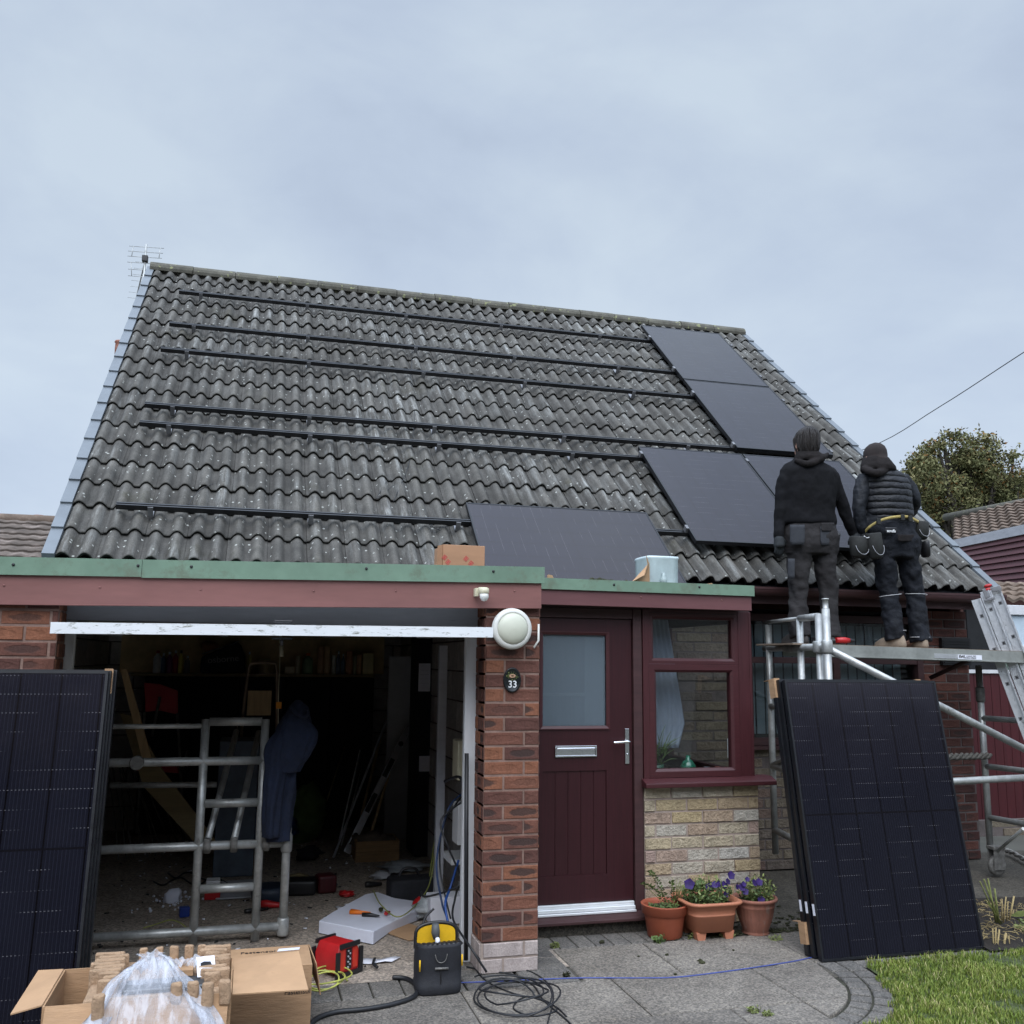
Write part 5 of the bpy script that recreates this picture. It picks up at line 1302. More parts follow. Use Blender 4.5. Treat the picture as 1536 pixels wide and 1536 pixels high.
# the ladder stands in the upright plane through T0 spanned by hd_
q_ = CAMP + d_*((T0-CAMP).dot(dp)/d_.dot(dp)); ax = (T0-q_).normalized()
nrm = (hd_ - ax*hd_.dot(ax)).normalized(); Ltot = T0.z/ax.z; F0 = T0-ax*Ltot
for k in range(3):
    L_ = Ltot+[0.0, 0.045, 0.06][k]
    for far in (0, 1):
        a = F0+nrm*(0.079*k)+dp*(0.40-0.03*k if far else 0.015*k)
        M_ = Matrix((nrm, dp, ax)).transposed().to_4x4(); M_.translation = a; sgn = -1 if not far else 1
        mbx = MB(M_); mbx.box(0, 0.070, -0.002, 0.002, 0.02, L_)
        y0, y1 = ((-0.024, -0.0025) if not far else (0.0025, 0.024))
        mbx.box(0, 0.005, y0, y1, 0.02, L_); mbx.box(0.058, 0.070, y0, y1, 0.02, L_)
        st = mbx.build('stile', M_alu, ld)
        if not far:
            q = 0.16+0.03*k
            while q < L_-0.03:
                e = MB(M_); e.box(0.018, 0.044, -0.0045, -0.0022, q-0.014, q+0.014); e.build('rung_socket', M_hook, st)
                e = MB(M_); e.box(0.024, 0.038, -0.0056, -0.0046, q-0.008, q+0.008); e.build('socket_hole', M_black, st); q += 0.27
    q = 0.16+0.03*k
    while q < L_-0.03:
        a = F0+nrm*(0.079*k+0.031)+ax*q; P1('rung', a+dp*(0.0165+0.015*k), a+dp*(0.3975-0.03*k), ld, 0.013, M_alu); q += 0.27
MT_ = Matrix((nrm, dp, ax)).transposed().to_4x4(); MT_.translation = F0+ax*(Ltot-0.04)
mb = MB(MT_); mb.box(0.085, 0.165, -0.034, -0.0255, 0.0, 0.022); mb.box(0.10, 0.125, -0.034, -0.0255, 0.0225, 0.10); mb.box(0.16, 0.23, -0.034, -0.0255, 0.055, 0.095); mb.build('bracket', M_hook, ld, bevel=0.003)
for xx, yy in ((0.15, 0.0), (0.15, 0.40)):
    mb = MB(MT_); mb.ico((xx, yy, 0.115), 0.026, 2, (1.2, 0.8, 0.6)); mb.build('end_cap', M_red, ld)

# ================================================================== light, sensor, plaque
lt = empty('bulkhead_lamp', (1.385, 4.99, 1.77), 'round white bulkhead lamp on the brick pier, unlit', 'lamp')
c = at(769, 943, Y=4.97)
LX = Matrix.Translation((c.x, 5.043, c.z)) @ Matrix.Rotation(0.0, 4, 'X')
mb = MB(LX); R_ = 0.111
mb.lathe([(0.085, 0), (0.10, -0.015), (R_, -0.05), (R_, -0.062), (R_-0.006, -0.074), (R_-0.02, -0.080), (R_-0.026, -0.079), (R_-0.026, -0.07)], (0, 0, 0), 48, 'y'); mb.build('housing', M_bulkhead, lt)
mb = MB(LX); r2 = R_-0.0262; mb.lathe([(r2, -0.075), (r2*0.98, -0.082), (r2*0.85, -0.093), (r2*0.6, -0.102), (r2*0.3, -0.107), (0.001, -0.109)], (0, 0, 0), 48, 'y', cap=False); mb.build('diffuser', M_diffuser, lt)
mb = MB(); mb.tube([(1.50, 5.02, c.z-0.1), (1.53, 5.03, c.z-0.06), (1.53, 5.03, c.z+0.03)], 0.006, 8); mb.build('supply_cable', M_bulkhead, lt)
sn = empty('motion_sensor', (1.185, 4.96, 1.93), 'small cream motion sensor on the maroon fascia', 'sensor')
c = at(721, 891, Y=4.95)
mb = MB(); mb.box(c.x-0.028, c.x-0.008, 4.955, 5.0015, c.z-0.012, c.z+0.032); mb.tube([(c.x-0.012, 4.972, c.z+0.012), (c.x+0.014, 4.93, c.z+0.012)], 0.012); mb.build('bracket', M_cream, sn, bevel=0.003)
mb = MB(); mb.rings([((c.x+0.008, 4.935, c.z+0.034), 0.024, 0.026), ((c.x+0.010, 4.93, c.z+0.028), 0.030, 0.032), ((c.x+0.012, 4.925, c.z+0.004), 0.028, 0.030), ((c.x+0.012, 4.925, c.z+0.0), 0.022, 0.024)], 20); mb.build('head', M_cream, sn)
mb = MB(); mb.rings([((c.x+0.012, 4.923, c.z-0.0005), 0.024, 0.026), ((c.x+0.013, 4.922, c.z-0.02), 0.024, 0.025), ((c.x+0.013, 4.923, c.z-0.036), 0.015, 0.016), ((c.x+0.013, 4.923, c.z-0.040), 0.004, 0.004)], 20); mb.build('lens', M_bulkhead, sn)
pq = empty('number_plaque', (1.385, 5.03, 1.42), 'oval black house number plaque with a floral emblem reading 33', 'plaque')
c = at(768.5, 1020, Y=5.035)
mb = MB(); mb.lathe([(1, 0.0), (1, -0.006), (0.93, -0.012), (0.86, -0.009), (0.0005, -0.009)], (0, 0, 0), 40, 'y', sx=1)
for v_ in mb.bm.verts: v_.co = V((c.x+v_.co.x*0.050, 5.044+v_.co.y, c.z+v_.co.z*0.068))
mb.build('plate', mat('glossy_black_ceramic', (0.010, 0.012, 0.013), 0.25, var=0.1, bmp=0.03), pq)
text('33', 0.052, (c.x+0.001, 5.0335, c.z-0.024), FRONT, M_white, pq, 'numerals', bold=0.0006)
mb = MB(); mp = MB(); rg = random.Random(2)
for k in range(26):
    a = rg.uniform(0, 2*PI); r = rg.uniform(0.012, 0.03); q = (c.x+r*math.cos(a)*1.1, 5.034, c.z+0.022+r*math.sin(a)*0.8); mb.lathe([(0.0035, 0), (0.0005, -0.001)], q, 6, 'y')
for k in range(9):
    a = k*0.7; q = (c.x+0.010*math.cos(a)*1.4, 5.0335, c.z+0.021+0.007*math.sin(a)); mp.lathe([(0.0055, 0), (0.0005, -0.0015)], q, 7, 'y')
for k in range(8):
    a = -0.2+k*0.5; mb.tube([(c.x, 5.034, c.z+0.018), (c.x+0.033*math.cos(a), 5.034, c.z+0.018+0.028*math.sin(a))], 0.0006, 4)
mb.build('foliage_emblem', M_leafpale, pq); mp.build('flower_emblem', mat('peach_enamel', (0.6, 0.36, 0.24), 0.5, var=0.2, bmp=0), pq)

# ================================================================== things lying on the flat roofs
bx = empty('cardboard_box', (1.165, 5.5, 2.07), 'brown cardboard box with red care symbols on the garage roof edge', 'box')
a, b = at(664, 852, Y=5.35), at(727, 852, Y=5.35); zt = at(700, 818, Y=5.35).z
mb = MB(); mb.box(a.x, b.x, 5.35, 5.62, 2.07, zt); 
mb.build('carton', M_cardold, bx, bevel=0.003)
mb = MB(); mb.prism([(a.x-0.001, 5.355, 2.07), (a.x-0.04, 5.335, 2.07), (a.x-0.035, 5.335, zt-0.012), (a.x-0.001, 5.355, zt)], (0.001, 0.004, 0)); mb.build('flap', M_cardold, bx)
M_redink = mat('red_ink', (0.50, 0.06, 0.06), 0.8, var=0.1, bmp=0)
mb = MB()
for (px, py) in ((667, 836), (672, 843), (699, 838), (706.5, 845)):
    q = at(px, py, Y=5.348); R2 = Matrix.Translation((q.x, 5.3485, q.z)) @ Matrix.Rotation(math.radians(38), 4, 'Y'); old = mb.M; mb.M = R2
    frame_rect(mb, -0.011, 0.011, -0.013, 0.013, 0, 0.003, 0.001); mb.box(-0.004, 0.004, 0, 0.001, -0.007, 0.007); mb.M = old
mb.build('care_symbols', M_redink, bx)
tb_ = empty('plastic_tub', (2.64, 5.8, 2.1), 'pale translucent plastic tub standing on the porch roof', 'tub')
a, b = at(972, 872, Y=5.75), at(1020, 872, Y=5.75); zt = at(995, 834, Y=5.75).z; mb = MB(); cx = (a.x+b.x)/2; hw = (b.x-a.x)/2
mb.rings([((cx, 5.87, 2.085), hw*0.93, 0.11), ((cx, 5.87, 2.10), hw*0.97, 0.118), ((cx, 5.87, zt-0.02), hw, 0.12), ((cx, 5.87, zt-0.012), hw*1.04, 0.125), ((cx, 5.87, zt), hw*1.0, 0.122)], 4*6)
for v_ in mb.bm.verts:      # squarer plan
    dx, dy = v_.co.x-cx, v_.co.y-5.87; l = max(abs(dx)/hw, abs(dy)/0.12, 1e-6); k = (math.hypot(dx/hw, dy/0.12)/l)**0.8; v_.co.x = cx+dx*k; v_.co.y = 5.87+dy*k
mb.build('body', M_lens, tb_)
mb = MB(); mb.lathe([(0.02, 0), (0.024, 0.05), (0.012, 0.07), (0.012, 0.09)], (cx-0.01, 5.735, 2.09), 12); mb.build('moulded_spout', mat('grey_green_plastic', (0.36, 0.44, 0.44), 0.4, bmp=0), tb_)
mb = MB(); a = at(945, 868, Y=5.62); b = at(968, 850, Y=5.7)
mb.prism([(a.x-0.04, 5.6, 2.115), (a.x, 5.6, 2.10), (a.x+0.10, 5.62, 2.15), (b.x, 5.66, b.z+0.01), (b.x-0.01, 5.66, b.z+0.07), (b.x+0.03, 5.7, b.z+0.02), (b.x+0.03, 5.7, 2.08), (a.x, 5.63, 2.085)], (0, 0.006, 0))
tag(mb.build('torn_cardboard', M_card), 'torn cardboard scrap curling beside the plastic tub', 'cardboard scrap', 'cardboard scraps on the porch roof')
mb = MB(); a = at(826, 866, Y=5.6); mb.prism([(a.x-0.02, 5.6, 2.09), (a.x+0.03, 5.6, 2.09), (a.x+0.012, 5.6, 2.125), (a.x-0.012, 5.6, 2.13)], (0, 0.03, 0)); tag(mb.build('torn_cardboard', M_card), 'small cardboard scrap at the left end of the porch roof', 'cardboard scrap', 'cardboard scraps on the porch roof')
mb = MB(); a = at(1066, 873, Y=5.6); mb.prism([(a.x-0.02, 5.6, 2.09), (a.x+0.02, 5.6, 2.09), (a.x+0.01, 5.6, 2.112), (a.x-0.012, 5.6, 2.108)], (0, 0.03, 0.0)); tag(mb.build('torn_cardboard', M_card), 'tiny cardboard scrap at the right end of the porch roof', 'cardboard scrap', 'cardboard scraps on the porch roof')
mb = MB(); rg = random.Random(8)
for k in range(26): mb.ico((at(902, 868, Y=5.58).x+rg.uniform(-0.07, 0.08), 5.58+rg.uniform(-0.01, 0.03), 2.098+rg.uniform(0, 0.012)), rg.uniform(0.008, 0.016), 1, jit=0.6)
tag(mb.build('moss_clump', M_moss), 'dark clump of fallen moss on the porch roof edge', 'moss')
# ================================================================== people
PYY = 6.35
def pw(px, py, dy=0.0): return at(px, py, Y=PYY+dy)
def scale_px(py=800): return (at(1301, py, Y=PYY).x-at(1300, py, Y=PYY).x)
SP = scale_px()
def organic(mb, name, m, parent, vox=0.012, it=3, disp=None):
    o = mb.build(name, m, parent)
    r = o.modifiers.new('remesh', 'REMESH'); r.mode = 'VOXEL'; r.voxel_size = vox; r.use_smooth_shade = True
    s = o.modifiers.new('smooth', 'SMOOTH'); s.factor = 0.6; s.iterations = it
    if disp:
        tx = bpy.data.textures.new(name+'_folds', 'CLOUDS'); tx.noise_scale = disp[1]; tx.noise_depth = 2
        d = o.modifiers.new('folds', 'DISPLACE'); d.texture = tx; d.strength = disp[0]; d.texture_coords = 'LOCAL'; d.mid_level = 0.5
    return o
def limb(mb, pts, rs, seg=16, flat=1.0, n=5, wr=0.0, ws=0.0):
    """tapering tube through joints, radii interpolated"""
    sm = smooth_path(pts, n); m = len(pts)-1; rr = []
    for i in range(len(sm)):
        t = min(i/n, m-1e-6); k = int(t); f = t-k; f = f*f*(3-2*f); rr.append(rs[k]*(1-f)+rs[k+1]*f)
    mb.tube(sm, rr, seg, flat=flat, wr=wr, ws=ws)
def hand(mb, wrist, d, side, curl=0.5, s=1.0, n=V((0, -1, 0))):
    """palm and five separate bent fingers; d = hand direction, n = back-of-hand normal, side = +1 thumb towards +x"""
    d = V(d).normalized(); n = (V(n)-d*V(n).dot(d)).normalized(); x = d.cross(n).normalized()
    if x.x*side < 0: x = -x
    w = V(wrist)
    mb.tube([w-d*0.03, w, w+d*0.03*s, w+d*0.075*s, w+d*0.088*s], [0.026*s, 0.028*s, 0.036*s, 0.040*s, 0.034*s], 12)
    for k, (o, L) in enumerate(((0.028, 0.070), (0.010, 0.080), (-0.010, 0.074), (-0.028, 0.058))):
        b = w+d*0.080*s+x*o*s; L *= s
        d1 = (d-n*curl*0.35).normalized(); d2 = (d-n*curl*1.0).normalized(); d3 = (d*0.5-n*curl*1.6).normalized()
        mb.tube([b-d*0.02, b, b+d1*L*0.45, b+d1*L*0.45+d2*L*0.3, b+d1*L*0.45+d2*L*0.3+d3*L*0.25], [0.0095*s, 0.010*s, 0.0095*s, 0.0085*s, 0.006*s], 8)
    b = w+d*0.025*s+x*0.030*s; t = (d*0.75+x*0.6-n*0.15).normalized(); t2 = (d*0.95+x*0.15-n*0.3).normalized()
    mb.tube([b-t*0.01, b, b+t*0.035*s, b+t*0.035*s+t2*0.028*s], [0.012*s, 0.0125*s, 0.011*s, 0.007*s], 8)
def head_mesh(mb, c, s=1.0):
    """head seen from behind: cranium, jaw, ears, face on the far side (+y)"""
    c = V(c)
    mb.rings([(c+V((0, 0.0, -0.15)), 0.055, 0.058), (c+V((0, 0.01, -0.10)), 0.058, 0.062), (c+V((0, 0.03, -0.085)), 0.058, 0.085), (c+V((0, 0.02, -0.06)), 0.068, 0.096),
              (c+V((0, 0.01, -0.02)), 0.075, 0.100), (c+V((0, 0.0, 0.03)), 0.078, 0.102), (c+V((0, -0.003, 0.07)), 0.070, 0.092), (c+V((0, -0.005, 0.10)), 0.048, 0.064), (c+V((0, -0.005, 0.115)), 0.015, 0.02)], 22)
    mb.tube([c+V((0, 0.10, 0.01)), c+V((0, 0.128, -0.03)), c+V((0, 0.10, -0.04))], [0.010, 0.016, 0.010], 8)      # nose
    for sx in (-1, 1):
        mb.ico(c+V((sx*0.082, 0.0, -0.018)), 0.03, 2, (0.32, 0.62, 1.05)); mb.ico(c+V((sx*0.03, 0.092, 0.008)), 0.013, 1); mb.ico(c+V((sx*0.016, 0.098, -0.062)), 0.012, 1, (1.6, 0.7, 0.5))
def boot(mb, x, y, z, rz, s=1.0):
    M = Matrix.Translation((x, y, z)) @ Matrix.Rotation(rz, 4, 'Z'); old = mb.M; mb.M = M
    mb.rings([((0, 0.055, 0.0), 0.046*s, 0.145*s), ((0, 0.055, 0.02), 0.050*s, 0.150*s), ((0, 0.05, 0.045), 0.049*s, 0.142*s), ((0, 0.025, 0.075), 0.045*s, 0.105*s), ((0, -0.01, 0.10), 0.040*s, 0.060*s), ((0, -0.02, 0.13), 0.036*s, 0.045*s), ((0, -0.02, 0.15), 0.034*s, 0.040*s)], 20)
    mb.M = old
def deckz(x): return zl_+(zr_-zl_)*(x-l0.x)/(l1.x-l0.x)

# ---- left worker: black sweatshirt, charcoal trousers
w1 = empty('person', (pw(1213, 960).x, PYY, deckz(4.1)), 'person in a plain black hooded sweatshirt and charcoal trousers, seen from behind on the platform', 'person')
z1f = deckz(pw(1205, 960).x)
hd = pw(1209, 664); hd.z -= 0.01
LA = [pw(1180, 711), pw(1172, 757, 0.0), pw(1168, 800, -0.02)]; RA = [pw(1246, 711), pw(1262, 752, 0.0), pw(1279, 797, 0.05)]
mb = MB(); head_mesh(mb, hd)
mb.rings([(pw(1213, 812), 0.12, 0.08), (pw(1213, 780), 0.12, 0.08), (pw(1213, 740), 0.14, 0.08), (pw(1212, 715), 0.145, 0.075), (pw(1212, 702), 0.09, 0.06), (pw(1211, 690), 0.06, 0.06), (pw(1210, 680), 0.055, 0.058)], 20)
for A in (LA, RA): limb(mb, A, [0.034, 0.026, 0.020])
for xs in ((1199, 1197, 1199), (1233, 1238, 1242)):
    limb(mb, [pw(xs[0], 812), pw(xs[1], 890), V((pw(xs[2], 955).x, PYY, z1f+0.10))], [0.050, 0.030, 0.028])
lx, rx = pw(1199, 955).x, pw(1242, 955).x
for fx_ in (lx, rx): mb.tube([(fx_, PYY-0.03, z1f+0.09), (fx_, PYY+0.02, z1f+0.05), (fx_, PYY+0.14, z1f+0.035)], [0.038, 0.040, 0.028], 10)
hand(mb, LA[2]+V((0, 0, -0.01)), (0.05, 0.05, -1), 1, 0.5, 0.95); hand(mb, RA[2]+V((0.01, 0, -0.01)), (0.30, 0.15, -1), -1, 0.6, 0.95)
organic(mb, 'body', M_skin, w1, 0.0045, 1)
mb = MB()
k = SP
mb.rings([(pw(1213, 788), 37*k, 0.125), (pw(1213, 782), 39*k, 0.135), (pw(1213, 765), 36.5*k, 0.13), (pw(1213, 745), 38.5*k, 0.135), (pw(1213, 725), 41*k, 0.135), (pw(1213, 708), 40*k, 0.12), (pw(1212, 699), 33*k, 0.10), (pw(1211, 692), 20*k, 0.085), (pw(1210, 684), 15*k, 0.075)], 28)
limb(mb, [pw(1186, 706), pw(1178, 722), LA[1], pw(1169, 783), LA[2], pw(1168, 806)], [0.062, 0.064, 0.050, 0.045, 0.040, 0.038], n=9, wr=0.12, ws=2.0)
limb(mb, [pw(1240, 706), pw(1249, 722), RA[1], pw(1271, 778, 0.02), RA[2], pw(1281, 803, 0.05)], [0.062, 0.064, 0.050, 0.045, 0.040, 0.038], n=9, wr=0.12, ws=7.0)
organic(mb, 'sweatshirt', M_sweat, w1, 0.010, 4, (0.024, 0.12))
mb = MB()     # hood bunched behind the neck
mb.rings([(pw(1212, 697), 19*k, 0.090), (pw(1213, 692, -0.02), 20*k, 0.10), (pw(1214, 687, -0.03), 19*k, 0.10), (pw(1213, 682, -0.02), 17*k, 0.094), (pw(1211, 678), 15*k, 0.085)], 24)
limb(mb, [pw(1192, 690, -0.06), pw(1212, 696, -0.12), pw(1232, 687, -0.09), pw(1242, 681, -0.03)], [0.022, 0.027, 0.028, 0.014], 10)
organic(mb, 'hood', M_hood, w1, 0.008, 3, (0.010, 0.06))
mb = MB(); h = hd+V((0, -0.008, 0.008))
mb.rings([(h+V((0, -0.015, -0.092)), 0.058, 0.066), (h+V((0, -0.012, -0.06)), 0.070, 0.088), (h+V((0, -0.006, -0.01)), 0.081, 0.102), (h+V((0, -0.003, 0.04)), 0.083, 0.107), (h+V((0.002, 0, 0.08)), 0.074, 0.096), (h+V((0.004, 0, 0.105)), 0.052, 0.070), (h+V((0.004, 0, 0.118)), 0.02, 0.03)], 26)
rg = random.Random(12)
for q in range(170):          # locks of hair over the cap
    a = rg.uniform(PI, 2*PI) if rg.random() < 0.75 else rg.uniform(0, 2*PI); r0 = rg.uniform(0.0, 0.6)
    crown = h+V((0.01, -0.01, 0.124)); A0_ = crown+V((math.cos(a)*0.05*r0, math.sin(a)*0.06*r0, -0.004))
    m1 = h+V((math.cos(a)*rg.uniform(0.080, 0.090), math.sin(a)*rg.uniform(0.104, 0.114), 0.045+rg.uniform(-0.02, 0.03))); m2 = h+V((math.cos(a)*rg.uniform(0.080, 0.092), math.sin(a)*rg.uniform(0.103, 0.113), -0.03+rg.uniform(-0.02, 0.02))); da = rg.uniform(-0.25, 0.3); e = h+V((math.cos(a+da)*rg.uniform(0.062, 0.076), math.sin(a+da)*rg.uniform(0.08, 0.092), -0.088+rg.uniform(-0.02, 0.02)))
    mb.tube(smooth_path([A0_, m1, m2, e], 4), [0.0075-0.0004*i for i in range(13)], 5)
mb.build('hair', M_hair, w1)
def trousers(mb, waist, hips, crotch, Lg, Rg, hk):
    mb.rings([(pw(*waist), waist_hw*k, 0.115), (pw(waist[0], waist[1]+12), (waist_hw+1)*k, 0.125), (pw(*hips), hk*k, 0.135), (pw(hips[0], hips[1]+14), (hk-1)*k, 0.13), (pw(*crotch), (hk-4)*k, 0.11)], 28)
waist_hw = 35
mb = MB(); trousers(mb, (1216, 780), (1217, 805), (1217, 832), 0, 0, 39.5)
limb(mb, [pw(1199, 815), pw(1198, 850), pw(1197, 890, 0.01), pw(1198, 925), V((lx, PYY-0.02, z1f+0.055))], [0.090, 0.084, 0.071, 0.070, 0.080], 24, n=14, wr=0.13, ws=1.0)
limb(mb, [pw(1235, 815), pw(1238, 850), pw(1242, 890, 0.01), pw(1244, 925), V((rx, PYY-0.02, z1f+0.055))], [0.090, 0.084, 0.071, 0.070, 0.080], 24, n=14, wr=0.13, ws=5.0)
organic(mb, 'trousers', M_trouser1, w1, 0.008, 3, (0.026, 0.10))
def patch(name, pts, m, parent, dy, th=0.012):
    """cloth patch following the curved back of the hips"""
    c = sum((V(p) for p in pts), V())/len(pts); mb = MB()
    mb.prism([V(p)+V((0, dy, 0)) for p in pts], (0, th, 0)); return mb.build(name, m, parent, bevel=0.004)
def pocket(name, px0, px1, py0, py1, cx, hw, dep, m, parent, bulge=0.006, taper=0.0, n=8):
    """pocket wrapped on an elliptical hip section"""
    mb = MB(); G = []; 
    for j in range(7):
        row = []; py = py0+(py1-py0)*j/6
        for i in range(n+1):
            f = i/n; px = px0+(px1-px0)*f
            if j == 6: px = px0+(px1-px0)*(0.08+0.84*f)
            u = max(-0.97, min(0.97, (px-cx)/hw)); yy = -dep*math.sqrt(1-u*u)-bulge
            q = at(px, py, Y=PYY+yy); row.append(mb.v(q))
        G.append(row)
    for A, B in zip(G, G[1:]):
        for i in range(n): mb.f([A[i], A[i+1], B[i+1], B[i]], smooth=True)
    o = mb.build(name, m, parent); s = o.modifiers.new('thick', 'SOLIDIFY'); s.thickness = 0.007; s.offset = 0; return o
pocket('pocket', 1185, 1207, 787, 817, 1217, 41, 0.140, M_pocket, w1); pocket('pocket', 1231, 1252, 789, 818, 1217, 41, 0.140, M_pocket, w1)
pocket('pocket_flap', 1232, 1251, 784, 797, 1217, 41, 0.148, M_trouser1, w1); pocket('thigh_pocket', 1182, 1192, 838, 868, 1198, 20, 0.095, M_pocket, w1)
mb = MB(); q = pw(1257, 803, -0.04); mb.ico(q, 0.022, 2, (0.8, 1, 0.9)); mb.build('belt_clip', M_black, w1)
for fx_, rz in ((lx, 0.12), (rx, -0.15)):
    mb = MB(); boot(mb, fx_, PYY, z1f+0.001, rz); mb.build('boot', M_bootdk, w1)
mb = MB(); hand(mb, LA[2]+V((0, 0, -0.012)), (0.05, 0.05, -1), 1, 0.5, 1.06); organic(mb, 'glove', M_glove, w1, 0.005, 1)
mb = MB(); hand(mb, RA[2]+V((0.01, 0, -0.012)), (0.30, 0.15, -1), -1, 0.6, 1.06); organic(mb, 'glove', M_glove, w1, 0.005, 1)

# ---- right worker: quilted vest, beanie, tool belt
w2 = empty('person', (pw(1352, 960).x, PYY, deckz(4.9)), 'person in a quilted black vest, beanie and tool belt, seen from behind on the platform', 'person')
hd2 = pw(1313, 688); z2f = deckz(pw(1358, 965).x)
LB = [pw(1293, 722), pw(1289, 764, 0.0), pw(1296, 798, 0.03)]; RB = [pw(1360, 722), pw(1371, 752, 0.02), pw(1366, 770, 0.24)]
l2, r2_ = pw(1341, 958).x, pw(1379, 962).x
mb = MB(); head_mesh(mb, hd2)
mb.rings([(pw(1339, 820), 0.12, 0.08), (pw(1332, 770), 0.12, 0.08), (pw(1328, 740), 0.12, 0.08), (pw(1325, 724), 0.125, 0.075), (pw(1320, 714), 0.08, 0.06), (pw(1316, 704), 0.06, 0.06), (pw(1314, 696), 0.055, 0.058)], 20)
for A in (LB, RB): limb(mb, A, [0.034, 0.026, 0.020])
for xs in ((1327, 1333, 1340), (1358, 1371, 1378)):
    limb(mb, [pw(xs[0], 825), pw(xs[1], 893), V((pw(xs[2], 955).x, PYY, z2f+0.10))], [0.050, 0.030, 0.028])
for fx_ in (l2, r2_): mb.tube([(fx_, PYY-0.03, z2f+0.09), (fx_, PYY+0.02, z2f+0.05), (fx_, PYY+0.14, z2f+0.035)], [0.038, 0.040, 0.028], 10)
hand(mb, LB[2]+V((0, 0, -0.01)), (0.05, 0.15, -1), 1, 0.7, 0.95); hand(mb, RB[2], (-0.3, 0.9, 0.1), 1, 0.6, 0.95, V((0, 0.1, 1)))
organic(mb, 'body', M_skin, w2, 0.0045, 1)
mb = MB()
limb(mb, [pw(1300, 716), pw(1293, 732), LB[1], pw(1291, 785, 0.02), LB[2]], [0.060, 0.064, 0.054, 0.048, 0.044], n=10, wr=0.12, ws=4.0)
limb(mb, [pw(1350, 716), pw(1362, 732), RB[1], pw(1369, 762, 0.13), RB[2]], [0.062, 0.064, 0.054, 0.048, 0.044], n=10, wr=0.12, ws=6.0)
mb.rings([(pw(1334, 790), 32*k, 0.11), (pw(1330, 740), 33*k, 0.11), (pw(1326, 716), 30*k, 0.09)], 24)
organic(mb, 'sleeves', M_sleeve, w2, 0.009, 3, (0.020, 0.09))
def vest_mat():
    m, nt, b = newmat('quilted_vest'); t = coords(nt); sx = N(nt, 'ShaderNodeSeparateXYZ'); nt.links.new(t, sx.inputs[0])
    n1 = noise(nt, t, 7, 3, 0.6); z = mth(nt, 'ADD', mth(nt, 'MULTIPLY', sx.outputs[2], 1/0.052), mth(nt, 'MULTIPLY', n1, 0.7))
    w = mth(nt, 'ABSOLUTE', mth(nt, 'SINE', mth(nt, 'MULTIPLY', z, PI)))
    h = mth(nt, 'POWER', w, 0.45); nf = noise(nt, coords(nt, (1, 1, 1.5)), 34, 4, 0.7)
    nt.links.new(ramp(nt, n1, [(0.3, (0.009, 0.010, 0.013)), (0.7, (0.014, 0.015, 0.020))]), b.inputs['Base Color'])
    b.inputs['Roughness'].default_value = 0.5; b.inputs['Specular IOR Level'].default_value = 0.4
    bump(nt, b, mth(nt, 'ADD', h, mth(nt, 'MULTIPLY', nf, 0.5)), 1.0, 0.018); return m
mb = MB()
mb.rings([(pw(1335, 780), 31*k, 0.118), (pw(1334, 772), 34*k, 0.130), (pw(1332, 758), 34.5*k, 0.135), (pw(1330, 740), 35.5*k, 0.14), (pw(1327, 724), 36*k, 0.135), (pw(1325, 712), 31*k, 0.115), (pw(1321, 704), 20*k, 0.09), (pw(1317, 700), 14*k, 0.07)], 30)
o = organic(mb, 'vest', vest_mat(), w2, 0.009, 2, (0.010, 0.07))
mb = MB()
mb.rings([(pw(1318, 712), 22*k, 0.09), (pw(1318, 706, -0.02), 25*k, 0.11), (pw(1317, 700, -0.02), 24*k, 0.11), (pw(1315, 693, -0.01), 20*k, 0.105), (pw(1313, 687), 17*k, 0.098)], 26)
limb(mb, [pw(1294, 702, -0.03), pw(1314, 710, -0.13), pw(1334, 703, -0.08)], [0.025, 0.034, 0.02], 10)
organic(mb, 'hood', M_hood, w2, 0.008, 3, (0.010, 0.06))
mb = MB(); h = hd2
mb.rings([(h+V((0, 0, -0.04)), 0.080, 0.104), (h+V((0, 0, -0.035)), 0.085, 0.110), (h+V((0, 0, -0.005)), 0.086, 0.111), (h+V((0, 0, -0.003)), 0.082, 0.108), (h+V((0, 0, 0.02)), 0.083, 0.109), (h+V((0, 0, 0.06)), 0.080, 0.104), (h+V((0, -0.002, 0.093)), 0.066, 0.086), (h+V((0, -0.004, 0.116)), 0.042, 0.055), (h+V((0, -0.004, 0.128)), 0.010, 0.014)], 28)
mb.build('beanie', M_beanie, w2)
waist_hw = 35
mb = MB(); trousers(mb, (1336, 784), (1342, 808), (1343, 838), 0, 0, 37.5)
limb(mb, [pw(1327, 818), pw(1328, 850), pw(1333, 890, 0.02), pw(1338, 925), V((l2, PYY-0.02, z2f+0.06))], [0.090, 0.085, 0.074, 0.071, 0.075], 24, n=14, wr=0.14, ws=9.0)
limb(mb, [pw(1358, 818), pw(1364, 850), pw(1371, 890, 0.02), pw(1376, 925), V((r2_, PYY-0.02, z2f+0.05))], [0.090, 0.085, 0.074, 0.071, 0.078], 24, n=14, wr=0.14, ws=3.0)
organic(mb, 'trousers', M_trouser2, w2, 0.008, 3, (0.030, 0.09))
def band(px, py, dpx, hw, r, m, name, parent, w=0.005):
    """piping that wraps the back half of a limb"""
    pts = []
    for i in range(13):
        a = PI+PI*i/12; q = pw(px+dpx*(i/12-0.5)*0, py); pts.append((q.x+hw*math.cos(a), PYY+0.0+r*math.sin(a), q.z+dpx*(i/12-0.5)))
    mb = MB(); mb.tube(pts, w, 6, flat=0.6); return mb.build(name, m, parent)
band(1333, 893, 0.03, 0.087, 0.098, M_reflect, 'reflective_piping', w2, 0.0035); band(1372, 892, -0.008, 0.087, 0.098, M_reflect, 'reflective_piping', w2, 0.0035)
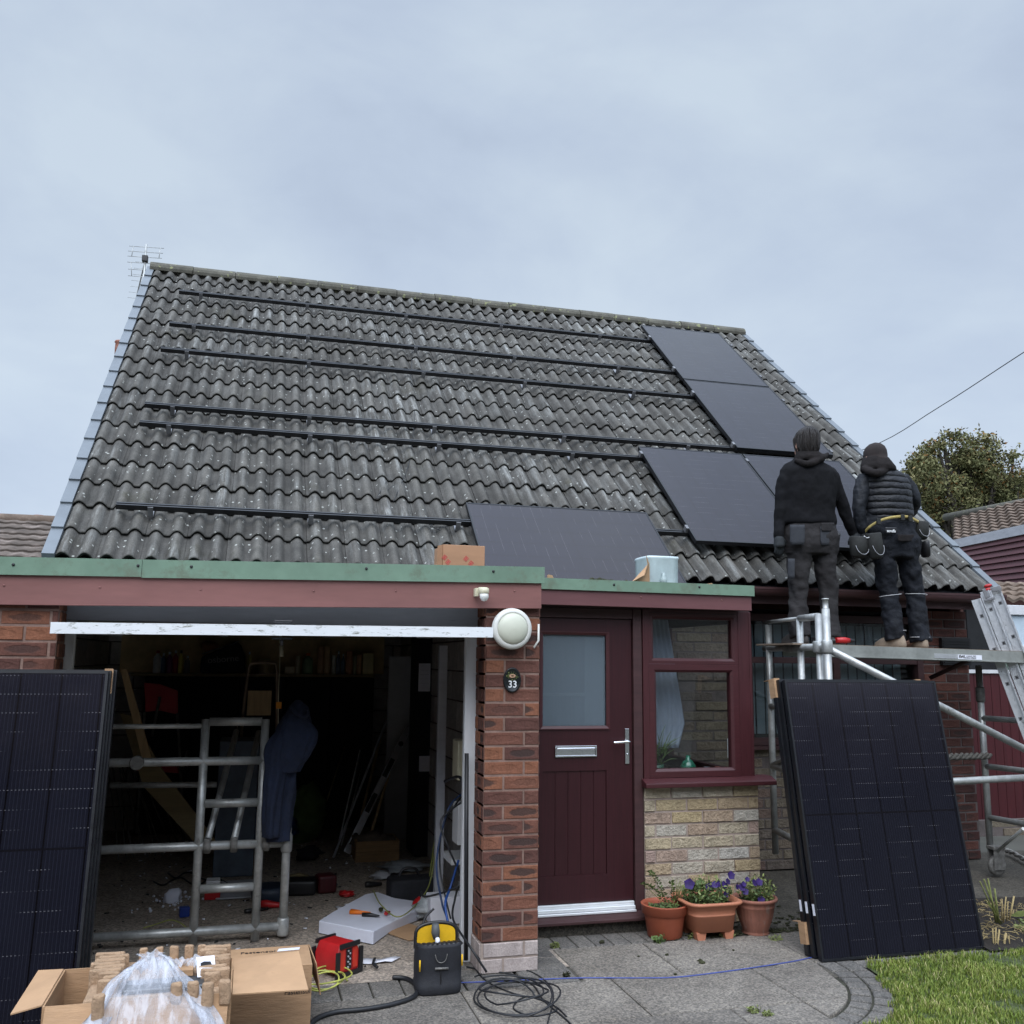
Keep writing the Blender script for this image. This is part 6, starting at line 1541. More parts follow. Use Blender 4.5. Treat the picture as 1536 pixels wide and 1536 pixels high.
band(1378, 956, 0.0, 0.078, 0.095, M_reflect, 'reflective_piping', w2, 0.004)
q = band(1346, 946, 0.0, 0.040, 0.090, M_reflect, 'reflective_piping', w2, 0.0035)
# belt and pouches
pts = [pw(x, y, -0.135*math.sqrt(max(0.02, 1-((x-1338)/40)**2))-0.012) for x, y in ((1299, 797), (1304, 791), (1312, 785), (1322, 780), (1332, 777), (1345, 775), (1358, 775), (1366, 777), (1374, 781), (1378, 784))]
mb = MB(); sp = smooth_path(pts, 4)
for a, b_ in zip(sp, sp[1:]): pass
A = [mb.v(p+V((0, 0, 0.010))) for p in sp]; B = [mb.v(p-V((0, 0, 0.012))) for p in sp]
for i in range(len(sp)-1): mb.f([A[i], A[i+1], B[i+1], B[i]], smooth=True)
be = mb.build('tool_belt', M_strap, w2); s_m = be.modifiers.new('thick', 'SOLIDIFY'); s_m.thickness = 0.008
for (x, y) in ((1318, 782), (1354, 776), (1366, 778)):
    mb = MB(); q = pw(x, y, -0.150); mb.box(q.x-0.016, q.x+0.016, q.y-0.008, q.y+0.012, q.z-0.024, q.z+0.024); mb.build('belt_keeper', M_leather, be, bevel=0.004)
def pouch(px, py, w, h, dy, lean_, m, parent, stitch=True):
    q = pw(px, py, dy); M = Matrix.Translation(q) @ Matrix.Rotation(lean_, 4, 'Y'); mb = MB(M)
    mb.rings([((0, 0, -h), w*0.30, 0.025), ((0, 0, -h*0.92), w*0.42, 0.045), ((0, 0, -h*0.5), w*0.5, 0.06), ((0, 0, -0.01), w*0.5, 0.062), ((0, 0, 0), w*0.47, 0.055)], 18)
    o = mb.build('pouch', m, parent)
    if stitch:
        mb = MB(M); mb.tube([(w*0.38*math.cos(a), -0.062+0.02*(1-abs(math.sin(a))), -h*0.45+h*0.42*math.sin(a)) for a in [math.radians(t) for t in range(185, 356, 12)]], 0.002, 5); mb.build('pouch_stitching', M_header, o)
    return o
pouch(1289, 806, 0.15, 0.16, -0.06, 0.10, M_leather, w2); pouch(1309, 800, 0.13, 0.20, -0.10, -0.12, M_leather, w2); pouch(1381, 783, 0.12, 0.14, -0.02, 0.05, M_leather, w2)
pouch(1384, 812, 0.06, 0.13, -0.02, -0.2, M_black, w2, False)
mb = MB(); mb.tube(smooth_path([pw(1296, 804, -0.09), pw(1301, 807, -0.12), pw(1308, 803, -0.13)], 5), 0.004, 6); mb.build('pouch_rim', M_reflect, w2)
pocket('pocket_flap', 1347, 1373, 802, 812, 1342, 39, 0.155, M_hood, w2, bulge=0.01)
pocket('waistband_tag', 1328, 1345, 791, 799, 1340, 40, 0.142, M_black, w2, bulge=0.008)
text('scruffs', 0.030, tuple(pw(1337, 796.5, -0.160)), FRONT, M_white, w2, 'waistband_lettering', bold=0.0008)
for fx_, rz in ((l2, 0.25), (r2_, -0.25)):
    mb = MB(); boot(mb, fx_, PYY-0.02, z2f+0.001, rz, 0.98); mb.build('boot', M_boot, w2)
mb = MB(); hand(mb, LB[2]+V((0, 0, -0.012)), (0.05, 0.15, -1), 1, 0.7, 1.05); organic(mb, 'glove', M_glove, w2, 0.005, 1)

# drill resting on the platform
dr = empty('power_drill', (4.45, 6.12, deckz(4.4)), 'red and black cordless drill lying on the platform between the workers', 'drill')
q = at(1258, 967, Y=6.13); zz_ = deckz(q.x)
mb = MB(); mb.tube([(q.x-0.02, 6.13, zz_+0.034), (q.x+0.05, 6.13, zz_+0.034), (q.x+0.09, 6.13, zz_+0.034)], [0.020, 0.024, 0.018], 14); mb.build('body', M_red, dr)
mb = MB(); mb.tube([(q.x+0.0905, 6.13, zz_+0.034), (q.x+0.13, 6.13, zz_+0.032)], [0.02, 0.012], 12); mb.tube([(q.x-0.03, 6.13, zz_+0.03), (q.x-0.12, 6.15, zz_+0.024)], 0.019, 10); mb.box(q.x-0.19, q.x-0.11, 6.10, 6.19, zz_+0.001, zz_+0.055); mb.build('grip', M_black, dr, bevel=0.004)

# ================================================================== inside the garage
def on(px, py, Z=0.0): return at(px, py, Z=Z)
def thing(o, label, cat, group=None): return tag(o, label, cat, group)
SY = 9.45
zsh = at(380, 1011, Y=SY).z
mb = MB(); a, b = at(196, 1010, Y=9.78), at(575, 1010, Y=9.78); mb.box(a.x-0.1, b.x, 9.765, 9.785, zsh+0.001, 1.94); thing(mb.build('pegboard', mat('brown_hardboard', (0.62, 0.47, 0.25), 0.8, var=0.2, scale=4, bmp=0.1)), 'brown hardboard panel on the wall behind the shelf', 'board')
sh = empty('wall_shelf', (0, 9.6, zsh-0.02), 'long timber shelf across the back wall of the garage', 'shelf')
mb = MB(); a, b = at(196, 1010, Y=SY), at(562, 1013, Y=SY); mb.box(a.x, b.x, SY, 9.79, zsh-0.025, zsh); mb.build('board', M_shelf, sh)
for x in (a.x+0.3, (a.x+b.x)/2, b.x-0.3):
    mb = MB(); mb.prism([(x, SY+0.05, zsh-0.026), (x, 9.79, zsh-0.026), (x, 9.79, zsh-0.25)], (0.02, 0, 0)); mb.build('bracket', M_shelf, sh)
def bottle(px, w, py_top, colr, label, kind='bottle', cap=None, cat='bottle'):
    c = at(px, 1010, Y=SY+0.10); top = at(px, py_top, Y=SY+0.10).z; k2 = at(px+1, 1000, Y=SY+0.1).x-at(px, 1000, Y=SY+0.1).x; r = w*k2/2; H_ = max(0.05, top-zsh)
    t = empty(kind.replace(' ', '_'), (c.x, SY+0.10, zsh), label, cat, 'bottles and tins on the garage shelf')
    colr = tuple(min(0.8, v*1.5) for v in colr); m = mat('shelf_%02d_%02d_%02d' % tuple(int(v*50) for v in colr), colr, 0.5, var=0.15, bmp=0.02)
    mb = MB()
    if kind == 'tin':
        mb.lathe([(r*0.96, 0), (r, 0.004), (r, H_*0.97), (r*0.94, H_)], (c.x, SY+0.10, zsh+0.001), 18); mb.build('can', m, t)
    elif kind == 'carton':
        mb.box(c.x-r, c.x+r, SY+0.05, SY+0.17, zsh+0.001, zsh+H_); mb.build('carton', m, t, bevel=0.003)
    else:
        mb.lathe([(r*0.9, 0), (r, 0.008), (r, H_*0.62), (r*0.85, H_*0.72), (r*0.36, H_*0.83), (r*0.34, H_*0.88)], (c.x, SY+0.10, zsh+0.001), 18); mb.build('vessel', m, t)
        mb = MB(); mb.lathe([(r*0.42, H_*0.88), (r*0.44, H_*0.90), (r*0.42, H_), (r*0.3, H_+0.002)], (c.x, SY+0.10, zsh+0.001), 14); mb.build('cap', cap or M_white, t)
B_L = [(235, 13, 976, (0.5, 0.5, 0.48), 'white cleaner bottle with a red cap, leftmost on the garage shelf', 'bottle', M_red),
 (244, 9, 980, (0.05, 0.08, 0.15), 'navy bottle right of the white cleaner bottle', 'bottle', None), (253, 10, 978, (0.14, 0.03, 0.10), 'purple bottle on the left of the shelf', 'bottle', None),
 (262, 9, 976, (0.25, 0.02, 0.03), 'dark red bottle on the left of the shelf', 'bottle', None), (270, 8, 976, (0.5, 0.4, 0.08), 'slim yellow bottle left of the black holdall', 'bottle', M_black),
 (280, 9, 984, (0.12, 0.12, 0.13), 'small dark bottle just left of the black holdall', 'bottle', None),
 (373, 7, 978, (0.42, 0.36, 0.12), 'narrow yellowish bottle right of the black holdall', 'bottle', None),
 (396, 18, 988, (0.30, 0.24, 0.13), 'open tub of odds and ends behind the cord', 'tin', None),
 (434, 14, 1000, (0.42, 0.36, 0.24), 'short cream carton left of the green bottle', 'carton', None), (446, 7, 984, (0.45, 0.40, 0.28), 'cream tube with an orange band', 'tin', None),
 (461, 16, 980, (0.16, 0.24, 0.14), 'wide green bottle in the middle of the shelf', 'bottle', M_orange), (480, 9.5, 970, (0.36, 0.22, 0.12), 'left one of two tall aerosol cans', 'tin', None), (490, 9.5, 970, (0.40, 0.28, 0.15), 'right one of two tall aerosol cans', 'tin', None),
 (500, 6, 983, (0.5, 0.5, 0.42), 'slim white tube right of the aerosol cans', 'tin', None), (507, 7, 977, (0.14, 0.17, 0.22), 'grey blue spray bottle on the right of the shelf', 'bottle', None), (514, 6, 981, (0.10, 0.15, 0.2), 'small blue bottle on the right of the shelf', 'bottle', None),
 (523, 10, 977, (0.38, 0.19, 0.10), 'brown cylindrical tin on the right of the shelf', 'tin', None), (532, 5, 984, (0.3, 0.3, 0.2), 'thin grey tube right of the brown tin', 'tin', None), (538, 7, 982, (0.42, 0.25, 0.13), 'tan canister near the end of the shelf', 'tin', None), (551, 16, 980, (0.45, 0.40, 0.20), 'pale square canister at the right end of the shelf', 'carton', None)]
for b_ in B_L: bottle(b_[0], b_[1], b_[2], b_[3], b_[4], b_[5], b_[6])
# holdall with faint lettering
hb = empty('holdall', at(325, 1008, Y=9.5), 'black holdall bag with pale piping lying on the garage shelf', 'bag')
mb = MB(); y0 = SY+0.02
prof = [at(300, 1010, Y=y0), at(302, 985, Y=y0), at(330, 974, Y=y0), at(355, 961, Y=y0), at(362, 968, Y=y0), at(368, 985, Y=y0), at(367, 1010, Y=y0)]
mb.prism([V((p.x, p.y, max(p.z, zsh+0.002))) for p in prof], (0, 0.22, 0)); mb.build('bag_body', M_bagfab, hb, bevel=0.02)
mb = MB(); mb.tube([at(303, 981, Y=y0-0.004), at(330, 972, Y=y0-0.004), at(358, 962, Y=y0-0.004)], 0.003, 5); mb.build('piping', M_header, hb)
text('osborne', 0.085, tuple(at(335, 989, Y=y0-0.006)), Matrix.Rotation(math.radians(-5), 3, 'Y') @ FRONT, M_hook, hb)
mb = MB(); q = at(315, 969, Y=9.6); mb.ico(q, 0.07, 2, (1.3, 1, 0.7), 0.4); thing(mb.build('headphones', mat('brown_orange_leather', (0.32, 0.12, 0.05), 0.6, bmp=0.1)), 'orange brown bundle tucked behind the black holdall', 'bundle')
# red seat hanging back, sack truck, plywood, level, pipes, cartons
rc = empty('folding_chair', on(235, 1255), 'dark red folding chair with tubular legs at the back left of the garage', 'chair')
CY = 8.7
mb = MB(); P_ = [at(x, y, Y=CY) for x, y in ((216, 1024), (240, 1026), (267, 1036), (267, 1072), (240, 1066), (218, 1068))]; mb.prism(P_, (0, 0.02, 0)); M_rchair = mat('red_vinyl', (0.45, 0.02, 0.03), 0.5, var=0.1); mb.build('backrest', M_rchair, rc, bevel=0.006)
mb = MB(); mb.prism([at(x, y, Y=CY-0.1) for x, y in ((210, 1140), (262, 1145), (268, 1160), (205, 1156))], (0, 0.3, 0.0)); mb.build('seat', M_rchair, rc)
for a, b in (((240, 1045), (228, 1105)), ((266, 1070), (276, 1245)), ((217, 1068), (205, 1250)), ((282, 1125), (270, 1165))):
    mb = MB(); mb.tube([at(*a, Y=CY-0.02), at(*b, Y=CY-0.02)], 0.011, 8); mb.build('leg', M_galvdirty, rc)
mb = MB(); mb.prism([at(x, y, Y=7.4) for x, y in ((180, 1003), (190, 1003), (228, 1140), (214, 1142))], (0, 0.03, 0)); thing(mb.build('timber_board', M_wood), 'pale plywood plank leaning behind the left panel stack', 'plank')
mb = MB()
lp = [at(x, y, Y=7.6) for x, y in ((180, 1070), (200, 1075), (240, 1150), (330, 1270), (300, 1272), (215, 1180))]; mb.prism(lp, (0, 0.04, 0)); thing(mb.build('timber_board', M_shelf), 'dark timber plank leaning at a slant behind the scaffold frame', 'plank')
st = empty('sack_truck', on(390, 1240), 'upright tubular sack truck with a chipboard plate behind the frame', 'sack truck')
mb = MB(); TYk = 8.0; mb.tube(smooth_path([at(364, 1075, Y=TYk), at(372, 1010, Y=TYk), at(376, 997, Y=TYk), at(384, 994.5, Y=TYk), at(408, 994.5, Y=TYk), at(414, 1000, Y=TYk), at(415, 1030, Y=TYk), at(415, 1235, Y=TYk)], 5), 0.012, 8); mb.tube([at(364, 1075, Y=TYk), at(352, 1240, Y=TYk)], 0.012, 8); mb.tube([at(372, 1012, Y=TYk), at(414, 1010, Y=TYk)], 0.008, 6); mb.build('tube_frame', mat('worn_bronze_tube', (0.26, 0.19, 0.13), 0.4, metal=0.5, bmp=0.1), st)
mb = MB(); a, b = at(372, 1036, Y=TYk-0.03), at(406, 1073, Y=TYk-0.03); mb.box(a.x, b.x, TYk-0.03, TYk-0.015, b.z, a.z); mb.build('backplate', M_wood, st)
mb = MB(); cyk = 7.2; mb.tube([at(421, 940, Y=cyk), at(421, 965, Y=cyk)], 0.009, 8); mb.tube([at(421, 968, Y=cyk), at(418, 1030, Y=cyk), at(417, 1110, Y=cyk)], 0.003, 6); mb.tube([at(422, 968, Y=cyk), at(422, 985, Y=cyk)], 0.016, 8)
cd = thing(mb.build('pull_cord', M_cream), 'hanging cord from the door gear with a small orange tag', 'cord')
mb = MB(); a, b = at(414.5, 1053, Y=cyk-0.01), at(422, 1063, Y=cyk-0.01); mb.box(a.x, b.x, cyk-0.012, cyk-0.008, b.z, a.z); mb.build('orange_tag', mat('orange_tag', (0.9, 0.30, 0.01), 0.6, bmp=0), cd)
# dark cabinet and storage drum
mb = MB(); a, b = at(330, 1112, Y=7.6), at(385, 1190, Y=7.6); mb.box(a.x, b.x, 7.6, 8.0, 0.0, a.z); thing(mb.build('storage_cabinet', mat('slate_blue_cabinet', (0.09, 0.115, 0.15), 0.6, bmp=0.1), bevel=0.008), 'slate blue storage cabinet behind the scaffold frame', 'cabinet')
# dark back fill under the shelf: shade given as near-black boxes
mb = MB(); a, b = at(215, 1050, Y=9.55), at(560, 1050, Y=9.55); 
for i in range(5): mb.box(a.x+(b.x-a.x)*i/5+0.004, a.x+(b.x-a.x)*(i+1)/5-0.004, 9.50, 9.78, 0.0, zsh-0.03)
thing(mb.build('dark_backfill', M_void, bevel=0.006), 'row of near black boxes filling the shade under the back shelf', 'backfill')
# white board pieces / door at the back right
mb = MB(); a, b = at(610, 980, Y=8.82), at(627, 1129, Y=8.82); zb2 = 0.0
mb.box(a.x-0.16, b.x, 8.82, 8.86, 0.0, a.z-0.03); mb.box(b.x+0.001, b.x+0.02, 8.80, 8.86, 0.0, a.z-0.03); thing(mb.build('interior_door', M_doorskin), 'pale door standing ajar at the back right of the garage', 'door')
mb = MB(); a, b = at(628.5, 995, Y=8.0), at(645, 1037, Y=8.0); mb.box(a.x, b.x, 8.0, 8.004, b.z, a.z); 
ntc = mb.build('notice_sheet', M_paper); thing(ntc, 'white notice sheet pinned on the dark right hand side of the garage', 'notice')
for i in range(9):
    mb = MB(); z = a.z-0.02-i*0.018; mb.box(a.x+0.012, b.x-0.012, 7.9985, 7.9999, z-0.002, z); 
    if i % 2 == 0: mb.build('printed_line', M_header, ntc)
    else: mb.bm.free()
mb = MB(); a, b = at(629, 1134, Y=8.0), at(645, 1157, Y=8.0); mb.box(a.x, b.x, 8.0, 8.004, b.z, a.z); thing(mb.build('notice_sheet', M_paper), 'smaller white sheet below the notice in the garage', 'notice')
mb = MB(); mb.box(at(627, 1000, Y=8.02).x, at(660, 1000, Y=8.02).x, 8.02, 8.4, 0.0, 1.85); thing(mb.build('tall_locker', M_void, bevel=0.01), 'tall black locker behind the pinned sheets', 'locker')
mb = MB(); a, b = at(661, 968, Y=6.35), at(672, 968, Y=6.35); mb.box(a.x-0.005, b.x, 6.35, 6.40, 0.0, a.z); pst = mb.build('timber_post', M_header, bevel=0.004); thing(pst, 'grey painted upright post inside the right of the garage', 'post')
mb = MB(); a, b = at(685, 1110, Y=5.9), at(700, 1170, Y=5.9); mb.box(a.x, 1.488, 5.86, 6.02, b.z, a.z); thing(mb.build('consumer_unit', M_cream, bevel=0.01), 'cream electrical box on the right garage wall', 'electrical box')
mb = MB(); a, b = at(684, 1205, Y=5.9), at(696, 1265, Y=5.9); mb.box(a.x, 1.488, 5.84, 6.0, b.z, a.z); thing(mb.build('junction_box', M_white, bevel=0.006), 'white cable box low on the right garage wall', 'electrical box')
mb = MB(); a, b = at(672, 1285, Y=6.2), at(700, 1292, Y=6.2); mb.box(a.x, 1.488, 6.1, 6.4, b.z, a.z); thing(mb.build('small_shelf', M_white, bevel=0.003), 'small white shelf at the foot of the right garage wall', 'shelf')
# bundles of cable hanging at the right
rg = random.Random(21)
def cab(pts, r, m, name='cable', lab=None): 
    mb = MB(); mb.tube(smooth_path(pts, 7), r, 7); o = mb.build(name, m); return thing(o, lab, 'cable')
HC = [([(667, 1172, 5.9), (690, 1166, 5.75), (697, 1195, 5.7)], 0.009, M_rubber, 'black cable looping out of the grey post'),
 ([(694, 1190, 5.7), (672, 1215, 5.6), (655, 1290, 5.55), (662, 1350, 5.5), (670, 1375, 5.4)], 0.006, mat('navy_cable', (0.01, 0.03, 0.09), 0.5, bmp=0), 'dark blue cable sweeping down beside the grey post'),
 ([(692, 1195, 5.72), (664, 1240, 5.6), (660, 1300, 5.6), (668, 1345, 5.5), (676, 1378, 5.4)], 0.005, M_rubber, 'left black cable of the bundle by the garage jamb'),
 ([(697, 1200, 5.6), (662, 1230, 5.55), (672, 1270, 5.5), (689, 1310, 5.5), (686, 1330, 5.45), (640, 1345, 5.6), (632, 1338, 5.7)], 0.006, M_rubber, 'thick black cable curling to the black case'),
 ([(688, 1290, 5.5), (676, 1330, 5.5), (668, 1355, 5.4), (672, 1385, 5.35)], 0.007, mat('bright_blue_cable', (0.01, 0.06, 0.25), 0.5, bmp=0), 'bright blue cable tangle at the garage jamb'),
 ([(690, 1320, 5.5), (682, 1350, 5.45), (680, 1380, 5.3), (705, 1420, 5.0), (730, 1458, 4.95)], 0.006, M_rubber, 'black cable running out past the pillar base')]
for p, r, m, l in HC: cab([at(x, y, Y=Yv) for x, y, Yv in p], r, m, lab=l)
cab([on(640, 1345, 0.02), at(655, 1240, Y=6.6), at(648, 1310, Y=6.3), on(634, 1345, 0.10), on(600, 1375, 0.09), on(572, 1358, 0.1), on(560, 1335, 0.1)], 0.004, mat('earth_cable', (0.24, 0.26, 0.06), 0.5, bmp=0), lab='green and yellow earth wire arching over the foam sheet')
mb = MB(); mb.tube([at(700, 1130, Y=5.2), at(699, 1440, Y=5.2)], 0.012, 8); thing(mb.build('conduit', M_rubber), 'black conduit running down just inside the white jamb', 'conduit')
# spirit level leaning
lv = empty('spirit_level', on(520, 1280), 'long aluminium spirit level leaning inside the garage', 'spirit level')
a = on(520, 1281, 0.0); b = at(613, 1093, Y=a.y+0.30); d = (b-a); sx_ = d.cross(V((0, 1, 0))).normalized(); L = d.length; ax2 = d.normalized(); yv = ax2.cross(sx_)
M_ = Matrix((sx_, yv, ax2)).transposed().to_4x4(); M_.translation = a+V((0, 0, 0.01))
mb = MB(M_); mb.box(-0.030, 0.030, -0.012, 0.012, 0, L); mb.build('beam', M_alu, lv, bevel=0.003)
for q, w_, m in ((0.13, 0.018, M_black), (0.86, 0.018, M_black)):
    mb = MB(M_ @ Matrix.Translation((0, 0, L*q))); mb.lathe([(0.022, -0.014), (0.022, 0.014)], (0, 0, 0), 18, 'y'); mb.build('vial', m, lv)
for q in (0.38, 0.66):
    mb = MB(M_); mb.box(-0.016, 0.024, -0.0145, 0.0145, L*q-0.085, L*q+0.085); mb.build('grip_slot', M_black, lv)
# loose rods and tubes
for i, (x0, y0, x1, y1, r, m) in enumerate(((470, 1245, 517, 1120, 0.007, M_shelf), (506, 1255, 540, 1125, 0.008, M_white), (512, 1250, 547, 1135, 0.007, M_alu), (535, 1235, 572, 1100, 0.014, M_wood), (500, 1268, 580, 1080, 0.010, M_header), (545, 1270, 590, 1140, 0.012, M_wood))):
    a = on(x0, y0+18); a.y = min(a.y, 9.3); b = at(x1, y1, Y=min(9.4, a.y+0.5)); mb = MB(); mb.tube([a, b], r, 8)
    thing(mb.build('long_rod', m), ['thin brown cane leaning leftmost among the rods', 'bright slim metal rod leaning in the garage', 'dull slim rod just right of the bright one', 'thick wooden handle leaning among the rods', 'dark tube crossing low behind the spirit level', 'dark tube leaning nearest the spirit level'][i], 'rod', 'rods leaning at the back of the garage')
rg = random.Random(31)
for i in range(12):
    a = at(180+i*11, 1262, Y=8.6+rg.uniform(-.2, .4)); a.z = 0.0; b = at(165+i*6+rg.uniform(-6, 6), 1150+rg.uniform(-12, 10), Y=9.1); mb = MB(); mb.tube([a, (a+b)/2+V((rg.uniform(-.03, .03), 0, 0)), b], 0.005, 6)
    thing(mb.build('trunking_length', M_galvdirty), 'thin grey rod in the bundle leaning at the left of the garage', 'rod', 'bundle of thin rods at the left')
# crate with cloth
cr_ = empty('wooden_crate', on(566, 1292), 'low pine crate filled with crumpled cloth in the garage', 'crate')
a, b = on(533, 1294), on(600, 1293); zc = at(566, 1262, Y=a.y).z
mb = MB(); 
for (x0, x1, y0, y1) in ((a.x, b.x, a.y, a.y+0.018), (a.x, b.x, a.y+0.30, a.y+0.318), (a.x, a.x+0.018, a.y+0.0185, a.y+0.2995), (b.x-0.018, b.x, a.y+0.0185, a.y+0.2995)):
    mb.box(x0, x1, y0, y1, 0.0, zc*0.48); mb.box(x0, x1, y0, y1, zc*0.5, zc)
mb.box(a.x+0.019, b.x-0.019, a.y+0.019, a.y+0.299, 0.005, 0.015); mb.build('slats', M_crate, cr_)
mb = MB(); mb.ico(((a.x+b.x)/2-0.03, a.y+0.15, zc*0.85), 0.17, 3, (0.95, 0.7, 0.42), 0.55); mb.ico(((a.x+b.x)/2+0.08, a.y+0.13, zc*0.85), 0.10, 3, (0.9, 0.8, 0.5), 0.6)
thing(mb.build('crumpled_cloth', mat('sandy_dust_sheet', (0.16, 0.125, 0.095), 0.95, var=0.3, scale=12, bmp=0.8)), 'crumpled sandy dust sheet bundled in the pine crate', 'cloth')
# green sack, blue bag
mb = MB(); q = on(455, 1262); mb.ico((q.x, q.y, 0.22), 0.22, 3, (0.85, 0.7, 1.15), 0.45); thing(mb.build('garden_sack', mat('green_woven_sack', (0.11, 0.19, 0.06), 0.9, var=0.3, bmp=0.6)), 'slumped green sack at the back of the garage', 'sack')
mb = MB(); q = on(405, 1270); mb.ico((q.x, q.y, 0.16), 0.2, 3, (1.1, 0.7, 0.85), 0.4); thing(mb.build('carrier_bag', mat('blue_carrier_bag', (0.03, 0.08, 0.24), 0.6, var=0.3, bmp=0.6)), 'crumpled blue bag on the floor behind the scaffold frame', 'bag')
# things on the floor
def fbox(name, px, py, w, d, h, rz, m, lab, cat, bev=0.006, z=0.0, group=None):
    q = on(px, py); mb = MB(Matrix.Translation((q.x, q.y, z)) @ Matrix.Rotation(rz, 4, 'Z')); mb.box(-w/2, w/2, -d/2, d/2, 0.001, h); return thing(mb.build(name, m, bevel=bev), lab, cat, group)
fbox('document_folder', 356, 1335, 0.30, 0.52, 0.012, 0.05, M_header, 'pale grey document tray on the floor behind the frame', 'tray')
q = on(470, 1340)
te = empty('toolbox', q, 'dark red and black tool case lying open on the garage floor', 'toolbox'); mb = MB(Matrix.Translation(q) @ Matrix.Rotation(-0.15, 4, 'Z')); mb.box(-0.20, 0.02, -0.08, 0.08, 0, 0.10); mb.build('lower_case', M_black, te, bevel=0.02); mb = MB(Matrix.Translation(q) @ Matrix.Rotation(0.2, 4, 'Z')); mb.box(0.02, 0.15, -0.06, 0.07, 0, 0.12); mb.build('red_lid', M_reddk, te, bevel=0.02)
q = on(615, 1350); te = empty('tool_case', q, 'black carry case standing behind the foam sheet', 'case'); mb = MB(Matrix.Translation(q) @ Matrix.Rotation(0.05, 4, 'Z')); mb.box(-0.15, 0.15, -0.09, 0.09, 0, 0.15); mb.build('case_body', M_bagfab, te, bevel=0.02); mb = MB(); mb.tube(smooth_path([(q.x-0.08, q.y, 0.15), (q.x-0.05, q.y, 0.20), (q.x+0.03, q.y, 0.20), (q.x+0.06, q.y, 0.15)], 5), 0.01, 8); mb.build('handle', M_black, te)
q = on(404, 1352); mb = MB(); mb.lathe([(0.08, 0), (0.115, 0.01), (0.125, 0.07), (0.118, 0.10), (0.10, 0.10)], q, 24); thing(mb.build('bucket', mat('slate_blue_bucket', (0.02, 0.03, 0.05), 0.5, bmp=0.1)), 'low dark blue tub on the floor behind the frame', 'tub')
q = on(318, 1350); te = empty('detector_box', q, 'small red and white box on the floor behind the frame', 'box'); mb = MB(); mb.box(q.x-0.05, q.x+0.05, q.y, q.y+0.12, 0.0, 0.05); mb.build('red_base', M_red, te, bevel=0.005); mb = MB(); mb.box(q.x-0.045, q.x+0.045, q.y+0.005, q.y+0.115, 0.0505, 0.12); mb.build('white_top', M_white, te, bevel=0.005)
fbox('small_box', 276, 1375, 0.06, 0.05, 0.06, 0.2, M_blueplastic, 'small bright blue box on the floor left of the frame', 'box')
q = on(258, 1352); mb = MB(); rg = random.Random(6)
mb.ico((q.x, q.y, 0.03), 0.055, 2, (1, 0.9, 0.9), 0.7)
for i in range(70):
    r = abs(rg.gauss(0, 0.11)); a = rg.uniform(0, 6.28); mb.ico((q.x+r*math.cos(a), q.y+r*math.sin(a)*1.2, 0.004), rg.uniform(0.003, 0.012), 1, jit=0.5)
tag(mb.build('foam_crumbs', M_foam), 'small heap of white polystyrene crumbs on the garage floor', 'crumbs')
for i, (px, py, w, l, rz, m, lb) in enumerate(((385, 1368, 0.03, 0.16, 0.4, M_black, 'black torch lying behind the frame'), (408, 1362, 0.05, 0.14, -0.3, M_red, 'red tool lying behind the right post of the frame'), (497, 1332, 0.045, 0.10, 0.6, mat('teal_plastic', (0.02, 0.12, 0.16), 0.5, bmp=0), 'teal handled snips beside the tool case'), (560, 1330, 0.04, 0.12, 0.2, M_black, 'black charger on the floor'), (596, 1320, 0.05, 0.10, -0.5, M_black, 'small black radio unit above the tool case'))):
    q = on(px, py); mb = MB(Matrix.Translation(q) @ Matrix.Rotation(rz, 4, 'Z')); mb.tube([(-l/2, 0, w/2), (-l*0.3, 0, w/2), (l*0.2, 0, w*0.4), (l/2, 0.01, w*0.3)], [w*0.45, w*0.5, w*0.35, w*0.3], 10); thing(mb.build('hand_tool', m), lb, 'tool')
q = on(395, 1362); 
mb = MB(); mb.tube(smooth_path([on(230+k*14, 1322+6*math.sin(k*1.7), 0.01) for k in range(9)]+[on(300-k*12, 1312+5*math.cos(k*2.1), 0.012) for k in range(5)], 4), 0.006, 6); thing(mb.build('cable', M_rubber), 'black cable tangle on the garage floor behind the frame', 'cable')
mb = MB(); mb.tube(smooth_path([on(215, 1392, 0.01), on(235, 1386, 0.03), on(255, 1380, 0.05), on(270, 1384, 0.03), on(280, 1392, 0.01)], 5), 0.004, 6); thing(mb.build('earth_wire', mat('earth_cable', (0.24, 0.26, 0.06), 0.5)), 'short green and yellow wire on the floor left of the frame', 'wire')
mb = MB(); q = on(600, 1306); mb.ico((q.x+0.03, q.y, 0.03), 0.13, 3, (1.2, 0.9, 0.28), 0.7); thing(mb.build('plastic_sheet', mat('grey_polythene', (0.26, 0.28, 0.30), 0.4, var=0.2, bmp=0.7)), 'crumpled grey polythene in front of the crate', 'polythene')
mb = MB(); mw = MB(); rg = random.Random(44)
for i in range(230):
    x = rg.uniform(-0.9, 1.35); y = rg.uniform(5.2, 9.0); l = rg.uniform(0.004, 0.03); a = rg.uniform(0, PI); tgt = mw if rg.random() < 0.45 else mb
    tgt.tube([(x, y, 0.004), (x+l*math.cos(a), y+l*math.sin(a), 0.004)], rg.uniform(0.002, 0.006), 5)
tag(mb.build('dark_offcuts', M_rubber), 'dark cable offcuts and grit scattered over the garage floor', 'debris', kind='stuff')
tag(mw.build('pale_offcuts', M_paper), 'pale plastic chips and screws scattered over the garage floor', 'debris', kind='stuff')
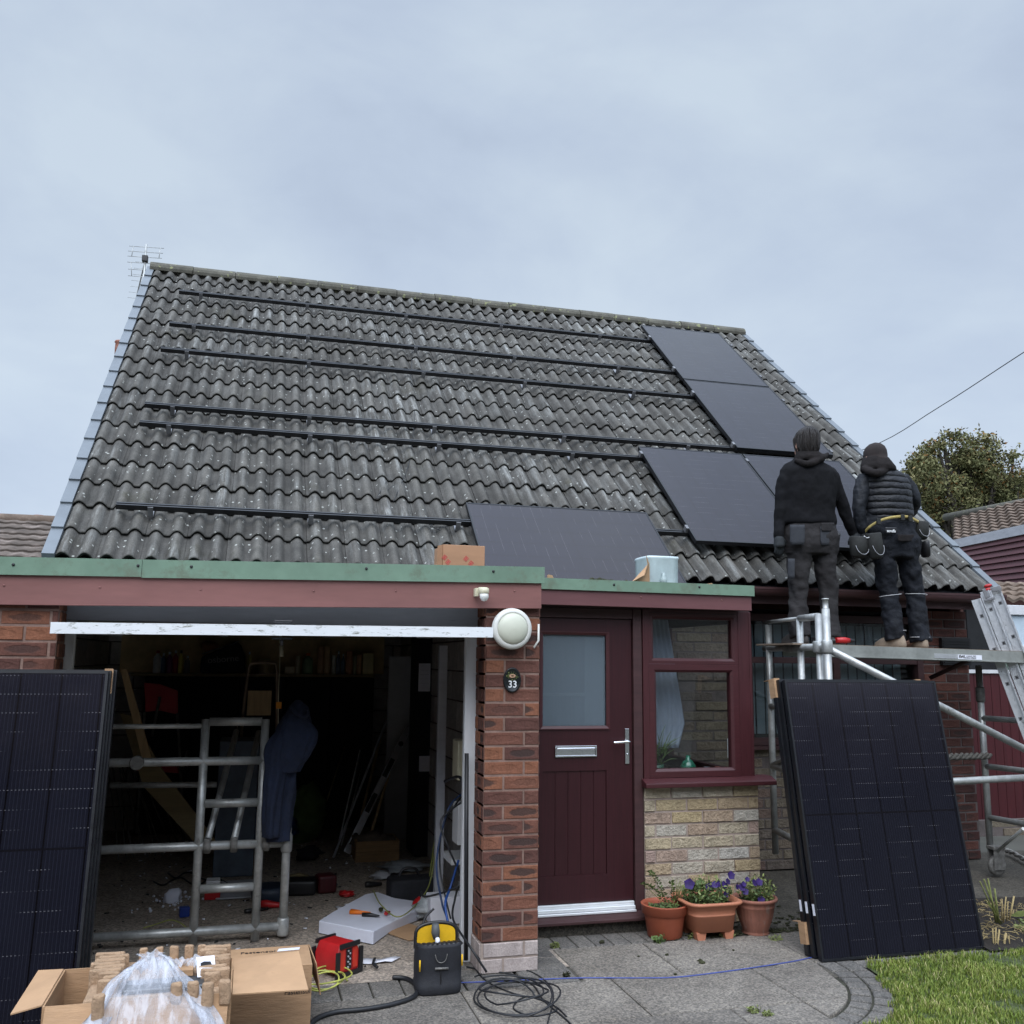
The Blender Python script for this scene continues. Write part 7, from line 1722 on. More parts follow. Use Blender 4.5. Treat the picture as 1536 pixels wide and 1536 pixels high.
for i, (px, py, w, h, m, lb) in enumerate(((445, 1322, 0.16, 0.05, M_shelf, 'brown dusty bundle on the floor left of the tool case'), (520, 1345, 0.10, 0.04, M_red, 'red and black cable cutter just behind the foam sheet'), (575, 1318, 0.18, 0.05, M_header, 'grey crumpled rag on the floor right of the tools'), (462, 1290, 0.20, 0.10, M_void, 'black holdall lump on the floor beside the post'), (345, 1300, 0.16, 0.05, M_galvdirty, 'grey clamp lying on the floor behind the frame'))):
    q = on(px, py); mb = MB(); mb.ico((q.x, q.y, h*0.5), w*0.5, 3, (1, 0.7, h/w), 0.7); thing(mb.build('floor_item', m), lb, 'item')
# foam sheet
fo = MB(); zf_ = 0.055
def foamz(p): return zf_+0.02*math.sin(p.x*9+1)*math.sin(p.y*7)
P_ = [(478, 1393), (560, 1410), (588, 1390), (632, 1373), (634, 1358), (592, 1352), (566, 1346), (548, 1353), (500, 1375)]
top = [on(x, y-8, zf_) for x, y in P_]; bot = [V((p.x, p.y, 0.003)) for p in top]
n = 12
T = [fo.v((p.x, p.y, foamz(p))) for p in top]; B = [fo.v(p) for p in bot]
cT = fo.v((sum(p.x for p in top)/len(top), sum(p.y for p in top)/len(top), zf_-0.005))
for i in range(len(T)):
    j = (i+1) % len(T); fo.f([T[i], T[j], cT]); fo.f([B[i], B[j], T[j], T[i]])
thing(fo.build('foam_sheet', M_foam, bevel=0.006), 'bent sheet of white packing foam on the garage threshold', 'foam')
for i, (px, py, l, rz, m, lb) in enumerate(((540, 1368, 0.13, -0.35, M_orange, 'orange handled pliers on the foam sheet'), (556, 1372, 0.11, -0.5, M_black, 'black and red screwdriver on the foam sheet'), (582, 1368, 0.05, 0.9, M_red, 'small red fitting on the foam sheet'), (573, 1363, 0.04, 1.2, M_moss, 'small dark fitting on the foam sheet'))):
    q = on(px, py, 0.075); mb = MB(Matrix.Translation((q.x, q.y, 0.072)) @ Matrix.Rotation(rz, 4, 'Z')); mb.tube([(-l/2, 0, 0), (-l*0.1, 0.008, 0), (l/2, 0, 0)], [0.012, 0.013, 0.005], 8)
    if i == 0: mb.tube([(-l/2, 0.04, 0), (-l*0.05, 0.018, 0), (l*0.1, 0.008, 0)], [0.010, 0.010, 0.008], 8)
    thing(mb.build('hand_tool', m), lb, 'tool')
for i, (px, py, w, d, rz, lb) in enumerate(((517, 1363, 0.10, 0.09, 0.2, 'folded white paper at the left of the foam sheet'), (557, 1443, 0.21, 0.075, -0.04, 'white paper strip on the ground right of the red radio'),)):
    q = on(px, py); mb = MB(Matrix.Translation((q.x, q.y, 0)) @ Matrix.Rotation(rz, 4, 'Z')); G_ = [[mb.v((-w/2+w*a/6+(0.03*b if i == 1 else 0), -d/2+d*b/2, 0.006+0.005*math.sin(a*1.4+i))) for a in range(7)] for b in range(3)]
    for A, B in zip(G_, G_[1:]):
        for a in range(6): mb.f([A[a], A[a+1], B[a+1], B[a]], smooth=True)
    o = mb.build('paper_sheet', M_paper); o.modifiers.new('thick', 'SOLIDIFY').thickness = 0.0008; thing(o, lb, 'paper')
mb = MB(); mb.tube(smooth_path([on(562, 1438, 0.015), on(560, 1445, 0.02), on(566, 1451, 0.015)], 5), 0.008, 8); thing(mb.build('hose_offcut', M_rubber), 'short black hose offcut curled on the paper strip', 'offcut')
fbox('kraft_sheet', 612, 1398, 0.22, 0.30, 0.004, 0.5, M_card, 'flat brown card on the ground left of the yellow tool bag', 'card', bev=0)
q = on(628, 1372); mb = MB(); mb.ico((q.x, q.y, 0.05), 0.05, 2, (0.9, 1, 1.1), 0.3); thing(mb.build('red_reel', M_red), 'small red reel right of the foam sheet', 'reel')
q = on(648, 1378); mb = MB(); mb.ico((q.x, q.y, 0.06), 0.11, 3, (1.1, 0.8, 0.6), 0.6); thing(mb.build('crumpled_wrapper', mat('clear_grey_wrap', (0.42, 0.45, 0.47), 0.35, var=0.3, scale=14, bmp=0.9)), 'crumpled clear wrapping behind the yellow tool bag', 'wrapping')
fbox('white_carton', 668, 1382, 0.22, 0.16, 0.16, 0.0, M_paper, 'white carton standing behind the yellow tool bag', 'carton')
q = on(628, 1440); mb = MB(); mb.lathe([(0.022, 0), (0.03, 0.08), (0.031, 0.085), (0.028, 0.085)], q, 20); thing(mb.build('paper_cup', M_white), 'white paper cup left of the yellow tool bag', 'cup')

# jacket hanging on the frame
jy = FYL-0.03
def drape(mb, pts, ws_, ds_, folds, amp, ph, n=40, m=26):
    """hanging cloth tube with folds that run along its length"""
    sp = smooth_path(pts, m//(len(pts)-1)+1); R = []; L = len(sp)
    for i, c in enumerate(sp):
        t = i/(L-1)*(len(ws_)-1); k = min(int(t), len(ws_)-2); f = t-k; f = f*f*(3-2*f); w = ws_[k]*(1-f)+ws_[k+1]*f; d = ds_[k]*(1-f)+ds_[k+1]*f
        ring = []
        for q in range(n):
            a = 2*PI*q/n; g = 1+amp*min(1.0, 0.35+t/2)*(math.sin(folds*a+ph+0.9*math.sin(t*1.7+ph))+0.5*math.sin((folds*2-1)*a-ph*2+t))+0.10*mnoise.noise(V((math.cos(a), math.sin(a), t*1.6+ph)))
            ring.append(mb.v((c.x+w*g*math.cos(a), c.y+d*g*math.sin(a), c.z)))
        R.append(ring)
    for A, B in zip(R, R[1:]):
        for q in range(n): mb.f([A[q], A[(q+1) % n], B[(q+1) % n], B[q]], smooth=True)
    mb.f(R[0]); mb.f(R[-1][::-1])
def J(px, py, dy=0): return at(px, py, Y=jy+dy)
jk = empty('work_jacket', J(435, 1255), 'dark blue work jacket draped over the right post of the scaffold frame', 'jacket')
mb = MB(); drape(mb, [J(447, 1050), J(446, 1066, -0.02), J(441, 1095, -0.04), J(434, 1130, -0.05), J(428, 1158, -0.05)], [0.018, 0.062, 0.098, 0.105, 0.082], [0.02, 0.05, 0.075, 0.08, 0.06], 5, 0.10, 0.4); mb.build('jacket_body', M_denim, jk)
mb = MB(); drape(mb, [J(430, 1090, -0.05), J(416, 1120, -0.07), J(414, 1160, -0.07), J(409, 1205, -0.06), J(406, 1256, -0.05)], [0.035, 0.062, 0.058, 0.052, 0.044], [0.04, 0.06, 0.05, 0.045, 0.04], 4, 0.13, 1.7); mb.build('sleeve', M_denim, jk)
mb = MB(); drape(mb, [J(452, 1078, -0.04), J(462, 1098, -0.05), J(460, 1118, -0.06), J(446, 1142, -0.06), J(434, 1150, -0.06)], [0.04, 0.050, 0.048, 0.046, 0.03], [0.04, 0.05, 0.05, 0.045, 0.03], 4, 0.12, 3.1); mb.build('sleeve', M_denim, jk)
mb = MB(); drape(mb, [J(427, 1140, -0.03), J(424, 1180, -0.02), J(420, 1220, -0.02), J(417, 1262, -0.01)], [0.07, 0.075, 0.070, 0.062], [0.04, 0.04, 0.04, 0.03], 6, 0.14, 5.0); mb.build('lining', M_denim, jk)
mb = MB(); mb.tube(smooth_path([J(438, 1062, -0.06), J(447, 1072, -0.10), J(458, 1076, -0.08), J(462, 1066, -0.04)], 5), [0.012]*15+[0.008], 8); mb.build('collar', M_denim, jk)

# ================================================================== foreground: open box, packaging, second box
ob = empty('open_carton', (-0.33, 4.17, 0), 'large open cardboard carton with spread flaps full of pulp trays', 'box')
bx0, bx1, by0, by1, bz = -0.655, 0.0, 3.955, 4.39, 0.35
mb = MB(); t = 0.006
mb.box(bx0, bx1, by0, by0+t, 0.002, bz); mb.box(bx0, bx1, by1-t, by1, 0.002, bz); mb.box(bx0, bx0+t, by0+t, by1-t, 0.002, bz); mb.box(bx1-t, bx1, by0+t, by1-t, 0.002, bz); mb.box(bx0+t, bx1-t, by0+t, by1-t, 0.002, 0.008)
mb.build('carton_body', M_card, ob)
def flap(pts, m=M_card_in):
    pts = [V(p) for p in pts]; n = (pts[1]-pts[0]).cross(pts[2]-pts[0]).normalized()*0.005; mb = MB(); mb.prism(pts, n); return mb.build('flap', m, ob)
flap([(bx0-0.001, by0+0.01, bz), (bx0-0.001, by1-0.01, bz), at(58, 1457, Y=4.52), at(16, 1523, Y=4.02)])
flap([(bx1+0.003, by0+0.0, bz-0.01), at(462, 1486, Y=3.98), at(448, 1428, Y=4.36), (bx1+0.003, by1-0.0, bz-0.01)])
flap([(bx0+0.01, by0-0.001, bz), (bx1-0.01, by0-0.001, bz), (bx1-0.02, by0-0.12, bz-0.28), (bx0+0.01, by0-0.14, bz-0.26)], M_card)
# pulp trays: battlements of moulded blocks around the rim
pu = empty('packing_trays', (-0.33, 4.17, 0.35), 'ribbed brown paper pulp trays standing proud of the open carton', 'packaging')
rg = random.Random(14)
def blk(x, y, z, w, d, h, rz=0):
    mb = MB(Matrix.Translation((x, y, z)) @ Matrix.Rotation(rz+rg.uniform(-0.05, 0.05), 4, 'Z'))
    mb.box(-w/2, w/2, -d/2, d/2, -0.06, h); bmesh.ops.subdivide_edges(mb.bm, edges=mb.bm.edges[:], cuts=2, use_grid_fill=True)
    for v_ in mb.bm.verts: v_.co += V((mnoise.noise(v_.co*30), mnoise.noise(v_.co*30+V((5, 0, 0))), mnoise.noise(v_.co*30+V((0, 9, 0)))))*0.005
    return mb.build('pulp_block', M_pulp, pu, bevel=0.010)
for j in range(9):
    y = 4.035+j*0.044
    blk(-0.475+0.012*math.sin(j*2.1)+(0.03 if j < 3 else 0), y, 0.375, 0.115 if j > 2 else 0.075, 0.026, 0.030)
    blk(-0.075+0.010*math.sin(j*1.7), y, 0.375, 0.11 if j % 3 else 0.06, 0.026, 0.030)
for px, py in ((148, 1496), (312, 1478), (338, 1474), (290, 1476), (265, 1478)): q = at(px, py, Z=0.39); blk(q.x, q.y, 0.372, 0.042, 0.030, 0.028)
for px in (-0.36, -0.30, -0.24, -0.18, -0.13): blk(px, 4.40, 0.375, 0.034, 0.026, 0.034)
mb = MB(); mb.box(bx0+0.13, bx1-0.02, by0+0.02, by1+0.03, 0.28, 0.354); mb.build('tray_base', M_pulp, pu, bevel=0.01)
eq = empty('boxed_inverter', (-0.3, 4.2, 0.355), 'dark metal equipment unit bedded in the pulp trays', 'equipment')
mb = MB(); a = at(185, 1478, Z=0.38); b = at(320, 1455, Z=0.38); mb.box(a.x, b.x, a.y-0.04, b.y-0.03, 0.3555, 0.375); mb.build('casing', mat('dark_grey_metal', (0.06, 0.065, 0.07), 0.35, metal=0.3, bmp=0.03), eq, bevel=0.008)
for px, py in ((175, 1472), (304, 1461)): mb = MB(); mb.lathe([(0.016, 0), (0.016, 0.004)], at(px, py, Z=0.3755), 14); mb.build('metal_disc', M_alu, eq)
mb = MB(); a, b = at(265, 1460, Z=0.39), at(292, 1446, Z=0.39); mb.box(a.x, b.x, a.y, b.y+0.02, 0.376, 0.40); thing(mb.build('small_carton', M_card, bevel=0.002), 'small brown accessory carton lying on the equipment', 'box')
q = at(309, 1450, Z=0.40); mb = MB(Matrix.Translation(q) @ Matrix.Rotation(0.12, 4, 'Z') @ Matrix.Rotation(0.35, 4, 'X')); mb.box(-0.035, 0.035, -0.06, 0.06, 0, 0.003); lf = thing(mb.build('instruction_leaflet', M_paper), 'white leaflet with a small black drawing among the trays', 'leaflet')
mb = MB(Matrix.Translation(q) @ Matrix.Rotation(0.12, 4, 'Z') @ Matrix.Rotation(0.35, 4, 'X')); mb.prism([(-0.02, 0.0, 0.0035), (0.0, -0.008, 0.0035), (0.022, 0.004, 0.0035), (0.018, 0.024, 0.0035), (-0.006, 0.028, 0.0035), (-0.02, 0.02, 0.0035)], (0, 0, 0.0005)); mb.build('drawing', M_black, lf)
# translucent bag pulled up out of the box
def bag_mat():
    m = bpy.data.materials.new('clear_polythene'); m.use_nodes = True; nt = m.node_tree
    for n_ in list(nt.nodes): nt.nodes.remove(n_)
    out = N(nt, 'ShaderNodeOutputMaterial'); tr = N(nt, 'ShaderNodeBsdfTransparent'); tr.inputs[0].default_value = (0.93, 0.94, 0.96, 1)
    df = N(nt, 'ShaderNodeBsdfPrincipled'); df.inputs['Base Color'].default_value = (0.72, 0.74, 0.80, 1); df.inputs['Roughness'].default_value = 0.22; df.inputs['Specular IOR Level'].default_value = 0.8
    vec = coords(nt, (3.0, 0.8, 0.8)); n1 = noise(nt, vec, 9, 3, 0.55, 0.3); bump(nt, df, n1, 0.8, 0.02)
    lw = N(nt, 'ShaderNodeLayerWeight'); lw.inputs[0].default_value = 0.45
    fac = mth(nt, 'ADD', mth(nt, 'MULTIPLY', lw.outputs['Facing'], 0.5), ramp(nt, n1, [(0.45, (0.05, 0.05, 0.05)), (0.60, (0.30, 0.30, 0.30))]), True)
    mx = N(nt, 'ShaderNodeMixShader'); nt.links.new(fac, mx.inputs[0]); nt.links.new(tr.outputs[0], mx.inputs[1]); nt.links.new(df.outputs[0], mx.inputs[2]); nt.links.new(mx.outputs[0], out.inputs[0]); return m
mb = MB(); R_ = []; ns = 64
for j in range(26):
    t = j/25; c0 = at(228, 1430, Y=4.16); c1 = at(228, 1470, Y=3.98); c2 = at(225, 1600, Y=3.76); c = (c0*(1-t)**2+c1*2*t*(1-t)+c2*t*t); w = 0.018+0.28*t
    if j < 2: w = [0.05, 0.03][j]
    ring = []
    for i in range(ns):
        a = 2*PI*i/ns; f = 1+0.12*math.sin(a*9+t*1.2)+0.07*math.sin(a*17-t*2)+0.22*mnoise.noise(V((math.cos(a)*1.6, math.sin(a)*1.6, t*1.5)))
        ring.append(mb.v((c.x+math.cos(a)*w*f, c.y+math.sin(a)*w*0.42*f, max(0.372, c.z+0.02*mnoise.noise(V((a, t*4, 3))))+0.0*t if False else c.z+0.03*mnoise.noise(V((math.cos(a)*2, t*4, 3))))))
    R_.append(ring)
for A, B in zip(R_, R_[1:]):
    for i in range(ns): mb.f([A[i], A[(i+1) % ns], B[(i+1) % ns], B[i]], smooth=True)
M_bag = bag_mat()
thing(mb.build('polythene_bag', M_bag), 'gathered clear polythene bag spilling over the front of the open carton', 'bag')
mb = MB(); q0 = at(205, 1445, Z=0.42); q1 = at(300, 1432, Z=0.42); rows = []
for j in range(10):
    rows.append([mb.v((q0.x+(q1.x-q0.x)*i/24, q0.y-0.03+j*0.010, 0.404+0.028*mnoise.noise(V((i*0.45, j*0.5, 2)))+0.015*math.sin(i*1.1+j))) for i in range(25)])
for A, B in zip(rows, rows[1:]):
    for i in range(24): mb.f([A[i], A[i+1], B[i+1], B[i]], smooth=True)
thing(mb.build('polythene_wrap', M_bag), 'crinkled clear wrap lying across the top of the pulp trays', 'wrap')
# second carton behind
sb = empty('closed_carton', (0.2, 4.75, 0), 'brown carton with faint printed lettering behind the open box flap', 'box')
a = at(350, 1424, Z=0.27); b = at(467, 1421, Z=0.27)
cx0, cx1, cyb = a.x, b.x, a.y; cyf = at(460, 1440, Z=0.27).y-0.12
cyf = 4.50
mb = MB(); mb.box(cx0-0.02, cx1-0.01, cyf, cyb, 0.001, 0.27); cb_ = mb.build('carton_body', M_card, sb, bevel=0.003)
mb = MB(); mb.prism([(cx1-0.01, cyb, 0.27), (cx1+0.006, cyf+0.02, 0.265), (cx1+0.03, cyf+0.03, 0.13), (cx1+0.012, cyb, 0.14)], (0.004, 0, 0)); mb.build('flap', M_card, sb)
text('Fastensol', 0.042, (cx0+0.11, cyb-0.075, 0.2708), Matrix.Identity(3), M_black, sb)
text('Fastensol', 0.030, (cx1-0.07, cyf-0.001, 0.16), FRONT, M_black, sb)
q = at(432, 1424, Z=0.271); mb = MB(Matrix.Translation((q.x, q.y-0.005, 0.2715))); mb.prism([(-0.05, -0.02, 0), (0.05, -0.012, 0), (0.055, 0.022, 0), (-0.04, 0.018, 0)], (0, 0, 0.001)); thing(mb.build('paper_slip', M_paper), 'white paper slip lying on the rear carton', 'paper')

# ================================================================== red site radio, cable coils, tool bag
ra = empty('site_radio', on(503, 1462), 'red jobsite radio with black bumpers in front of the garage', 'radio')
q = on(508, 1463); MR_ = Matrix.Translation((q.x-0.005, q.y+0.06, 0.0)) @ Matrix.Rotation(math.radians(38), 4, 'Z')
mb = MB(MR_); prof = [(-0.075, 0.012), (0.075, 0.012), (0.082, 0.10), (0.055, 0.155), (-0.055, 0.155), (-0.082, 0.10)]
mb.prism([(x, -0.085, z) for x, z in prof], (0, 0.17, 0)); mb.build('casing', M_red, ra, bevel=0.012)
mb = MB(MR_)
for yy in (-0.097, 0.085):
    for (x0, x1, z0, z1) in ((-0.092, -0.068, 0.0, 0.125), (0.068, 0.092, 0.0, 0.125), (-0.0675, 0.0675, 0.0, 0.02), (-0.0675, 0.0675, 0.138, 0.160)): mb.box(x0, x1, yy, yy+0.0115, z0, z1)
mb.box(-0.02, 0.02, -0.0865, -0.0855, 0.03, 0.13); mb.build('bumper', M_black, ra, bevel=0.004)
mb = MB(MR_); 
for k in range(7): mb.lathe([(0.005, -0.0905), (0.005, -0.0866)], (-0.006+0.012*(k % 2), 0, 0.04+k*0.013), 8, 'y')
mb.build('button', M_header, ra)
mb = MB(MR_); mb.box(-0.060, -0.028, -0.088, -0.0855, 0.03, 0.13); mb.box(0.028, 0.060, -0.088, -0.0855, 0.03, 0.13); mb.build('speaker_panel', mat('orange_red_plastic', (0.6, 0.04, 0.02), 0.5, bmp=0), ra, bevel=0.003)
def loops(c, rx_, ry_, z0, turns, r, m, lab, tilt=0.05, seed=1, cat='cable'):
    rg = random.Random(seed); pts = []; c = V(c); n = 22
    for k in range(int(turns*n)):
        a = 2*PI*k/n; w = k/n; f = 1+0.13*math.sin(w*1.9+seed)+0.06*mnoise.noise(V((w*2, seed, 0)))
        pts.append(V((c.x+rx_*f*math.cos(a)+0.03*math.sin(w*1.3+seed), c.y+ry_*f*math.sin(a)+0.03*math.cos(w*1.7), z0+0.012*w+tilt*max(0, math.sin(a+w))*0.5)))
    mb = MB(); mb.tube(pts, r, 7); return thing(mb.build('cable_coil', m), lab, cat)
M_earth = mat('earth_cable_bright', (0.42, 0.44, 0.10), 0.45, var=0.4, scale=18, bmp=0)
loops(on(491, 1478), 0.095, 0.13, 0.006, 3.6, 0.0042, M_earth, 'loose coil of green and yellow earth cable by the red radio', 0.04, 3)
loops(on(770, 1505), 0.17, 0.20, 0.006, 4.4, 0.0042, M_rubber, 'large loose coil of thin black cable on the paving below the pillar', 0.08, 5)
def gcable(pxs, r, m, lab, z=None):
    mb = MB(); mb.tube(smooth_path([on(x, y, (z or r)+dz_) for x, y, *d in pxs for dz_ in [(d[0] if d else 0)]], 6), r, 8); return thing(mb.build('cable', m), lab, 'cable')
gcable([(455, 1548), (475, 1528), (505, 1518), (545, 1514), (590, 1506), (622, 1494), (624, 1478), (610, 1468), (589, 1466)], 0.0115, M_rubber, 'thick black hose snaking from the boxes to the tool bag')
gcable([(700, 1450), (730, 1456), (770, 1462), (800, 1478), (815, 1500), (850, 1530), (865, 1548)], 0.0042, M_rubber, 'black cable running from the garage across the paving')
gcable([(705, 1440), (728, 1470), (770, 1490), (815, 1500), (835, 1515), (800, 1524), (770, 1512), (790, 1495), (830, 1508), (850, 1525)], 0.0038, M_rubber, 'knotted black cable loop at the bottom of the paving')
gcable([(712, 1465), (740, 1455), (780, 1453), (810, 1465), (830, 1490), (820, 1540)], 0.0035, M_rubber, 'thin black cable arching beside the pillar foot')
M_bluec = mat('blue_cord', (0.045, 0.07, 0.27), 0.5, var=0.15, bmp=0)
gcable([(690, 1474), (720, 1473), (790, 1470), (870, 1467), (950, 1467), (1012, 1466), (1075, 1459), (1140, 1450), (1190, 1442), (1218, 1436)], 0.0034, M_bluec, 'bright blue cord stretched across the paving to the leaning panels')
# tool bag
tb2 = empty('tool_bag', on(660, 1497), 'black tool bag with a bright yellow open mouth in front of the garage', 'tool bag')
q0, q1 = on(626, 1497), on(698, 1497); cx = (q0.x+q1.x)/2; cy = q0.y+0.085; hw = (q1.x-q0.x)/2
zt = at(660, 1417, Y=cy-0.08).z; zy = at(660, 1387, Y=cy+0.02).z
mb = MB()
def sqring(c, a, b, n=32, p=4): 
    return [mb.v((c[0]+a*math.copysign(abs(math.cos(t))**(2/p), math.cos(t)), c[1]+b*math.copysign(abs(math.sin(t))**(2/p), math.sin(t)), c[2])) for t in [2*PI*i/n for i in range(n)]]
RR_ = [sqring((cx, cy, z), hw*a, 0.085*b) for z, a, b in ((0.0, 0.95, 0.95), (0.01, 1.0, 1.0), (0.05, 1.02, 1.02), (0.0515, 1.0, 1.0), (zt*0.5, 1.02, 1.03), (zt*0.93, 0.99, 1.0), (zt, 0.97, 1.0))]
for A, B in zip(RR_, RR_[1:]):
    for i in range(32): mb.f([A[i], A[(i+1) % 32], B[(i+1) % 32], B[i]], smooth=True)
mb.f(RR_[0][::-1]); IN = sqring((cx, cy, zt-0.01), hw*0.93, 0.078); IB = sqring((cx, cy, 0.1), hw*0.9, 0.075)
for i in range(32): mb.f([RR_[-1][i], RR_[-1][(i+1) % 32], IN[(i+1) % 32], IN[i]]); mb.f([IN[i], IN[(i+1) % 32], IB[(i+1) % 32], IB[i]])
mb.f(IB); mb.build('bag_body', M_bagfab, tb2)
mb = MB(); hp = [(-hw*0.93, zt-0.05)]+[(-hw*0.93*math.cos(t), zt+(zy-zt)*(math.sin(t)**0.55 if t > 0 else 0)) for t in [PI*i/16 for i in range(17)]]+[(hw*0.93, zt-0.05)]
mb.prism([(cx+x, cy+0.045, z) for x, z in hp], (0, 0.012, 0)); mb.build('yellow_lining', M_yellow, tb2, bevel=0.003)
mb = MB(); mb.tube([(cx+x, cy+0.05, z+0.004) for x, z in hp], 0.009, 8); mb.build('black_trim', M_black, tb2)
mb = MB(); mb.tube(smooth_path([(cx-hw*0.6, cy+0.06, zy-0.01), (cx-0.05, cy+0.07, zy+0.03), (cx-0.01, cy+0.07, zy+0.065)], 6), 0.006, 8); mb.build('carry_strap', M_black, tb2)
mb = MB(); 
for k in range(9): mb.ico((cx-hw*0.85+hw*1.7*k/8, cy-0.03, zt-0.012), 0.018, 2, (1.1, 1.5, 0.6), 0.5)
mb.build('pocket_contents', M_black, tb2)
mb = MB(); mb.tube([(cx-0.006, cy-0.02, zt-0.02), (cx-0.006, cy-0.018, zt+0.01), (cx-0.008, cy+0.0, zy-0.06)], [0.015, 0.011, 0.011], 12); hm = mb.build('shaft', M_paper, tb2); hm.name = 'hammer_shaft'
mb = MB(); mb.tube([(cx-0.008, cy+0.0, zy-0.06), (cx-0.012, cy+0.005, zy-0.03), (cx-0.014, cy+0.005, zy+0.01)], [0.016, 0.022, 0.017], 12); mb.build('hammer_grip', mat('grey_rubber_grip', (0.07, 0.075, 0.08), 0.6), hm)
for x, z in ((-hw*0.93, zt*0.62), (hw*0.93, zt*0.68)):
    mb = MB(); mb.tube([(cx+x, cy-0.088, z+0.025), (cx+x, cy-0.09, z-0.025)], 0.004, 6); mb.build('zip_pull', M_yellow, tb2)
mb = MB(); mb.tube(smooth_path([(cx-0.03, cy-0.090, zt*0.82), (cx-0.02, cy-0.094, zt*0.70), (cx, cy-0.095, zt*0.66), (cx+0.02, cy-0.094, zt*0.70), (cx+0.03, cy-0.090, zt*0.82)], 5), 0.0022, 6); mb.tube([(cx-0.03, cy-0.094, zt*0.55), (cx+0.035, cy-0.094, zt*0.54)], 0.006, 6); mb.build('strap_clip', M_galvdirty, tb2)
mb = MB(); mb.box(cx-0.002, cx+0.002, cy-0.0905, cy-0.088, 0.055, zt*0.55); mb.build('seam', M_black, tb2)

# ================================================================== pots and flowers
def foliage(mb, c, rx_, ry_, h, n, L, seed, up_b=0.5):
    rg = random.Random(seed); c = V(c)
    for _ in range(n):
        a = rg.uniform(0, 2*PI); r = rg.random()**0.5; z = h*rg.random()**1.3*(1-0.45*r*r); p = c+V((rx_*r*math.cos(a)*(0.7+0.5*z/h), ry_*r*math.sin(a)*(0.7+0.5*z/h), z))
        nn = V((rg.gauss(0, 1), rg.gauss(0, 1)-0.3, abs(rg.gauss(0, 1))+up_b)).normalized(); x = nn.orthogonal().normalized(); x.rotate(Matrix.Rotation(rg.uniform(0, 6.28), 3, nn)); y = nn.cross(x); l = L*rg.uniform(0.6, 1.3)
        mb.poly([p-x*l, p-x*l*0.3-y*l*0.42, p+x*l*0.5-y*l*0.36, p+x*l+nn*(-0.2*l), p+x*l*0.5+y*l*0.36, p-x*l*0.3+y*l*0.42])
def petals(mb, p, r, nrm_):
    p = V(p); n = V(nrm_).normalized(); x = n.orthogonal().normalized(); y = n.cross(x); c = mb.v(p-n*r*0.35); R1 = []
    for k in range(15):
        a = 2*PI*k/15; q = r*(1+0.12*math.cos(5*a)); R1.append(mb.v(p+x*q*math.cos(a)+y*q*math.sin(a)+n*0.1*r*math.cos(5*a)))
    for k in range(15): mb.f([c, R1[k], R1[(k+1) % 15]], smooth=True)
def sprig(mb, a, b, L, n, seed, m=None):
    rg = random.Random(seed); a, b = V(a), V(b)
    for k in range(n):
        t = k/(n-1); p = a.lerp(b, t)+V((0, 0, 0.02*math.sin(t*PI)));
        for s in (-1, 1):
            d = V((s*rg.uniform(0.4, 1), rg.uniform(-1, 0.3), rg.uniform(0.0, 0.8))).normalized()*L*rg.uniform(0.7, 1.2); w = d.cross(V((rg.random(), 1, rg.random()))).normalized()*L*0.28
            mb.poly([p, p+d*0.5+w, p+d, p+d*0.5-w])
# pot 1: plain bright round pot
q = on(1008, 1411); p1 = V((q.x, q.y+0.10, 0)); k1 = at(1009, 1400, Y=p1.y).x-at(1008, 1400, Y=p1.y).x
r1 = 31*k1; H1 = at(1008, 1357, Y=p1.y-0.05).z
po = empty('terracotta_pot', p1, 'bright orange round pot with a sparse straggly plant beside the door', 'plant pot', 'pots of plants below the porch window')
mb = MB(); mb.lathe([(r1*0.72, 0), (r1*0.76, 0.005), (r1*0.90, H1*0.69), (r1*0.91, H1*0.70), (r1*1.0, H1*0.715), (r1*1.03, H1*0.96), (r1*1.06, H1*0.985), (r1*1.04, H1), (r1*0.95, H1), (r1*0.92, H1*0.90), (r1*0.88, H1*0.80)], p1, 40, cap=False); mb.build('pot', M_tc1, po)
mb = MB(); mb.lathe([(r1*0.9, H1*0.84), (r1*0.45, H1*0.86), (0.001, H1*0.87)], p1, 20, cap=False); mb.build('compost', M_soil, po)
pl1 = empty('straggly_plant', p1+V((0, 0, H1*0.87)), 'sparse straggly green stems growing in the bright orange pot', 'plant')
mb = MB(); foliage(mb, p1+V((-0.02, -0.03, H1*0.86)), r1*0.75, r1*0.6, 0.04, 260, 0.010, 3); foliage(mb, p1+V((-0.09, -0.12, 0.0)), 0.045, 0.03, 0.055, 60, 0.014, 5)
yq = p1.y-0.02
for a, b, n_ in (((1000, 1352), (974, 1307), 16), ((996, 1352), (963, 1325), 12), ((1010, 1350), (1006, 1322), 8)):
    sprig(mb, at(*a, Y=yq), at(*b, Y=yq), 0.024, n_+4, a[0])
mb.build('leaves', M_leaf, pl1)
mb = MB()
for a, b in (((1003, 1362), (974, 1307)), ((1000, 1362), (963, 1325)), ((1010, 1360), (1008, 1325)), ((1015, 1360), (1020, 1318)), ((1012, 1360), (1028, 1322)), ((1020, 1362), (1033, 1326)), ((1008, 1360), (1015, 1330))): mb.tube(smooth_path([at(*a, Y=yq), (at(*a, Y=yq)+at(*b, Y=yq))/2+V((0.01, 0, 0.0)), at(*b, Y=yq)], 4), 0.0018, 5)
for s_ in range(26):
    rg = random.Random(s_); a = at(1012+rg.uniform(-5, 12), 1350, Y=yq); b = at(1018+rg.uniform(-14, 16), 1322+rg.uniform(-6, 12), Y=yq+rg.uniform(-.05, .05)); mb.tube([a, b], 0.0012, 4)
mb.build('stems', M_leafpale, pl1)
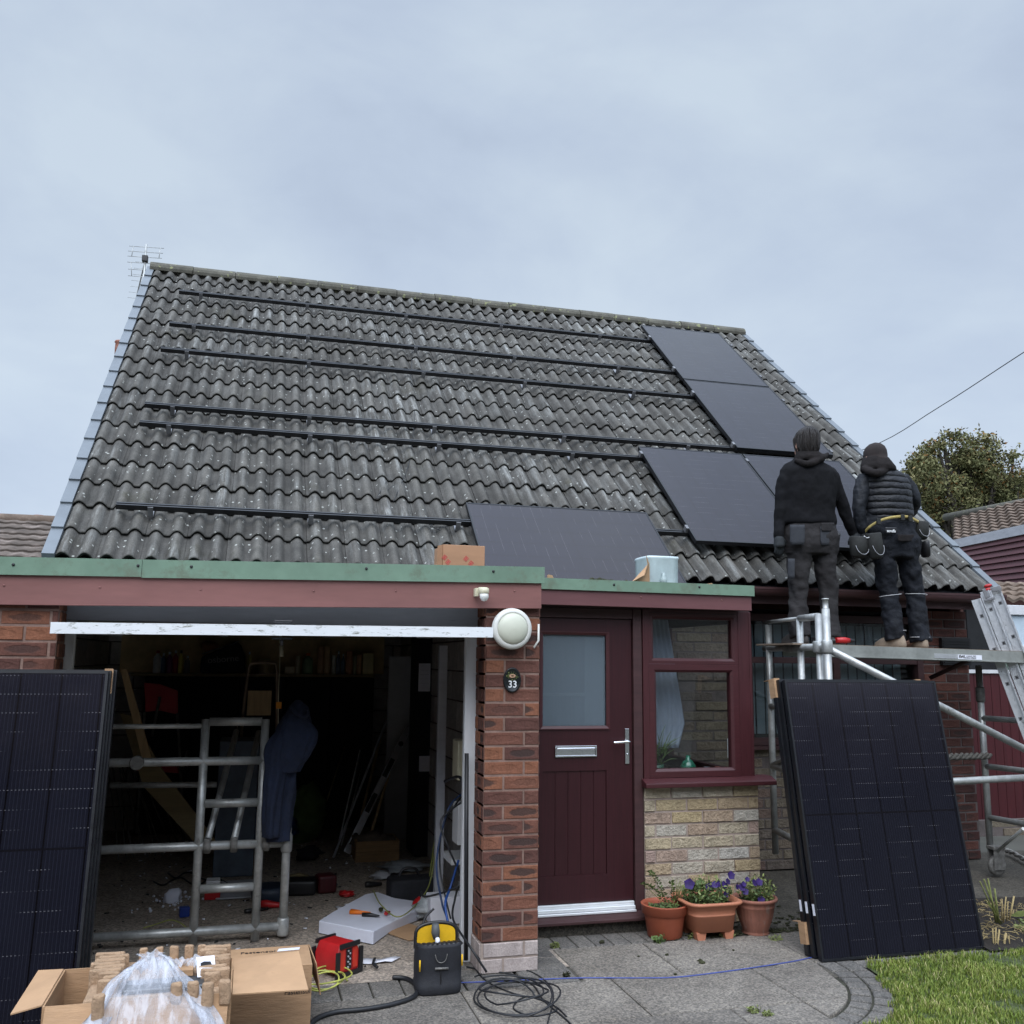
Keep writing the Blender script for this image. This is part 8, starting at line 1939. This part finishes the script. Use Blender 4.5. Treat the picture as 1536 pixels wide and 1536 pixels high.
# pot 2: square peach planter with feet
q = on(1078, 1411); p2 = V((q.x-0.01, q.y+0.13, 0)); k2 = k1; W2 = 40*k1; H2 = at(1078, 1351, Y=p2.y-0.1).z
po = empty('terracotta_pot', p2, 'square peach footed planter full of purple petunias', 'plant pot', 'pots of plants below the porch window')
mb = MB()
def sq2(z, a, n=36, p=5): return [mb.v((p2.x+a*math.copysign(abs(math.cos(t))**(2/p), math.cos(t)), p2.y+a*0.95*math.copysign(abs(math.sin(t))**(2/p), math.sin(t)), z)) for t in [2*PI*i/n for i in range(n)]]
R_ = [sq2(z, a) for z, a in ((0.045, W2*0.76), (H2*0.62, W2*0.83), (H2*0.625, W2*0.845), (H2*0.66, W2*0.845), (H2*0.665, W2*0.835), (H2*0.70, W2*0.84), (H2*0.80, W2*0.86), (H2*0.815, W2*0.90), (H2*0.90, W2*0.93), (H2*0.915, W2*1.02), (H2*0.96, W2*1.06), (H2, W2*1.03), (H2, W2*0.93), (H2*0.85, W2*0.88))]
for A, B in zip(R_, R_[1:]):
    for i in range(36): mb.f([A[i], A[(i+1) % 36], B[(i+1) % 36], B[i]], smooth=True)
mb.f(R_[0][::-1]); mb.build('pot', M_tc2, po)
for sx2, sy2 in ((-1, -1), (1, -1), (-1, 1), (1, 1)):
    mb = MB(); x = p2.x+sx2*W2*0.52; y = p2.y+sy2*W2*0.48; mb.prism([(x-W2*0.185, y-0.03, 0.0455), (x-W2*0.13, y-0.03, 0.0), (x+W2*0.13, y-0.03, 0.0), (x+W2*0.185, y-0.03, 0.0455)], (0, 0.06, 0)); mb.build('foot', M_tc2, po)
mb = MB(); mb.f(sq2(H2*0.86, W2*0.88)); mb.build('compost', M_soil, po)
pl2 = empty('petunia', p2+V((0, 0, H2*0.86)), 'leafy petunias with purple flowers in the square planter', 'plant')
mb = MB(); foliage(mb, p2+V((0, -0.01, H2*0.84)), W2*0.95, W2*0.8, 0.14, 900, 0.013, 8); foliage(mb, at(1046, 1335, Y=p2.y-0.02), 0.05, 0.05, 0.06, 140, 0.013, 9); mb.build('leaves', M_leaf, pl2)
mb = MB(); foliage(mb, p2+V((0, -0.02, H2*0.86)), W2*0.95, W2*0.8, 0.16, 420, 0.011, 18); mb.build('pale_leaves', M_leafpale, pl2)
for (x, y, r) in ((1034, 1326, 0.030), (1063, 1330, 0.02), (1072, 1327, 0.02), (1078, 1326, 0.018), (1087, 1327, 0.022), (1092, 1322, 0.018), (1097, 1313, 0.024), (1089, 1341, 0.018), (1106, 1330, 0.016)):
    mb = MB(); petals(mb, at(x, y, Y=p2.y-0.09), r, (random.uniform(-.5, .5), -1, random.uniform(0, .7))); mb.build('flower', M_petal, pl2)
# pot 3: fluted dusty pot
q = on(1145, 1405); p3 = V((q.x+0.0, q.y+0.09, 0)); r3 = 28*k1; H3 = at(1145, 1347, Y=p3.y-0.05).z
po = empty('terracotta_pot', p3, 'dusty fluted round terracotta pot, nearest the leaning panels', 'plant pot', 'pots of plants below the porch window')
mb = MB(); prof = [(0.66, 0), (0.68, 0.02), (0.62, 0.06), (0.64, 0.08), (0.86, 0.45), (0.96, 0.74), (0.985, 0.76), (0.97, 0.79), (1.0, 0.88), (1.10, 0.91), (1.14, 0.955), (1.10, 1.0), (0.98, 0.99), (0.92, 0.86)]; seg = 96; R_ = []
for r, h in prof:
    fl = 1 if 0.08 <= h <= 0.74 else 0
    R_.append([mb.v((p3.x+r3*r*(1-0.022*fl*(i % 3 == 0))*math.cos(2*PI*i/seg), p3.y+r3*r*(1-0.022*fl*(i % 3 == 0))*math.sin(2*PI*i/seg), H3*h)) for i in range(seg)])
for A, B in zip(R_, R_[1:]):
    for i in range(seg): mb.f([A[i], A[(i+1) % seg], B[(i+1) % seg], B[i]], smooth=True)
mb.build('pot', M_tc3, po)
mb = MB(); mb.lathe([(r3*0.94, H3*0.88), (0.001, H3*0.90)], p3, 20, cap=False); mb.build('compost', M_soil, po)
pl3 = empty('petunia', p3+V((0, 0, H3*0.88)), 'yellowing petunia with a few purple flowers in the fluted pot', 'plant')
mb = MB(); foliage(mb, p3+V((-0.01, -0.01, H3*0.86)), r3*1.0, r3*0.8, 0.13, 420, 0.012, 28); mb.build('leaves', M_leaf, pl3)
mb = MB(); foliage(mb, p3+V((0.02, -0.01, H3*0.88)), r3*1.0, r3*0.8, 0.16, 520, 0.011, 38); mb.build('pale_leaves', M_leafpale, pl3)
for (x, y, r) in ((1132, 1324, 0.02), (1139, 1323, 0.022), (1142, 1350, 0.022), (1113, 1331, 0.022), (1118, 1337, 0.02), (1116, 1326, 0.016), (1121, 1319, 0.014)):
    mb = MB(); petals(mb, at(x, y, Y=p3.y-0.10), r, (random.uniform(-.5, .5), -1, random.uniform(0, .7))); mb.build('flower', M_petal, pl3)
# flower bed stumps and weeds
def stump(name, base, blades, m, lab, cat='plant'):
    e = empty(name, base, lab, cat); 
    for a, b, r in blades:
        mb = MB(); A, B = V(a), V(b); mb.tube([A, (A+B)/2, B], [r, r*0.9, r*0.75], 6, flat=0.45); mb.build('cut_blade', m, e)
    return e
yb_ = 5.05
def g0(px, py, Y=yb_): return at(px, py, Y=Y)
stump('cut_iris', g0(1500, 1385), [(g0(1497, 1384), g0(1470, 1322), 0.008), (g0(1500, 1386), g0(1476, 1319), 0.010), (g0(1494, 1384), g0(1482, 1318), 0.009), (g0(1498, 1384), g0(1492, 1333), 0.010), (g0(1503, 1385), g0(1478, 1350), 0.007)], M_stalkg, 'clump of cut green iris leaves beside the leaning panels')
stump('pruned_perennial', g0(1512, 1385), [(g0(1505, 1384), g0(1509, 1345), 0.007), (g0(1510, 1382), g0(1512, 1352), 0.006), (g0(1514, 1380), g0(1521, 1344), 0.009), (g0(1503, 1380), g0(1503, 1348), 0.006)], M_stalk, 'dry brown cut stems right of the iris clump')
y2_ = 4.83
stump('pruned_perennial', g0(1492, 1435, y2_), [(g0(1491, 1434, y2_), g0(1489, 1393, y2_), 0.007), (g0(1492, 1434, y2_), g0(1494, 1392, y2_), 0.008), (g0(1494, 1434, y2_), g0(1499, 1394, y2_), 0.009)], M_stalk, 'three pale cut stems at the edge of the lawn')
stump('pruned_perennial', g0(1506, 1436, y2_), [(g0(1503, 1436, y2_), g0(1509, 1399, y2_), 0.011), (g0(1506, 1436, y2_), g0(1507, 1402, y2_), 0.008), (g0(1516, 1430, y2_), g0(1513, 1404, y2_), 0.006), (g0(1485, 1401, y2_), g0(1466, 1401, y2_), 0.004)], M_stalk, 'orange based cut stems right of the three pale ones')
mb = MB(); rg = random.Random(77)
for _ in range(420):
    x = rg.uniform(4.15, 5.0); y = rg.uniform(4.78, 5.6); l = rg.uniform(0.02, 0.09); a = rg.uniform(0, PI); z = 0.02+rg.uniform(0, 0.03); mb.tube([(x, y, z), (x+l*math.cos(a)*0.5, y+l*math.sin(a)*0.5, z+rg.uniform(0, 0.02)), (x+l*math.cos(a), y+l*math.sin(a), z)], rg.uniform(0.001, 0.0022), 4)
tag(mb.build('plant_litter', M_stalk), 'dry stem litter scattered on the dark flower bed', 'litter', kind='stuff')
e = empty('broad_leaf_plant', g0(1530, 1375), 'low plant with a broad green leaf at the right edge of the bed', 'plant'); mb = MB(); A, B = g0(1515, 1374), g0(1550, 1370); mb.poly([A, A.lerp(B, 0.35)+V((0, 0, 0.025)), A.lerp(B, 0.8)+V((0, 0, 0.018)), B, A.lerp(B, 0.7)-V((0, 0, 0.012)), A.lerp(B, 0.3)-V((0, 0, 0.01))]); foliage(mb, g0(1534, 1392), 0.06, 0.05, 0.05, 60, 0.016, 66); mb.build('leaves', M_leafpale, e)
weeds = ((1130, 1518, 0.04, 'small weed in a slab joint at the bottom of the paving'), (832, 1421, 0.035, 'grey green weed beside the brick pillar'), (1165, 1410, 0.05, 'weed at the foot of the fluted pot'), (1040, 1408, 0.04, 'weed between the round and the square pots'), (1092, 1406, 0.05, 'weeds under the square planter'), (1152, 1523, 0.03, 'tiny weed right of the lowest one'), (850, 1465, 0.02, 'brown moss tuft in a slab joint'))
for i, (x, y, r, lb) in enumerate(weeds):
    q = on(x, y); mb = MB(); foliage(mb, V((q.x, q.y, 0.0)), r, r*0.6, 0.03, 70, 0.009, 90+i); thing(mb.build('weed', M_leafpale if i != 6 else M_moss), lb, 'weed')
mb = MB(); rg = random.Random(98)
for _ in range(520):
    x = rg.uniform(2.45, 3.9); y = 5.38+abs(rg.gauss(0, 0.22)); 
    if rg.random() < 0.5: y = 5.40+rg.uniform(-0.03, 0.05)
    mb.ico((x, y, 0.002), rg.uniform(0.003, 0.013), 1, (1.3, 1, 0.5), 0.6)
tag(mb.build('moss_litter', M_moss), 'dark moss and leaf litter scattered behind and beside the pots', 'litter', kind='stuff')
mb = MB(); rg = random.Random(99)
for (x, y, r) in ((903, 1413, 0.014), (1000, 1432, 0.010), (1050, 1441, 0.012), (1053, 1444, 0.014), (1013, 1461, 0.008), (1100, 1425, 0.006), (958, 1434, 0.006)): q = on(x, y, 0.005); mb.ico(q, r, 2, (1.2, 1, 0.7), 0.6)
tag(mb.build('moss_crumbs', M_moss), 'dark moss crumbs fallen onto the paving slabs', 'moss', kind='stuff')

# ================================================================== daylight
W = bpy.data.worlds.new('World'); SC.world = W; W.use_nodes = True; nt = W.node_tree
for n_ in list(nt.nodes): nt.nodes.remove(n_)
SUN_EL, SUN_AZ = math.radians(52), math.radians(200)
out = N(nt, 'ShaderNodeOutputWorld'); bg = N(nt, 'ShaderNodeBackground'); bg.inputs[1].default_value = 0.1
sky = N(nt, 'ShaderNodeTexSky', sky_type='NISHITA'); sky.sun_disc = False; sky.sun_elevation = SUN_EL; sky.sun_rotation = SUN_AZ; sky.altitude = 100; sky.air_density = 1.2; sky.dust_density = 3
tc = N(nt, 'ShaderNodeTexCoord'); mp = N(nt, 'ShaderNodeMapping'); mp.inputs['Scale'].default_value = (1.0, 1.0, 1.8); nt.links.new(tc.outputs['Generated'], mp.inputs[0])
nz = noise(nt, mp.outputs[0], 1.7, 6, 0.52, 0.5); nz2 = noise(nt, mp.outputs[0], 4.5, 5, 0.55, 0.3)
f = mth(nt, 'ADD', mth(nt, 'MULTIPLY', nz, 0.7), mth(nt, 'MULTIPLY', nz2, 0.3))
cl = ramp(nt, f, [(0.37, (4.0, 4.75, 6.05)), (0.50, (4.8, 5.65, 6.95)), (0.63, (5.6, 6.5, 7.55))])
mx = mixc(nt, 0.93, sky.outputs[0], cl)
# cloud deck brighter towards the zenith and round the veiled sun (behind the camera)
sv = N(nt, 'ShaderNodeSeparateXYZ'); nt.links.new(tc.outputs['Generated'], sv.inputs[0])
zen = N(nt, 'ShaderNodeMapRange', interpolation_type='SMOOTHSTEP'); zen.inputs[1].default_value = 0.62; zen.inputs[2].default_value = 1.0; zen.inputs[3].default_value = 0.0; zen.inputs[4].default_value = 1.8; nt.links.new(sv.outputs[2], zen.inputs[0])
dt = N(nt, 'ShaderNodeVectorMath', operation='DOT_PRODUCT'); nt.links.new(tc.outputs['Generated'], dt.inputs[0]); dt.inputs[1].default_value = (math.sin(SUN_AZ)*math.cos(SUN_EL), math.cos(SUN_AZ)*math.cos(SUN_EL), math.sin(SUN_EL))
gl_ = N(nt, 'ShaderNodeMapRange', interpolation_type='SMOOTHSTEP'); gl_.inputs[1].default_value = 0.35; gl_.inputs[2].default_value = 1.0; gl_.inputs[3].default_value = 1.0; gl_.inputs[4].default_value = 3.6; nt.links.new(dt.outputs['Value'], gl_.inputs[0])
hz = N(nt, 'ShaderNodeMapRange', interpolation_type='SMOOTHSTEP'); hz.inputs[1].default_value = 0.0; hz.inputs[2].default_value = 0.5; hz.inputs[3].default_value = 0.12; hz.inputs[4].default_value = 0.0; nt.links.new(sv.outputs[2], hz.inputs[0])
gain = mth(nt, 'ADD', mth(nt, 'ADD', zen.outputs[0], hz.outputs[0]), gl_.outputs[0])
vm = N(nt, 'ShaderNodeVectorMath', operation='SCALE'); nt.links.new(mx, vm.inputs[0]); nt.links.new(gain, vm.inputs['Scale']); mx = vm.outputs[0]
nt.links.new(mx, bg.inputs[0]); nt.links.new(bg.outputs[0], out.inputs[0])
sl = bpy.data.lights.new('sun', 'SUN'); sl.energy = 1.5; sl.angle = math.radians(50); sl.color = (1, 0.97, 0.93)
so = bpy.data.objects.new('sun', sl); COL.objects.link(so)
sd_ = V((math.sin(SUN_AZ)*math.cos(SUN_EL), math.cos(SUN_AZ)*math.cos(SUN_EL), math.sin(SUN_EL)))
so.rotation_euler = sd_.to_track_quat('Z', 'Y').to_euler(); so.location = (0, -5, 12)
SC.view_settings.view_transform = 'Standard'; SC.view_settings.look = 'None'; SC.view_settings.exposure = 0.15; SC.view_settings.gamma = 1.0
SC.cycles.max_bounces = 10; SC.cycles.diffuse_bounces = 8; SC.cycles.transparent_max_bounces = 16
